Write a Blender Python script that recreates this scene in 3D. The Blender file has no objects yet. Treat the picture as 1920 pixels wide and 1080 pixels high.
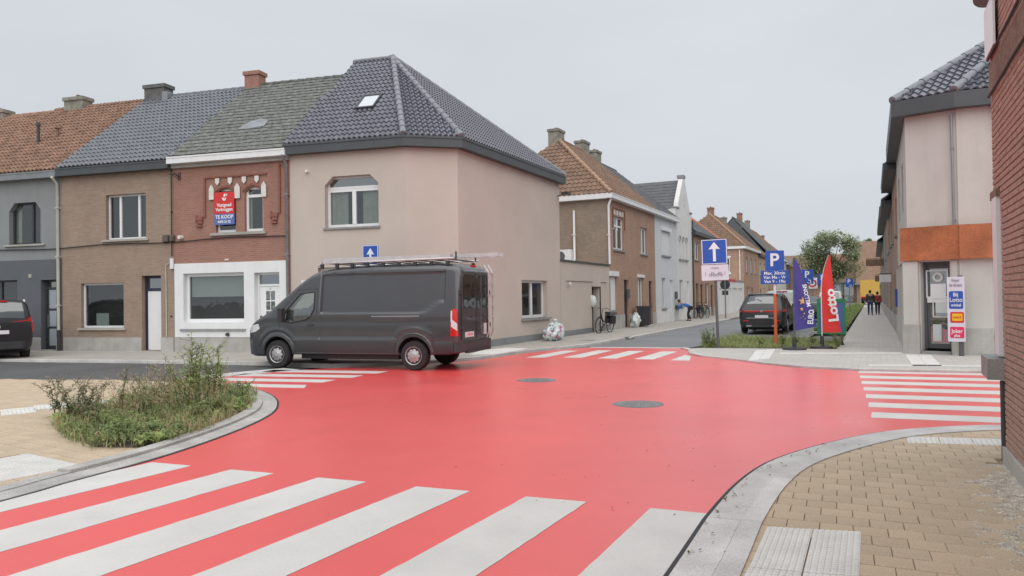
import bpy, bmesh, math, random
from mathutils import Vector, Matrix
random.seed(7)
R_ = math.radians
scene = bpy.context.scene
col = scene.collection

# ------------------------------------------------------------------ camera
cam = bpy.data.cameras.new('camera')
cam.lens = 26.25; cam.sensor_width = 36.0; cam.clip_end = 2000; cam.clip_start = .05
cam_ob = bpy.data.objects.new('camera', cam); col.objects.link(cam_ob)
cam_ob.matrix_world = (Matrix.Translation((0, 0, 1.65)) @ Matrix.Rotation(R_(25.75), 4, 'Z')
                       @ Matrix.Rotation(R_(90 + .777), 4, 'X') @ Matrix.Rotation(R_(-.85), 4, 'Z'))
scene.camera = cam_ob
scene.render.resolution_x = 1024; scene.render.resolution_y = 576

# ------------------------------------------------------------------ overcast sky
SUN_EL, SUN_AZ = 50.0, 152.0            # elevation, compass azimuth the light comes from (deg, clockwise from +Y)
world = bpy.data.worlds.new('World'); scene.world = world; world.use_nodes = True
nt = world.node_tree; nt.nodes.clear()
out = nt.nodes.new('ShaderNodeOutputWorld'); bg = nt.nodes.new('ShaderNodeBackground')
sky = nt.nodes.new('ShaderNodeTexSky'); sky.sky_type = 'NISHITA'; sky.sun_disc = False
sky.sun_elevation = R_(SUN_EL); sky.sun_rotation = R_(SUN_AZ)
scl = nt.nodes.new('ShaderNodeVectorMath'); scl.operation = 'SCALE'; scl.inputs['Scale'].default_value = .05
nt.links.new(sky.outputs[0], scl.inputs[0])
geo = nt.nodes.new('ShaderNodeTexCoord'); sep = nt.nodes.new('ShaderNodeSeparateXYZ')
nt.links.new(geo.outputs['Generated'], sep.inputs[0])
mr = nt.nodes.new('ShaderNodeMapRange'); mr.inputs[1].default_value = -.05; mr.inputs[2].default_value = 1.0
mr.inputs[3].default_value = 0; mr.inputs[4].default_value = 1
nt.links.new(sep.outputs[2], mr.inputs[0])
ramp = nt.nodes.new('ShaderNodeValToRGB')
ramp.color_ramp.elements[0].position = 0; ramp.color_ramp.elements[0].color = (.460, .486, .514, 1)
ramp.color_ramp.elements[1].position = 1; ramp.color_ramp.elements[1].color = (.84, .86, .89, 1)
e_ = ramp.color_ramp.elements.new(.38); e_.color = (.505, .530, .562, 1)
nt.links.new(mr.outputs[0], ramp.inputs[0])
nz = nt.nodes.new('ShaderNodeTexNoise'); nz.inputs['Scale'].default_value = 1.6; nz.inputs['Detail'].default_value = 5
mp = nt.nodes.new('ShaderNodeMapping'); mp.inputs['Scale'].default_value = (1, 1, 2.6)
nt.links.new(geo.outputs['Generated'], mp.inputs[0]); nt.links.new(mp.outputs[0], nz.inputs[0])
mr2 = nt.nodes.new('ShaderNodeMapRange'); mr2.inputs[1].default_value = .3; mr2.inputs[2].default_value = .7
mr2.inputs[3].default_value = .93; mr2.inputs[4].default_value = 1.07
nt.links.new(nz.outputs[0], mr2.inputs[0])
sc2 = nt.nodes.new('ShaderNodeVectorMath'); sc2.operation = 'SCALE'
nt.links.new(ramp.outputs[0], sc2.inputs[0]); nt.links.new(mr2.outputs[0], sc2.inputs['Scale'])
mixs = nt.nodes.new('ShaderNodeMix'); mixs.data_type = 'RGBA'; mixs.inputs[0].default_value = .94
nt.links.new(scl.outputs[0], mixs.inputs[6]); nt.links.new(sc2.outputs[0], mixs.inputs[7])
nt.links.new(mixs.outputs[2], bg.inputs[0]); bg.inputs[1].default_value = 1.0
nt.links.new(bg.outputs[0], out.inputs[0])

sun = bpy.data.lights.new('sun', 'SUN'); sun.energy = 1.5; sun.angle = R_(85); sun.color = (1.0, .965, .92)
sun_ob = bpy.data.objects.new('sun', sun); col.objects.link(sun_ob)
az = R_(SUN_AZ)
dirv = Vector((math.sin(az) * math.cos(R_(SUN_EL)), math.cos(az) * math.cos(R_(SUN_EL)), math.sin(R_(SUN_EL))))
sun_ob.rotation_euler = (-dirv).to_track_quat('-Z', 'Y').to_euler()
vs = scene.view_settings
vs.view_transform = 'Standard'; vs.look = 'None'; vs.gamma = 1; vs.exposure = 0.45; vs.use_curve_mapping = False

# ------------------------------------------------------------------ materials
MATS = {}
def new_mat(name):
    m = bpy.data.materials.new(name); m.use_nodes = True
    n = m.node_tree; b = n.nodes['Principled BSDF']; MATS[name] = m
    return m, n, b
def coords(n, kind='Object', scale=(1, 1, 1)):
    tc = n.nodes.new('ShaderNodeTexCoord'); mp = n.nodes.new('ShaderNodeMapping')
    mp.inputs['Scale'].default_value = scale
    n.links.new(tc.outputs[kind], mp.inputs[0]); return mp.outputs[0]
def noise(n, vec, scale, detail=4, rough=.55):
    t = n.nodes.new('ShaderNodeTexNoise'); t.inputs['Scale'].default_value = scale
    t.inputs['Detail'].default_value = detail; t.inputs['Roughness'].default_value = rough
    n.links.new(vec, t.inputs[0]); return t.outputs[0]
def mixc(n, fac, a, b, blend='MIX'):
    m = n.nodes.new('ShaderNodeMix'); m.data_type = 'RGBA'; m.blend_type = blend
    for i, v in ((6, a), (7, b)):
        if hasattr(v, 'links') or hasattr(v, 'is_output'): n.links.new(v, m.inputs[i])
        else: m.inputs[i].default_value = (*v, 1)
    if hasattr(fac, 'is_output'): n.links.new(fac, m.inputs[0])
    else: m.inputs[0].default_value = fac
    return m.outputs[2]
def rng(n, v, a, b, c=0., d=1.):
    m = n.nodes.new('ShaderNodeMapRange'); n.links.new(v, m.inputs[0])
    for i, x in zip((1, 2, 3, 4), (a, b, c, d)): m.inputs[i].default_value = x
    return m.outputs[0]
def bump(n, b, h, strength, dist=.01):
    bp = n.nodes.new('ShaderNodeBump'); bp.inputs['Strength'].default_value = strength
    bp.inputs['Distance'].default_value = dist
    n.links.new(h, bp.inputs['Height']); n.links.new(bp.outputs[0], b.inputs['Normal'])
def mat(name, c, rough=.7, metal=0., var=.12, vs=3., fine=.06, fs=60., bmp=.0, bs=80., spec=.5, coat=0., coatr=.05, rand=0., streak=0.):
    """plain surface: base colour with large blotches, fine grain, optional vertical streaks, per-object variation"""
    m, n, b = new_mat(name)
    v = coords(n)
    dark = tuple(x * (1 - var) for x in c); light = tuple(min(1, x * (1 + var)) for x in c)
    o = mixc(n, rng(n, noise(n, v, vs, 5), .3, .7), dark, light)
    if fine:
        o = mixc(n, fine, o, mixc(n, rng(n, noise(n, v, fs, 2), .35, .65), (0, 0, 0), (1, 1, 1)), 'OVERLAY')
    if streak:
        v2 = coords(n, 'Object', (5, 5, .25))
        o = mixc(n, rng(n, noise(n, v2, 1.3, 5, .6), .48, .75, 0, streak), o, tuple(x * .55 for x in c))
    if rand:
        oi = n.nodes.new('ShaderNodeObjectInfo')
        o = mixc(n, rng(n, oi.outputs['Random'], 0, 1, 0, 1), tuple(x * (1 - rand) for x in c), o, 'MIX') if False else \
            mixc(n, 1.0, o, mixc(n, oi.outputs['Random'], (1 - rand,) * 3, (1 + rand * .6,) * 3), 'MULTIPLY')
    n.links.new(o, b.inputs['Base Color'])
    b.inputs['Roughness'].default_value = rough; b.inputs['Metallic'].default_value = metal
    b.inputs['Specular IOR Level'].default_value = spec
    if coat: b.inputs['Coat Weight'].default_value = coat; b.inputs['Coat Roughness'].default_value = coatr
    if bmp: bump(n, b, noise(n, v, bs, 3), bmp)
    return m
def brick_mat(name, c1, c2, mortar, bw=.2, bh=.062, ms=.008, stain=.25, rough=.85):
    m, n, b = new_mat(name)
    tc = n.nodes.new('ShaderNodeTexCoord'); s = n.nodes.new('ShaderNodeSeparateXYZ'); n.links.new(tc.outputs['Object'], s.inputs[0])
    ad = n.nodes.new('ShaderNodeMath'); ad.operation = 'ADD'; n.links.new(s.outputs[0], ad.inputs[0]); n.links.new(s.outputs[1], ad.inputs[1])
    cb = n.nodes.new('ShaderNodeCombineXYZ'); n.links.new(ad.outputs[0], cb.inputs[0]); n.links.new(s.outputs[2], cb.inputs[1])
    t = n.nodes.new('ShaderNodeTexBrick'); n.links.new(cb.outputs[0], t.inputs[0])
    t.inputs['Color1'].default_value = (*c1, 1); t.inputs['Color2'].default_value = (*c2, 1); t.inputs['Mortar'].default_value = (*mortar, 1)
    t.inputs['Scale'].default_value = 1; t.inputs['Mortar Size'].default_value = ms; t.inputs['Brick Width'].default_value = bw
    t.inputs['Row Height'].default_value = bh; t.inputs['Bias'].default_value = -.1; t.inputs['Mortar Smooth'].default_value = .3
    v = tc.outputs['Object']
    o = mixc(n, rng(n, noise(n, v, 1.1, 6, .65), .42, .7, 0, stain), t.outputs[0], tuple(x * .5 for x in c1))
    o = mixc(n, rng(n, noise(n, v, 7, 4), .5, .75, 0, .35), o, tuple(min(1, x * 1.35) for x in c2))
    n.links.new(o, b.inputs['Base Color']); b.inputs['Roughness'].default_value = rough
    b.inputs['Specular IOR Level'].default_value = .3
    inv = n.nodes.new('ShaderNodeMath'); inv.operation = 'SUBTRACT'; inv.inputs[0].default_value = 1; n.links.new(t.outputs[1], inv.inputs[1])
    bump(n, b, inv.outputs[0], .6, .006)
    return m
def glass_mat(name, tint=(.03, .036, .04), mirror=.22, rough=.03, thru=.55):
    """window pane: part see-through, part reflecting, slightly uneven"""
    m, n, b = new_mat(name)
    outn = [x for x in n.nodes if x.type == 'OUTPUT_MATERIAL'][0]
    b.inputs['Base Color'].default_value = (*tint, 1); b.inputs['Roughness'].default_value = rough
    b.inputs['Specular IOR Level'].default_value = .9
    v = coords(n)
    bump(n, b, noise(n, v, 1.7, 2), .12, .05)
    gl = n.nodes.new('ShaderNodeBsdfGlossy'); gl.inputs['Roughness'].default_value = rough; gl.inputs['Color'].default_value = (.9, .95, .95, 1)
    n.links.new(b.inputs['Normal'].links[0].from_socket, gl.inputs['Normal'])
    mx = n.nodes.new('ShaderNodeMixShader'); mx.inputs[0].default_value = mirror
    n.links.new(b.outputs[0], mx.inputs[1]); n.links.new(gl.outputs[0], mx.inputs[2])
    tr = n.nodes.new('ShaderNodeBsdfTransparent'); tr.inputs[0].default_value = (.8, .86, .84, 1)
    m2 = n.nodes.new('ShaderNodeMixShader'); m2.inputs[0].default_value = 1 - thru
    n.links.new(tr.outputs[0], m2.inputs[1]); n.links.new(mx.outputs[0], m2.inputs[2])
    n.links.new(m2.outputs[0], outn.inputs[0])
    return m

# ------------------------------------------------------------------ mesh helpers
class MB:
    def __init__(s): s.v = []; s.f = []
    def poly(s, pts):
        i = len(s.v); s.v += [tuple(p) for p in pts]; s.f.append(list(range(i, i + len(pts)))); return s
    def box(s, x0, x1, y0, y1, z0, z1, ch=0):
        if ch:
            return s.prism([(x0 + ch, y0), (x1 - ch, y0), (x1, y0 + ch), (x1, y1 - ch), (x1 - ch, y1), (x0 + ch, y1), (x0, y1 - ch), (x0, y0 + ch)], z0, z1)
        i = len(s.v)
        s.v += [(x0, y0, z0), (x1, y0, z0), (x1, y1, z0), (x0, y1, z0), (x0, y0, z1), (x1, y0, z1), (x1, y1, z1), (x0, y1, z1)]
        s.f += [[i + a for a in q] for q in ((0, 3, 2, 1), (4, 5, 6, 7), (0, 1, 5, 4), (1, 2, 6, 5), (2, 3, 7, 6), (3, 0, 4, 7))]
        return s
    def prism(s, pts, z0, z1):
        """vertical prism over an xy outline"""
        a = sum(pts[k][0] * pts[(k + 1) % len(pts)][1] - pts[(k + 1) % len(pts)][0] * pts[k][1] for k in range(len(pts)))
        if a < 0: pts = pts[::-1]
        i = len(s.v); n = len(pts)
        s.v += [(p[0], p[1], z0) for p in pts] + [(p[0], p[1], z1) for p in pts]
        s.f.append([i + k for k in range(n)][::-1]); s.f.append([i + n + k for k in range(n)])
        for k in range(n): s.f.append([i + k, i + (k + 1) % n, i + n + (k + 1) % n, i + n + k])
        return s
    def plate(s, pts, y0, y1):
        """outline in the xz plane, thickness along y (front y0)"""
        a = sum(pts[k][0] * pts[(k + 1) % len(pts)][1] - pts[(k + 1) % len(pts)][0] * pts[k][1] for k in range(len(pts)))
        if a < 0: pts = pts[::-1]
        i = len(s.v); n = len(pts)
        s.v += [(p[0], y0, p[1]) for p in pts] + [(p[0], y1, p[1]) for p in pts]
        s.f.append([i + k for k in range(n)]); s.f.append([i + n + k for k in range(n)][::-1])
        for k in range(n): s.f.append([i + (k + 1) % n, i + k, i + n + k, i + n + (k + 1) % n])
        return s
    def tube(s, pts, r, n=8, caps=True):
        pts = [Vector(p) for p in pts]; rs = r if isinstance(r, (list, tuple)) else [r] * len(pts)
        base = len(s.v); up = None
        for k, p in enumerate(pts):
            d = (pts[min(k + 1, len(pts) - 1)] - pts[max(k - 1, 0)]).normalized()
            if up is None: up = Vector((0, 0, 1)) if abs(d.z) < .9 else Vector((1, 0, 0))
            a = d.cross(up).normalized(); b = a.cross(d).normalized(); up = b
            for j in range(n):
                t = 2 * math.pi * j / n
                s.v.append(tuple(p + (a * math.cos(t) + b * math.sin(t)) * rs[k]))
        for k in range(len(pts) - 1):
            for j in range(n):
                s.f.append([base + k * n + j, base + k * n + (j + 1) % n, base + (k + 1) * n + (j + 1) % n, base + (k + 1) * n + j])
        if caps:
            s.f.append([base + j for j in range(n)][::-1]); s.f.append([base + (len(pts) - 1) * n + j for j in range(n)])
        return s
    def lathe(s, prof, n=20, axis='z', c=(0, 0, 0)):
        """prof: list of (radius, height) closed at both ends"""
        base = len(s.v)
        for r, h in prof:
            for j in range(n):
                t = 2 * math.pi * j / n; x, y = r * math.cos(t), r * math.sin(t)
                p = (x, y, h) if axis == 'z' else ((h, x, y) if axis == 'x' else (y, h, x))
                s.v.append((p[0] + c[0], p[1] + c[1], p[2] + c[2]))
        for k in range(len(prof) - 1):
            for j in range(n):
                s.f.append([base + k * n + j, base + k * n + (j + 1) % n, base + (k + 1) * n + (j + 1) % n, base + (k + 1) * n + j])
        s.f.append([base + j for j in range(n)][::-1]); s.f.append([base + (len(prof) - 1) * n + j for j in range(n)])
        return s
    def xf(s, M):
        s.v = [tuple(M @ Vector(p)) for p in s.v]; return s
    def add(s, o):
        i = len(s.v); s.v += o.v; s.f += [[i + a for a in f] for f in o.f]; return s
    def build(s, name, m, parent=None, frame=None, smooth=False, angle=35):
        me = bpy.data.meshes.new(name)
        v = s.v
        if frame is not None:
            T = (parent.matrix_basis.inverted() if parent is not None else Matrix()) @ frame
            v = [tuple(T @ Vector(p)) for p in v]
        me.from_pydata(v, [], s.f); me.update()
        if smooth:
            me.polygons.foreach_set('use_smooth', [True] * len(me.polygons)); me.set_sharp_from_angle(angle=R_(angle))
        me.materials.append(MATS[m] if isinstance(m, str) else m)
        o = bpy.data.objects.new(name, me); col.objects.link(o)
        if parent is not None: o.parent = parent
        return o
def Fr(x, y, deg=0, z=0): return Matrix.Translation((x, y, z)) @ Matrix.Rotation(R_(deg), 4, 'Z')
def tag(o, label=None, cat=None, group=None, kind=None):
    if label: o['label'] = label
    if cat: o['category'] = cat
    if group: o['group'] = group
    if kind: o['kind'] = kind
    return o
def thing(name, frame, label, cat, group=None):
    o = bpy.data.objects.new(name, None); col.objects.link(o); o.matrix_basis = frame; o.empty_display_size = .2
    return tag(o, label, cat, group)
def struct(o): o['kind'] = 'structure'; return o
def obj(name, me, parent=None, M=None):
    o = bpy.data.objects.new(name, me); col.objects.link(o)
    if parent is not None: o.parent = parent
    if M is not None: o.matrix_basis = M
    return o
def inside(p, poly):
    x, y = p; c = False; n = len(poly)
    for i in range(n):
        x1, y1 = poly[i]; x2, y2 = poly[i - 1]
        if (y1 > y) != (y2 > y) and x < (x2 - x1) * (y - y1) / (y2 - y1) + x1: c = not c
    return c
def text(txt, size, m, parent, M, name='lettering', depth=.002, align='CENTER', xs=1.0, warp=None, bold=0.0):
    """lettering standing in the xz plane, facing -y"""
    cu = bpy.data.curves.new(name, 'FONT'); cu.body = txt; cu.size = size; cu.align_x = align; cu.align_y = 'CENTER'; cu.extrude = depth; cu.offset = bold
    cu.resolution_u = 3
    tmp = bpy.data.objects.new('tmp', cu); col.objects.link(tmp); bpy.context.view_layer.update()
    me = bpy.data.meshes.new_from_object(tmp.evaluated_get(bpy.context.evaluated_depsgraph_get()))
    bpy.data.objects.remove(tmp); bpy.data.curves.remove(cu)
    for v in me.vertices:
        x, y, z = v.co
        p = M @ Vector((x * xs, -z, y))
        if warp: p = Vector(warp(p))
        v.co = p
    me.materials.clear(); me.materials.append(MATS[m]); me.name = name
    return obj(name, me, parent)
def rrect(x0, x1, z0, z1, r, n=4):
    pts = []
    for cx, cz, a0 in ((x1 - r, z0 + r, -90), (x1 - r, z1 - r, 0), (x0 + r, z1 - r, 90), (x0 + r, z0 + r, 180)):
        for k in range(n + 1):
            a = R_(a0 + 90 * k / n); pts.append((cx + r * math.cos(a), cz + r * math.sin(a)))
    return pts
# ------------------------------------------------------------------ palette
def red_mat():
    m = mat('red_coating', (.80, .070, .068), rough=.5, var=.08, vs=.45, fine=.16, fs=110, bmp=.06, bs=240, spec=.5, coat=.9, coatr=.3)
    n = m.node_tree; b = n.nodes['Principled BSDF']; o = b.inputs['Base Color'].links[0].from_socket; v = coords(n)
    v2 = coords(n, 'Object', (1.0, .16, 1))                     # rubber smears drawn out along the driving line
    o = mixc(n, rng(n, noise(n, v2, 1.1, 6, .7), .50, .85, 0, .22), o, (.45, .06, .06))
    o = mixc(n, rng(n, noise(n, v, 70, 2, .6), .70, .76, 0, .4), o, (.25, .10, .10))
    n.links.new(o, b.inputs['Base Color'])
    n.links.new(rng(n, noise(n, v, .8, 5), .3, .75, .27, .36), b.inputs['Coat Roughness'])
red_mat()
def marking_mat():
    m = mat('white_marking', (.60, .59, .565), rough=.55, var=.07, vs=1.4, fine=.05, fs=60, bmp=.08, bs=200)
    n = m.node_tree; b = n.nodes['Principled BSDF']; o = b.inputs['Base Color'].links[0].from_socket; v = coords(n)
    o = mixc(n, rng(n, noise(n, v, 2.2, 7, .75), .55, .75, 0, .32), o, (.40, .37, .35)); o = mixc(n, rng(n, noise(n, v, 55, 3, .8), .70, .75, 0, .5), o, (.42, .20, .19))
    n.links.new(o, b.inputs['Base Color'])
marking_mat()
mat('asphalt', (.085, .087, .09), rough=.62, var=.2, vs=.6, fine=.3, fs=120, bmp=.3, bs=150)
mat('asphalt_pale', (.175, .18, .19), rough=.6, var=.15, vs=.4, fine=.25, fs=120, bmp=.3, bs=150)
mat('earth', (.10, .085, .065), rough=.95, var=.3, vs=4, fine=.3, fs=60, bmp=.6, bs=30)
mat('ground_far', (.16, .16, .15), rough=.9, var=.2, vs=.2)
mat('concrete_kerb', (.53, .52, .505), rough=.7, var=.18, vs=2.0, fine=.15, fs=70, bmp=.12, bs=120, rand=.08)
mat('concrete_worn', (.41, .40, .38), rough=.75, var=.2, vs=3, fine=.2, fs=70, bmp=.15, bs=120, rand=.08)
mat('concrete_slab', (.40, .385, .355), rough=.8, var=.12, vs=1.2, fine=.15, fs=60, bmp=.1, bs=90, rand=.08)
mat('tactile', (.65, .645, .62), rough=.7, var=.08, vs=4, fine=.1, fs=80)
mat('paver_yellow', (.50, .40, .285), rough=.8, var=.10, vs=3, fine=.16, fs=90, bmp=.15, bs=160, rand=.09)
mat('paver_joint', (.27, .205, .135), rough=.95, var=.25, vs=6, fine=.2)
mat('paver_grey', (.36, .34, .31), rough=.85, var=.12, vs=3, fine=.15, fs=80, bmp=.15, rand=.14)
mat('sand_dust', (.46, .42, .355), rough=.95, var=.35, vs=14, fine=.5, fs=90, bmp=.6, bs=120)
mat('tar', (.02, .02, .022), rough=.6)
mat('iron_cover', (.24, .235, .23), rough=.6, metal=.3, var=.25, vs=9, fine=.3, fs=90, bmp=.3, bs=90)
mat('stucco_pink', (.535, .465, .415), rough=.9, var=.05, vs=.7, fine=.06, fs=140, bmp=.12, bs=260, streak=.03, spec=.2)
mat('stucco_grey', (.25, .265, .27), rough=.9, var=.06, vs=1.2, fine=.08, fs=120, bmp=.1, streak=.18, spec=.2)
mat('stucco_dark', (.115, .125, .14), rough=.85, var=.07, vs=1.2, fine=.08, fs=120, streak=.12, spec=.25)
mat('stucco_white', (.70, .70, .69), rough=.85, var=.06, vs=1.2, fine=.06, streak=.22, spec=.2)
mat('stucco_bluewhite', (.62, .64, .66), rough=.85, var=.05, vs=1.2, streak=.22, spec=.2)
mat('stucco_beige', (.52, .51, .48), rough=.88, var=.07, vs=1.0, fine=.06, fs=100, streak=.14, spec=.2)
mat('render_tan', (.42, .31, .22), rough=.9, var=.08, vs=1.2, streak=.2)
mat('plinth_stone', (.40, .39, .37), rough=.8, var=.16, vs=2.0, fine=.12, fs=60, bmp=.15, streak=.3)
mat('plinth_grey', (.22, .235, .24), rough=.8, var=.12, vs=2.0, fine=.1, streak=.2)
brick_mat('brick_brown', (.345, .25, .19), (.285, .20, .15), (.34, .30, .255), stain=.28)
brick_mat('brick_red', (.365, .18, .14), (.30, .14, .11), (.34, .255, .21), stain=.25)
brick_mat('brick_tan', (.44, .265, .19), (.37, .21, .145), (.40, .34, .28), stain=.35)
brick_mat('brick_sooty', (.27, .21, .16), (.32, .245, .19), (.27, .235, .20), stain=.4)
brick_mat('brick_near_far', (.40, .245, .195), (.33, .19, .15), (.40, .33, .28), bw=.2, bh=.06, stain=.2)
mat('brick_piece', (.37, .24, .19), rough=.85, var=.18, vs=9, fine=.25, fs=70, bmp=.3, bs=90, rand=.22)
mat('mortar', (.47, .40, .345), rough=.95, var=.12, vs=6, fine=.2, fs=90)
mat('red_trim_brick', (.25, .10, .075), rough=.8, var=.15, vs=6)
mat('stone_white', (.68, .67, .63), rough=.7, var=.08, vs=5, streak=.15)
mat('stone_sill', (.27, .27, .265), rough=.75, var=.15, vs=5, fine=.1)
mat('upvc_white', (.78, .79, .80), rough=.35, var=.03, vs=3, fine=0)
mat('paint_white', (.74, .75, .76), rough=.45, var=.04, vs=2, streak=.1)
mat('frame_dark', (.045, .050, .058), rough=.45, var=.1)
mat('frame_navy', (.03, .03, .06), rough=.4, var=.1)
mat('gutter_dark', (.065, .075, .082), rough=.5, var=.1, vs=1.5, streak=.15)
mat('zinc', (.27, .285, .30), rough=.45, metal=.5, var=.15, vs=3)
mat('pipe_cream', (.52, .52, .44), rough=.5, var=.1, vs=2)
mat('pipe_dark', (.05, .05, .055), rough=.5)
mat('cable_black', (.025, .025, .028), rough=.6)
mat('tile_black', (.118, .123, .150), rough=.20, var=.14, vs=5, fine=.1, fs=40, rand=.22, spec=.7)
mat('tile_slateblue', (.125, .135, .155), rough=.32, var=.22, vs=4, fine=.12, rand=.2, spec=.6)
mat('tile_weathered', (.125, .13, .118), rough=.7, var=.45, vs=5.5, fine=.3, fs=14, rand=.2)
mat('tile_russet', (.25, .145, .10), rough=.8, var=.38, vs=3.2, fine=.25, fs=25, rand=.25)
mat('tile_brown', (.205, .13, .09), rough=.9, var=.25, vs=2.0, fine=.25, fs=25)
mat('tile_orange', (.44, .17, .10), rough=.8, var=.15, vs=2); mat('tile_hip', (.36, .23, .155), rough=.85, var=.2, vs=5)
mat('chimney_dark', (.13, .125, .125), rough=.9, var=.25, vs=4)
mat('slate', (.10, .105, .11), rough=.6, var=.2, vs=3, fine=.2, fs=30)
mat('ridge_tile', (.20, .21, .235), rough=.4, var=.12, vs=5)
mat('chimney_stone', (.25, .24, .20), rough=.9, var=.3, vs=4, fine=.2)
mat('rust_panel', (.36, .12, .05), rough=.75, var=.25, vs=2.2, fine=.2, fs=40, streak=.15)
glass_mat('glass_clear'); glass_mat('glass_dark', mirror=.3, thru=.12)
glass_mat('car_glass', tint=(.012, .014, .016), mirror=.14, thru=.18); glass_mat('cab_glass', tint=(.10, .12, .11), mirror=.45, thru=.60)
mat('curtain', (.56, .58, .53), rough=.9, var=.1, vs=6)
mat('blind', (.62, .67, .66), rough=.8, var=.03)
mat('interior', (.10, .095, .085), rough=.95, var=.2)
mat('frosted', (.33, .37, .41), rough=.25, var=.06, vs=2)
mat('sign_blue', (.025, .09, .42), rough=.35, var=.04, fine=0)
mat('sign_white', (.78, .79, .80), rough=.35, var=.03, fine=0)
mat('sign_red', (.62, .035, .035), rough=.35, var=.04, fine=0)
mat('sign_yellow', (.85, .48, .02), rough=.35, var=.04, fine=0)
mat('sign_pink', (.72, .03, .12), rough=.35, var=.04, fine=0)
mat('sign_lilac', (.66, .64, .72), rough=.4, var=.04, fine=0)
mat('sign_bluegrey', (.10, .16, .42), rough=.4, var=.04, fine=0)
mat('letter_grey', (.25, .24, .30), rough=.5, fine=0)
mat('sign_green', (.03, .26, .12), rough=.45, var=.05)
mat('flag_purple', (.060, .046, .24), rough=.7, var=.08, vs=4)
mat('flag_red', (.68, .035, .03), rough=.65, var=.06, vs=4)
mat('star_gold', (.75, .42, .10), rough=.6)
mat('pole_grey', (.12, .12, .125), rough=.5, metal=.3, var=.15)
mat('pole_brown', (.11, .085, .075), rough=.6, var=.15)
mat('pole_orange', (.68, .13, .04), rough=.5, var=.1, vs=8)
mat('black_plastic', (.03, .03, .033), rough=.55, var=.15)
mat('grey_plastic', (.10, .105, .11), rough=.6, var=.1)
mat('van_paint', (.036, .041, .046), rough=.35, var=.05, vs=2, fine=.02, spec=.5, coat=1.0, coatr=.06)
mat('van_trim', (.042, .045, .048), rough=.5, var=.08)
mat('car_black', (.010, .010, .013), rough=.35, var=.05, fine=0, coat=.3)
mat('car_grey', (.017, .019, .022), rough=.4, var=.05, fine=0, coat=.25)
mat('car_silver', (.42, .44, .46), rough=.35, metal=.4, var=.04, fine=0, coat=.5)
mat('car_white', (.68, .69, .71), rough=.35, var=.03, fine=0, coat=.5)
mat('tyre', (.022, .022, .023), rough=.8, var=.2, vs=10)
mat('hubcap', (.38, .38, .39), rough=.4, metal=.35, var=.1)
mat('lens_red', (.55, .015, .012), rough=.15, fine=0, var=.03, coat=.6)
mat('lens_clear', (.62, .64, .66), rough=.12, fine=0, var=.03, coat=.6)
mat('aluminium', (.56, .57, .58), rough=.42, metal=.45, var=.1, vs=6)
mat('number_plate', (.72, .70, .74), rough=.4, fine=0, var=.03)
mat('skin', (.52, .32, .24), rough=.6, fine=0)
mat('hair_dark', (.03, .022, .018), rough=.6)
mat('cloth_dark', (.055, .055, .05), rough=.9); mat('cloth_red', (.26, .045, .04), rough=.9)
mat('denim', (.035, .055, .13), rough=.9); mat('cloth_black', (.028, .028, .032), rough=.9)
mat('cloth_blue', (.04, .16, .50), rough=.75)
mat('bag_clear', (.58, .64, .66), rough=.3, var=.2, vs=14, bmp=.8, bs=18)
mat('bag_white', (.62, .68, .67), rough=.35, var=.1, vs=9, bmp=.8, bs=16)
mat('rubbish_pink', (.55, .14, .22), rough=.5); mat('rubbish_blue', (.12, .24, .45), rough=.5); mat('rubbish_brown', (.25, .16, .10), rough=.6)
def leaf_mat(name, c, thru=.35):
    m = mat(name, c, rough=.55, var=.4, vs=5, fine=0, rand=.1); n = m.node_tree; b = n.nodes['Principled BSDF']
    outn = [x for x in n.nodes if x.type == 'OUTPUT_MATERIAL'][0]; t = n.nodes.new('ShaderNodeBsdfTranslucent')
    n.links.new(b.inputs['Base Color'].links[0].from_socket, t.inputs[0]); mx = n.nodes.new('ShaderNodeMixShader'); mx.inputs[0].default_value = thru
    n.links.new(b.outputs[0], mx.inputs[1]); n.links.new(t.outputs[0], mx.inputs[2]); n.links.new(mx.outputs[0], outn.inputs[0])
leaf_mat('leaf_green', (.31, .40, .14)); leaf_mat('leaf_mid', (.24, .31, .12)); leaf_mat('leaf_dark', (.145, .185, .085))
leaf_mat('leaf_haze', (.37, .42, .26)); leaf_mat('leaf_haze2', (.29, .34, .20))  # far trees: distance haze mixed into the leaf colours as a paler tone
leaf_mat('leaf_dry', (.42, .35, .19)); leaf_mat('leaf_pinkdry', (.42, .31, .23))
mat('stem', (.10, .10, .045), rough=.8); mat('bark', (.09, .07, .05), rough=.9, var=.3)
mat('dead_leaf', (.11, .075, .03), rough=.8, var=.4, vs=20)
mat('yellow_paint', (.62, .38, .08), rough=.5, var=.1)
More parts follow.
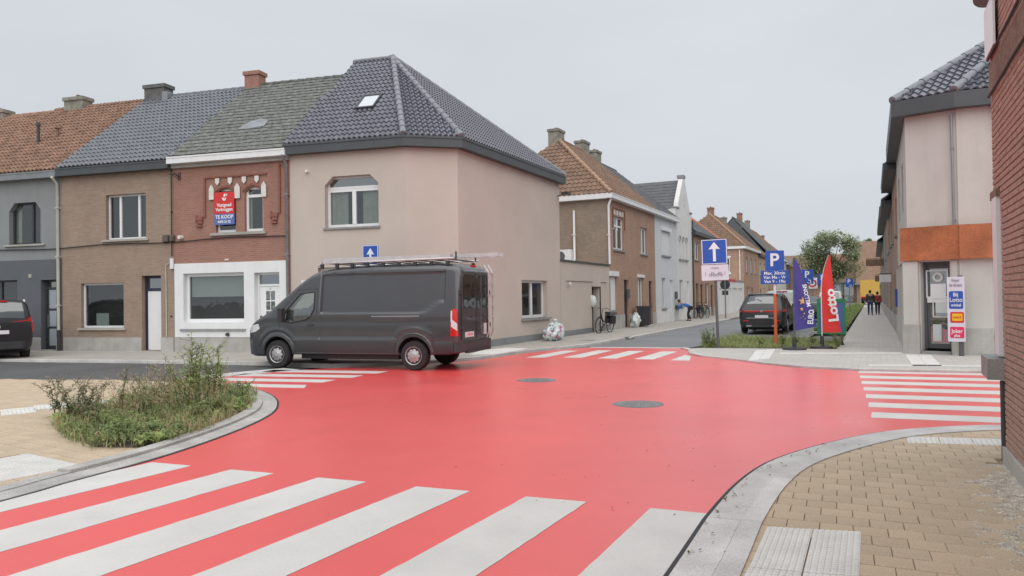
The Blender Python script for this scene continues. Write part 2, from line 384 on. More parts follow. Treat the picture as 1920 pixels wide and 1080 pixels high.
# ------------------------------------------------------------------ ground, roads, pavements
def paving_mat(name, c1, c2, joint, w, h, ms, off=.5):
    m, n, b = new_mat(name)
    tc = n.nodes.new('ShaderNodeTexCoord'); t = n.nodes.new('ShaderNodeTexBrick'); n.links.new(tc.outputs['Object'], t.inputs[0])
    t.offset = off
    t.inputs['Color1'].default_value = (*c1, 1); t.inputs['Color2'].default_value = (*c2, 1); t.inputs['Mortar'].default_value = (*joint, 1)
    t.inputs['Scale'].default_value = 1; t.inputs['Brick Width'].default_value = w; t.inputs['Row Height'].default_value = h
    t.inputs['Mortar Size'].default_value = ms; t.inputs['Mortar Smooth'].default_value = .2
    v = tc.outputs['Object']
    o = mixc(n, rng(n, noise(n, v, .7, 6, .6), .4, .7, 0, .35), t.outputs[0], tuple(x * .72 for x in c1))
    n.links.new(o, b.inputs['Base Color']); b.inputs['Roughness'].default_value = .8
    inv = n.nodes.new('ShaderNodeMath'); inv.operation = 'SUBTRACT'; inv.inputs[0].default_value = 1; n.links.new(t.outputs[1], inv.inputs[1])
    bump(n, b, inv.outputs[0], .4, .004)
paving_mat('paving_slab', (.42, .395, .355), (.37, .35, .315), (.24, .225, .20), .3, .3, .008)
paving_mat('paving_pale', (.50, .48, .445), (.45, .43, .40), (.32, .30, .28), .3, .3, .006)
paving_mat('paving_clinker', (.33, .30, .265), (.27, .25, .22), (.19, .17, .15), .2, .1, .008)
paving_mat('paving_yellow_far', (.47, .34, .195), (.41, .29, .16), (.24, .18, .115), .21, .2, .006)

def spline(pts, step=.25):
    P = [Vector(p) for p in pts]; P = [P[0] * 2 - P[1]] + P + [P[-1] * 2 - P[-2]]; o = []
    for i in range(1, len(P) - 2):
        a, b, c, d = P[i - 1:i + 3]; n = max(1, int((c - b).length / step))
        for k in range(n):
            t = k / n
            o.append(.5 * ((2 * b) + (c - a) * t + (2 * a - 5 * b + 4 * c - d) * t * t + (3 * b - a - 3 * c + d) * t ** 3))
    o.append(P[-2]); return o
def offset(pts, d):
    """shift a polyline to its left by d"""
    o = []
    for i, p in enumerate(pts):
        t = (pts[min(i + 1, len(pts) - 1)] - pts[max(i - 1, 0)]).normalized()
        o.append(p + Vector((-t.y, t.x)) * d)
    return o
def flat(name, pts, z, m, thick=.04, parent=None):
    return MB().prism([tuple(p) for p in pts], z - thick, z).build(name, m, parent)
def band(name, pts, d0, d1, z, m, parent=None, seg=None, gap=.006, thick=.12, slope=0):
    """strip along a polyline between offsets d0 and d1; cut into stones of seg points when asked"""
    a, b = offset(pts, d0), offset(pts, d1); n = len(pts); seg = seg or n; o = None
    for s in range(0, n - 1, seg):
        e = min(s + seg, n - 1); mb = MB()
        for i in range(s, e):
            p, q, r, t = a[i], a[i + 1], b[i + 1], b[i]
            if i == s and s > 0: v = (a[i + 1] - a[i]).normalized() * gap; p = p + v; t = t + v
            A = [(p.x, p.y, z), (q.x, q.y, z), (r.x, r.y, z + slope), (t.x, t.y, z + slope)]
            B = [(x, y, z - thick) for x, y, _ in A]
            mb.poly(A if d1 > d0 else A[::-1])
            mb.poly([A[0], B[0], B[1], A[1]]); mb.poly([A[2], B[2], B[3], A[3]])
            if i == s: mb.poly([A[3], B[3], B[0], A[0]])
            if i == e - 1: mb.poly([A[1], B[1], B[2], A[2]])
        o = mb.build(name, m, parent)
    return o

g = MB(); g.poly([(-900, -900, -.12), (900, -900, -.12), (900, 900, -.12), (-900, 900, -.12)])
struct(g.build('ground', 'ground_far'))

# outline of the red coated junction, metres
leftK = [(-6.72, -3), (-6.70, 2), (-6.62, 3.76), (-6.72, 4.4), (-6.78, 4.95), (-6.86, 5.5), (-7.02, 6.14), (-7.26, 6.86), (-7.56, 7.6),
         (-8.0, 8.42), (-8.52, 9.08), (-9.12, 9.68), (-9.8, 10.2), (-10.6, 10.66), (-11.6, 11.06), (-12.72, 11.38)]
farK = [(-13.15, 11.6), (-12.75, 13.0), (-12.42, 13.95), (-11.7, 14.85), (-10.75, 15.75), (-9.95, 16.8), (-9.55, 17.9), (-9.38, 20.3), (-9.1, 21.6), (-8.75, 22.5),
        (-8.35, 22.98), (-5.40, 23.35), (-4.85, 22.3), (-4.50, 20.95), (-4.1, 20.2), (-3.14, 19.35), (-2.3, 18.4), (-1.48, 17.78), (-.3, 17.42), (4, 17.9), (30, 20.5)]
rightK = [(30, 12.9), (6, 11.35), (2.6, 11.1), (1.38, 10.87), (.34, 10.17), (-.23, 9.42), (-.72, 8.42), (-.99, 7.61), (-1.11, 6.77), (-1.15, 6.02), (-1.16, 5.6), (-1.14, 4.36), (-1.13, 2), (-1.12, -3)]
lk = spline(leftK); rk = spline(rightK)
road = flat('road', lk + [Vector(p) for p in farK] + rk, 0, 'red_coating', .05); struct(road)

# asphalt carriageways
struct(flat('asphalt_road_left', [(-13.2, 11.3), (-13.6, 11.2), (-15.3, 10.95), (-16.5, 10.55), (-45, 5.7), (-45, 9.9), (-22.7, 13.45), (-20, 13.98), (-16.6, 14.5), (-13.9, 14.75), (-12.42, 14.3), (-12.6, 13.2)], -.012, 'asphalt'))
struct(flat('asphalt_street', [(-8.9, 22.9), (-8.62, 24.3), (-8.57, 28), (-8.5, 42), (-8.4, 160), (-2.2, 160), (-2.2, 30.5), (-4.7, 29.5), (-5.0, 26), (-5.35, 23.2), (-8.35, 22.85)], -.014, 'asphalt_pale'))
struct(flat('asphalt_side_street', [(29.9, 12.8), (29.9, 20.6), (60, 23), (60, 16)], -.012, 'asphalt'))
struct(flat('asphalt_near_road', [(-6.9, -3), (-1, -3), (-1, -40), (-6.9, -40)], -.012, 'asphalt'))
# concrete bands at the ramp edges of the raised junction
band('ramp_kerb', [Vector(p) for p in ((-5.40, 23.36), (-8.33, 22.99))], 0, -.35, .004, 'concrete_kerb', road)
band('ramp_kerb', [Vector(p) for p in ((-13.16, 11.55), (-12.76, 13.0), (-12.44, 13.97))], .02, .75, .004, 'concrete_kerb', road)

# pavement in front of the terrace, wrapping the corner into the far street
kerbF = spline([(-45, 10.0), (-30, 12.2), (-22.67, 13.5), (-20.03, 14.0), (-16.6, 14.55), (-14.0, 14.95), (-12.3, 15.0), (-11.05, 15.85), (-10.1, 16.9), (-9.72, 18.0), (-9.55, 20.2), (-9.28, 21.6), (-8.92, 22.6), (-8.66, 24.3), (-8.60, 28), (-8.53, 42), (-8.43, 160)], 1.0)
pavF = flat('pavement_left', offset(kerbF, .16) + [Vector((-11.28, 160)), Vector((-11.28, 19.74)), Vector((-12.53, 18.74)), Vector((-12.53 - 40 * .9857, 18.74 - 40 * .1687))], .06, 'paving_slab', .15)
struct(pavF)
for o_ in [band('kerb_stone', kerbF[:70], 0, .16, .062, 'concrete_kerb', pavF, seg=2)]: pass
# whitish slab crossing patch beside the van
MB().prism([(-10.35, 18.6), (-9.72, 18.9), (-9.75, 21.3), (-10.6, 21.5), (-10.85, 20.3)], .03, .065).build('dropped_slab', 'tactile', pavF)
mb = MB().lathe([(.28, -.03), (.28, .004), (.2, .006)], 20, c=(-9.44, 25.96, .062)); mb.build('drain_cover', 'iron_cover', pavF)

# far right corner pavement with the shop
pavR = flat('pavement_right', [(-5.05, 22.6), (-4.65, 21.0), (-4.2, 20.3), (-3.2, 19.5), (-2.35, 18.55), (-1.5, 17.95), (-.3, 17.6), (4, 18.1), (30, 20.7), (30, 24.4), (6, 22.32), (1.95, 22.02), (.86, 22.36), (.86, 160), (-.95, 160), (-.95, 23.5), (-4.85, 23.1)], .04, 'paving_pale', .12)
struct(pavR)
band('kerb_stone', [Vector(p) for p in ((-5.40, 23.2), (-4.92, 22.3), (-4.56, 20.95), (-4.15, 20.2), (-3.18, 19.38), (-2.33, 18.45), (-1.5, 17.82), (-.3, 17.46), (4, 17.95), (16, 19.15), (30, 20.55))], .0, .14, .043, 'concrete_kerb', pavR, seg=1)
for q in (((-3.05, 22.4), (-2.58, 23.05), (-2.35, 19.7), (-2.75, 18.85)), ((.72, 21.76), (1.32, 21.85), (1.33, 18.6), (.76, 18.45))):
    cx = [Vector((*p, 0)) for p in q]
    for k in range(8):                         # guide tiles laid in a double row
        for h in range(2):
            a0, a1, u0, u1 = k / 8, (k + 1) / 8, h / 2, (h + 1) / 2
            P_ = lambda a, u: (cx[0] * (1 - u) + cx[1] * u) * (1 - a) + (cx[3] * (1 - u) + cx[2] * u) * a
            MB().prism([P_(a0 + .004, u0 + .01)[:2], P_(a1 - .004, u0 + .01)[:2], P_(a1 - .004, u1 - .01)[:2], P_(a0 + .004, u1 - .01)[:2]], .02, .046).build('tactile_tile', 'tactile', pavR)
for k in range(10):
    a0, a1 = k / 10 + .002, (k + 1) / 10 - .002
    A_, B_ = Vector((-2.3, 21.65)), Vector((.68, 22.5))
    p, q = A_.lerp(B_, a0), A_.lerp(B_, a1)
    MB().prism([(p.x, p.y), (q.x, q.y), (q.x, q.y - .34), (p.x, p.y - .34)], .02, .0465).build('tactile_tile', 'tactile', pavR)

# near left pavement
innerL = offset(lk, .42)
bed_poly = [(-10.05, 6.45), (-8.9, 5.95), (-8.1, 5.66), (-7.62, 5.80), (-7.46, 6.2), (-7.72, 6.9), (-8.1, 7.6), (-8.62, 8.5), (-9.2, 9.2), (-9.9, 9.85), (-10.7, 10.35), (-11.75, 10.8), (-12.3, 10.75), (-11.8, 9.3), (-11.0, 7.9)]
pavL = flat('pavement_near_left', innerL + [Vector(p) for p in ((-13.3, 11.15), (-15.3, 10.92), (-16.5, 10.5), (-45, 5.65), (-45, -3))], -.008, 'paver_joint', .1)
struct(pavL)
band('kerb_stone', lk, .0, .025, .006, 'tar', pavL)
band('kerb_stone', lk, .03, .25, .012, 'concrete_worn', pavL, seg=5, slope=.012)
band('kerb_stone', lk[30:], .255, .43, .055, 'concrete_worn', pavL, seg=4)
band('kerb_stone', lk[:31], .255, .43, .032, 'concrete_worn', pavL, seg=4)
# near right pavement
innerR = offset(rk, .42)
pavN = flat('pavement_near_right', innerR + [Vector(p) for p in ((1.13, -3), (1.13, 8.7), (30, 10.6))], -.002, 'paver_joint', .1)
struct(pavN)
band('kerb_stone', rk, .0, .03, .005, 'tar', pavN)
band('kerb_stone', rk, .036, .27, .014, 'concrete_kerb', pavN, seg=9, slope=.004)
band('kerb_stone', rk, .276, .42, .026, 'concrete_kerb', pavN, seg=5, gap=.004)

# ------ square clinker pavers, half bond, each one real
def paver_shape(w, l, h):
    c = .003; s = MB(); i = 0
    s.v = [(0, 0, -.03), (w, 0, -.03), (w, l, -.03), (0, l, -.03), (0, 0, h - c), (w, 0, h - c), (w, l, h - c), (0, l, h - c),
           (c, c, h), (w - c, c, h), (w - c, l - c, h), (c, l - c, h)]
    s.f = [[8, 9, 10, 11]] + [[k, (k + 1) % 4, 4 + (k + 1) % 4, 4 + k] for k in range(4)] + [[4 + k, 4 + (k + 1) % 4, 8 + (k + 1) % 4, 8 + k] for k in range(4)]
    return s
def pave(parent, test, x0, x1, y0, y1, z, limit, rot=0., holes=(), gap=.0045):
    w, l = .216, .2; me = None; rest = MB(); spots = []
    c, s = math.cos(rot), math.sin(rot); row = 0; y = y0
    while y < y1:
        x = x0 + (row % 2) * w * .5
        while x < x1:
            X, Y = c * x - s * y, s * x + c * y
            cx_, cy_ = X + c * w / 2 - s * l / 2, Y + s * w / 2 + c * l / 2
            cs_ = [(X + c * a_ * w - s * b_ * l, Y + s * a_ * w + c * b_ * l) for a_, b_ in ((.03, .03), (.97, .03), (.97, .97), (.03, .97))]
            if test(cs_) and not any(all(inside(q_, h) for q_ in cs_) for h in holes): spots.append((cx_ * cx_ + cy_ * cy_, X, Y))
            x += w
        y += l; row += 1
    spots.sort()
    shp = paver_shape(w - gap, l - .011, .012)
    for k, (_, X, Y) in enumerate(spots):
        M = Matrix.Translation((X, Y, z + random.uniform(-.001, .001))) @ Matrix.Rotation(rot + random.uniform(-.006, .006), 4, 'Z') @ Matrix.Rotation(random.uniform(-.004, .004), 4, 'X')
        if k < limit:
            if me is None:
                o = shp.build('paver', 'paver_yellow', parent); me = o.data; o.matrix_basis = M
            else: obj('paver', me, parent, M)
        else:
            q = MB(); q.v = list(shp.v); q.f = shp.f; rest.add(q.xf(M))
    if rest.v: tag(rest.build('paver', 'paver_yellow', parent), kind='stuff', label='yellow square pavers farther from the camera')
inR = [tuple(p) for p in offset(rk, .40)] + [(1.12, 1), (1.12, 8.75), (6, 9.2)]
tact = [[(-.70, 4.62), (-.70, 5.52), (-.09, 5.66), (-.09, 4.75), (-.12, 3.6), (-.71, 3.6)], [(.30, 9.16), (.30, 9.60), (1.3, 9.84), (1.3, 9.36)]]
pave(pavN, lambda cs: any(inside(p, inR) for p in cs) and all(p[1] > 2.6 and p[0] < 2.6 for p in cs) and all(p[0] < 1.16 or p[1] > 8.7 for p in cs), -2.0, 3.2, 2.2, 11.0, .002, 300, rot=R_(2.0), holes=tact)
inL = [tuple(p) for p in offset(lk, .41)] + [(-13.0, 11.05), (-15.3, 10.85), (-16.5, 10.4), (-26, 8.8), (-26, 0)]
tl1 = [(-7.36, 4.18), (-7.29, 4.98), (-8.70, 5.16), (-8.78, 4.4)]
tl2 = [(-12.45, 7.25), (-11.72, 6.72), (-11.48, 8.15), (-11.3, 9.2), (-11.9, 9.4), (-11.92, 8.42)]
pave(pavL, lambda cs: any(inside(p, inL) for p in cs) and all(p[0] > -17.5 and p[1] > 2.4 + (-7 - p[0]) * .14 for p in cs) and all(inside(p, inL) or p[0] > -12.3 for p in cs), -19, -4, 1, 17, -.004, 300, rot=R_(-7), holes=[bed_poly, tl1, tl2])
# white tactile tiles let into the pavers
def tactile(parent, q, z, nx=7, ny=7):
    a, b, c, d = [Vector((*p, 0)) for p in q]
    t = MB().prism([p[:2] for p in (a, b, c, d)], z - .03, z).build('tactile_tile', 'tactile', parent)
    kn = MB()
    for i in range(nx):
        for j in range(ny):
            u, v = (i + .5) / nx, (j + .5) / ny; p = (a * (1 - u) + b * u) * (1 - v) + (d * (1 - u) + c * u) * v
            r = .011; kn.box(p.x - r, p.x + r, p.y - r * 1.5, p.y + r * 1.5, z, z + .004)
    kn.build('stud', 'tactile', t)
tactile(pavN, [(-.695, 4.66), (-.405, 4.70), (-.405, 5.58), (-.695, 5.52)], .016, 8, 22)
tactile(pavN, [(-.395, 4.70), (-.10, 4.76), (-.10, 5.65), (-.395, 5.585)], .016, 8, 22)
tactile(pavN, [(-.715, 3.7), (-.405, 3.7), (-.405, 4.69), (-.70, 4.65)], .016, 8, 22)
tactile(pavN, [(-.395, 3.7), (-.11, 3.7), (-.10, 4.75), (-.395, 4.69)], .016, 8, 22)
for k in range(3): tactile(pavN, [(.32 + .32 * k, 9.18 + .075 * k), (.63 + .32 * k, 9.255 + .075 * k), (.63 + .32 * k, 9.66 + .06 * k), (.32 + .32 * k, 9.58 + .07 * k)], .015, 6, 8)
tactile(pavL, [(-7.92, 4.28), (-7.36, 4.2), (-7.30, 4.97), (-7.87, 5.04)], .012, 14, 16)
tactile(pavL, [(-8.50, 4.37), (-7.93, 4.29), (-7.88, 5.045), (-8.44, 5.12)], .012, 14, 16)
for a_, b_ in (((-12.40, 7.1), (-11.75, 6.74)), ((-12.38, 7.6), (-11.86, 7.3)), ((-12.2, 8.0), (-11.72, 7.72)), ((-11.93, 8.40), (-11.52, 8.14))):
    a_, b_ = Vector(a_), Vector(b_); d_ = Vector((.16, .42))
    tactile(pavL, [tuple(a_), tuple(b_), tuple(b_ + d_), tuple(a_ + d_)], .012, 8, 8)

# zebra markings, each a separate painted bar
def stripe(pts, z=.004):
    out_ = []                                        # hand-laid paint: edges wander by a few millimetres
    for (x0, y0), (x1, y1) in zip(pts, pts[1:] + pts[:1]):
        n = max(1, int(math.hypot(x1 - x0, y1 - y0) / .12))
        for k in range(n):
            j = .0022 if k else 0; out_.append((x0 + (x1 - x0) * k / n + random.gauss(0, j), y0 + (y1 - y0) * k / n + random.gauss(0, j)))
    return MB().prism(out_, z - .004 + .0005, z).build('zebra_stripe', 'white_marking', road)
for k in range(6):                                   # near crossing, along our own street
    x = -6.76 + k * 1.035
    if k == 5: stripe([(x, 5.70), (x + .47, 5.73), (x + .47, 2.4), (x - .03, 2.4)])
    else: stripe([(x, 5.36 + .07 * k), (x + .52, 5.40 + .07 * k), (x + .42 - .0 * k, 2.4), (x - .10, 2.4)])
for k in range(7):                                   # right crossing, over the side street
    y0 = 10.95 + k * 1.0; x0 = -.04 - k * .042
    if k < 6: stripe([(x0, y0), (x0, y0 + .5), (3.05, y0 + .5 + .2), (3.05, y0 + .2)])
    else: stripe([(x0, y0 + .05), (x0, y0 + .40), (3.05, y0 + .70), (3.05, y0 + .32)])
for k in range(4):                                   # left crossing
    y0 = 10.55 + k * .93
    a_ = [(-13.0, y0 - .06), (-13.05, y0 + .42), (-10.1, y0 + .95), (-10.05, y0 + .47)]
    if k == 0: a_ = [(-11.15, y0 + .26), (-11.75, y0 + .62), (-10.05, y0 + .93), (-9.75, y0 + .52)]
    stripe(a_)
for k in range(5):                                   # far crossing, mouth of the far street
    x = -8.66 + k * 1.0
    if k == 4: stripe([(x - .02, 18.95), (x + .46, 18.98), (x + .20, 20.35), (x - .05, 20.75)])
    elif k == 0: stripe([(x, 18.75), (x + .5, 18.9), (x + .48, 21.6), (x + .02, 21.5)])
    else: stripe([(x, 19.05), (x + .5, 19.1), (x + .46, 21.95), (x, 21.9)])
stripe([(-.1, 18.15), (-.1, 18.6), (3.0, 19.15), (3.0, 18.75)], .046)
# manhole covers with the torn asphalt collar round them
for x, y, s in ((-3.26, 11.12, 1), (-6.08, 13.68, 2)):
    random.seed(s)
    lab = 'round iron manhole cover in the red surface nearest the right kerb' if s == 1 else 'round iron manhole cover in the red surface behind the van'
    t = thing('manhole_cover', Fr(x, y, random.uniform(0, 90), 0), lab, 'manhole')
    ring = []
    for k in range(40):
        a = 2 * math.pi * k / 40; r = .385 + random.uniform(-.012, .012) + (.03 if s == 1 and 2 < k < 9 else 0)
        ring.append((r * math.cos(a), r * math.sin(a)))
    MB().prism(ring, -.03, .0035).build('collar', 'asphalt_pale', t)
    MB().lathe([(.335, -.02), (.335, .006), (.31, .0065)], 40).build('frame', 'iron_cover', t)
    MB().lathe([(.30, -.02), (.30, .009), (.27, .0095)], 40).build('lid', 'iron_cover', t)
    kn = MB()
    for i in range(-5, 6):
        for j in range(-5, 6):
            if i * i + j * j < 27: kn.box(i * .046 - .014, i * .046 + .014, j * .046 - .014, j * .046 + .014, .0095, .0125)
    kn.build('grip_studs', 'iron_cover', t)
random.seed(11)
# ------------------------------------------------------------------ building kit (local frame: x right along the facade, y into the house, z up)
def tile_shape(tw, tl, kind='pan'):
    s = MB(); nx = 6 if kind == 'pan' else 2; amp = .032 if kind == 'pan' else .0; L = tl * 1.13; lift = .044 if kind == 'pan' else .024
    for j in range(2):
        for i in range(nx + 1):
            x = tw * i / nx; a = amp * math.sin(2 * math.pi * (i / nx) - .6) if kind == 'pan' else (0.004 if i in (0, nx) else 0)
            s.v.append((x, (0 if j == 0 else L), a + (lift if j == 0 else .004)))
    for i in range(nx + 1): s.v.append((s.v[i][0], .004, s.v[i][2] - (.05 if kind == 'pan' else .024)))
    n = nx + 1
    for i in range(nx):
        s.f.append([i, i + 1, n + i + 1, n + i]); s.f.append([2 * n + i, 2 * n + i + 1, i + 1, i])
    return s
def tiles(parent, frame, O, e, s_, poly, m, tw=.2, tl=.3, kind='pan', limit=0, jitter=.003, name='roof_tile', skip=(), rows_only=None):
    """lay tiles on a sloping face. O eave point, e along the eave, s_ up the slope (unit), poly outline in (e,s)"""
    O, e, s_ = Vector(O), Vector(e), Vector(s_); nrm = e.cross(s_).normalized()
    base = Matrix((( e.x, s_.x, nrm.x, 0), (e.y, s_.y, nrm.y, 0), (e.z, s_.z, nrm.z, 0), (0, 0, 0, 1)))
    T = (parent.matrix_basis.inverted() @ frame) if frame is not None else Matrix()
    shp = tile_shape(tw, tl, kind); spots = []
    a0, a1 = min(p[0] for p in poly), max(p[0] for p in poly); b0, b1 = min(p[1] for p in poly), max(p[1] for p in poly)
    r = 0; b = b0
    while b < b1:
        a = a0 + (0 if kind == 'pan' else (r % 2) * tw / 2)
        while a < a1:
            c = (a + tw / 2, b + tl * .45)
            if inside(c, poly) and not any(inside(c, k) for k in skip):
                M = Matrix.Translation(O + e * a + s_ * b + nrm * (.012 + random.uniform(0, jitter))) @ base @ Matrix.Rotation(random.gauss(0, jitter * 1.5), 4, 'Z')
                M = T @ M; w = (parent.matrix_basis @ M).translation
                spots.append(((w - Vector((0, 0, 1.65))).length, M))
            a += tw
        b += tl; r += 1
    spots.sort(key=lambda q: q[0]); me = None; rest = MB()
    for k, (_, M) in enumerate(spots):
        if k < limit:
            if me is None:
                o = shp.build(name, m, parent, smooth=True, angle=50); me = o.data; o.matrix_basis = M
            else: obj(name, me, parent, M)
        else:
            q = MB(); q.v = list(shp.v); q.f = shp.f; rest.add(q.xf(M))
    if rest.v: tag(rest.build(name, m, parent, smooth=True, angle=50), kind='stuff')
    return limit - min(limit, len(spots))
def panel(mb, x0, x1, z0, z1, holes, rev=.2, y=0):
    xs = sorted({x0, x1} | {h[0] for h in holes} | {h[1] for h in holes}); zs = sorted({z0, z1} | {h[2] for h in holes} | {h[3] for h in holes})
    for a, b in zip(xs, xs[1:]):
        for c, d in zip(zs, zs[1:]):
            m_, n_ = (a + b) / 2, (c + d) / 2
            if any(h[0] < m_ < h[1] and h[2] < n_ < h[3] for h in holes): continue
            mb.poly([(a, y, c), (b, y, c), (b, y, d), (a, y, d)])
    for a, b, c, d in [h[:4] for h in holes]:
        mb.poly([(a, y, c), (a, y, d), (a, y + rev, d), (a, y + rev, c)]); mb.poly([(b, y, d), (b, y, c), (b, y + rev, c), (b, y + rev, d)])
        mb.poly([(a, y, d), (b, y, d), (b, y + rev, d), (a, y + rev, d)]); mb.poly([(b, y, c), (a, y, c), (a, y + rev, c), (b, y + rev, c)])
def window(h, x0, x1, z0, z1, y=.14, fw=.055, mull=(), trans=(), m='upvc_white', glass='glass_clear', frame=None, curtain=None, back=True, tr_h=None):
    mb = MB(); d = .07; e = .002
    x0 += e; x1 -= e; z0 += e; z1 -= e
    mb.box(x0, x1, y, y + d, z0, z0 + fw * 1.2); mb.box(x0, x1, y, y + d, z1 - fw, z1)
    mb.box(x0, x0 + fw, y + .001, y + d, z0 + fw * 1.2, z1 - fw); mb.box(x1 - fw, x1, y + .001, y + d, z0 + fw * 1.2, z1 - fw)
    for f in mull: c = x0 + (x1 - x0) * f; mb.box(c - fw * .75, c + fw * .75, y - .008, y + d, z0 + fw * 1.2, z1 - fw)
    for f in trans: c = z0 + (z1 - z0) * f; mb.box(x0 + fw, x1 - fw, y - .004, y + d, c - fw * .6, c + fw * .6)
    w = mb.build('window', m, h, frame)
    w_in = w.parent.matrix_basis
    MB().poly([(x0 + fw * .6, y + .035, z0 + fw), (x1 - fw * .6, y + .035, z0 + fw), (x1 - fw * .6, y + .035, z1 - fw * .6), (x0 + fw * .6, y + .035, z1 - fw * .6)]) \
        .build_sub('pane', glass, w, h, frame)
    if curtain:
        q = MB(); n = max(6, int((x1 - x0) / .05))
        for k in range(n):
            a, b = x0 + (x1 - x0) * k / n, x0 + (x1 - x0) * (k + 1) / n
            if abs((a + b) / 2 - (x0 + x1) / 2) < (x1 - x0) * curtain[1]: continue
            ya, yb = y + .10 + .022 * math.sin(k * 1.9), y + .10 + .022 * math.sin((k + 1) * 1.9)
            q.poly([(a, ya, z0), (b, yb, z0), (b, yb, z1), (a, ya, z1)])
        q.build_sub('curtain', curtain[0], w, h, frame)
    if back:
        q = MB(); y2 = y + .9
        q.poly([(x0 - .5, y2, z0 - .5), (x1 + .5, y2, z0 - .5), (x1 + .5, y2, z1 + .3), (x0 - .5, y2, z1 + .3)])
        q.build_sub('room_wall', 'interior', w, h, frame)
    return w
def build_sub(self, name, m, part, house, frame=None):
    """a sub-part under a part; coordinates are those of the house"""
    if frame is not None: self.xf(house.matrix_basis.inverted() @ frame)
    return self.build(name, m, part)
MB.build_sub = build_sub
def sill(h, x0, x1, z, m='stone_sill', dep=.07, th=.06, frame=None, y1=.16):
    return MB().box(x0, x1, -dep, y1, z - th, z).build('sill', m, h, frame)
def gutter(h, x0, x1, z0, z1, y0, m, frame=None, y1=.0):
    mb = MB().box(x0, x1, y0, y1 - .003, z0, z1 - .05); mb.box(x0, x1, y0 - .015, y0 + .02, z1 - .05, z1); mb.box(x0, x1, y1 - .03, y1 - .004, z1 - .05, z1 - .01)
    return mb.build('gutter', m, h, frame)
def pipe(h, pts, r, m, frame=None, name='downpipe'):
    p = MB().tube(pts, r, 10).build(name, m, h, frame, smooth=True, angle=60)
    for a, b in zip(pts, pts[1:]):
        n = int(abs(b[2] - a[2]) / 1.6)
        for i in range(n):
            f = (i + .5) / n; z = a[2] + (b[2] - a[2]) * f; x = a[0] + (b[0] - a[0]) * f; y = a[1] + (b[1] - a[1]) * f
            MB().box(x - r * 1.35, x + r * 1.35, y - r * 1.2, y + r * 1.6, z - .02, z + .02).build_sub('bracket', m, p, h, frame)
    return p
def chimney(h, x, y, w, d, z0, z1, m='chimney_stone', frame=None, pots=1):
    c = MB().box(x - w / 2, x + w / 2, y - d / 2, y + d / 2, z0, z1 - .14)
    c.box(x - w / 2 - .05, x + w / 2 + .05, y - d / 2 - .05, y + d / 2 + .05, z1 - .14, z1)
    o = c.build('chimney', m, h, frame)
    if pots:
        q = MB()
        for k in range(pots): q.lathe([(.09, z1 - .02), (.075, z1 + .12), (.09, z1 + .13)], 10, c=(x + (k - (pots - 1) / 2) * .26, y, 0))
        q.build_sub('chimney_pot', 'tile_russet', o, h, frame)
    return o
def door(h, x0, x1, z0, z1, y, m, lights=(), lm='frosted', fan=None, frame=None, fm=None, handle=True, fw=.07):
    """door leaf in its frame; lights are glazed panels (x0,x1,z0,z1 as fractions)"""
    fm = fm or m
    f = MB(); f.box(x0 + .002, x0 + fw, y, y + .08, z0, z1 - .002); f.box(x1 - fw, x1 - .002, y, y + .08, z0, z1 - .002); f.box(x0 + fw, x1 - fw, y, y + .08, z1 - fw, z1 - .002)
    top = z1 - fw
    if fan: top = fan; f.box(x0 + fw, x1 - fw, y, y + .08, fan, fan + fw)
    d = MB(); dx0, dx1 = x0 + fw + .006, x1 - fw - .006
    d.box(dx0, dx1, y + .02, y + .065, z0 + .012, top - .006)
    D = d.build('door', m, h, frame)
    f.build_sub('door_frame', fm, D, h, frame)
    for a, b, c, e in lights:
        A, B, C, E_ = dx0 + (dx1 - dx0) * a, dx0 + (dx1 - dx0) * b, z0 + (top - z0) * c, z0 + (top - z0) * e
        MB().box(A, B, y + .012, y + .03, C, E_).build_sub('pane', lm, D, h, frame)
    if fan: MB().box(x0 + fw, x1 - fw, y + .035, y + .05, fan + fw, z1 - fw).build_sub('fanlight', 'glass_dark', D, h, frame)
    if handle: MB().tube([(dx0 + .07, y - .03, z0 + .75), (dx0 + .07, y - .03, z0 + 1.2)], .014, 6).box(dx0 + .06, dx0 + .08, y - .03, y + .02, z0 + .8, z0 + .82).build_sub('handle', 'zinc', D, h, frame)
    return D
def shell(h, W, D, ze, zr, ry, wm, holes, frame=None, rev=.2, z0=0, gableL=True, gableR=True, sidem=None):
    """front wall with openings, plus side, back walls"""
    mb = MB(); panel(mb, .003, W - .003, z0, ze, holes, rev); f = mb.build('wall', wm, h, frame)
    s = MB()
    zl = ze + (0 if not gableL else 0)
    for x, gb, fl in ((.004, gableL, 0), (W - .004, gableR, 1)):
        pts = [(x, 0.002, 0), (x, D, 0), (x, D, ze)] + ([(x, ry, zr)] if gb else []) + [(x, 0.002, ze)]
        s.poly(pts if fl else pts[::-1])
    s.poly([(W - .004, D, 0), (.004, D, 0), (.004, D, ze), (W - .004, D, ze)])
    s.build('wall', sidem or wm, h, frame)
    return f
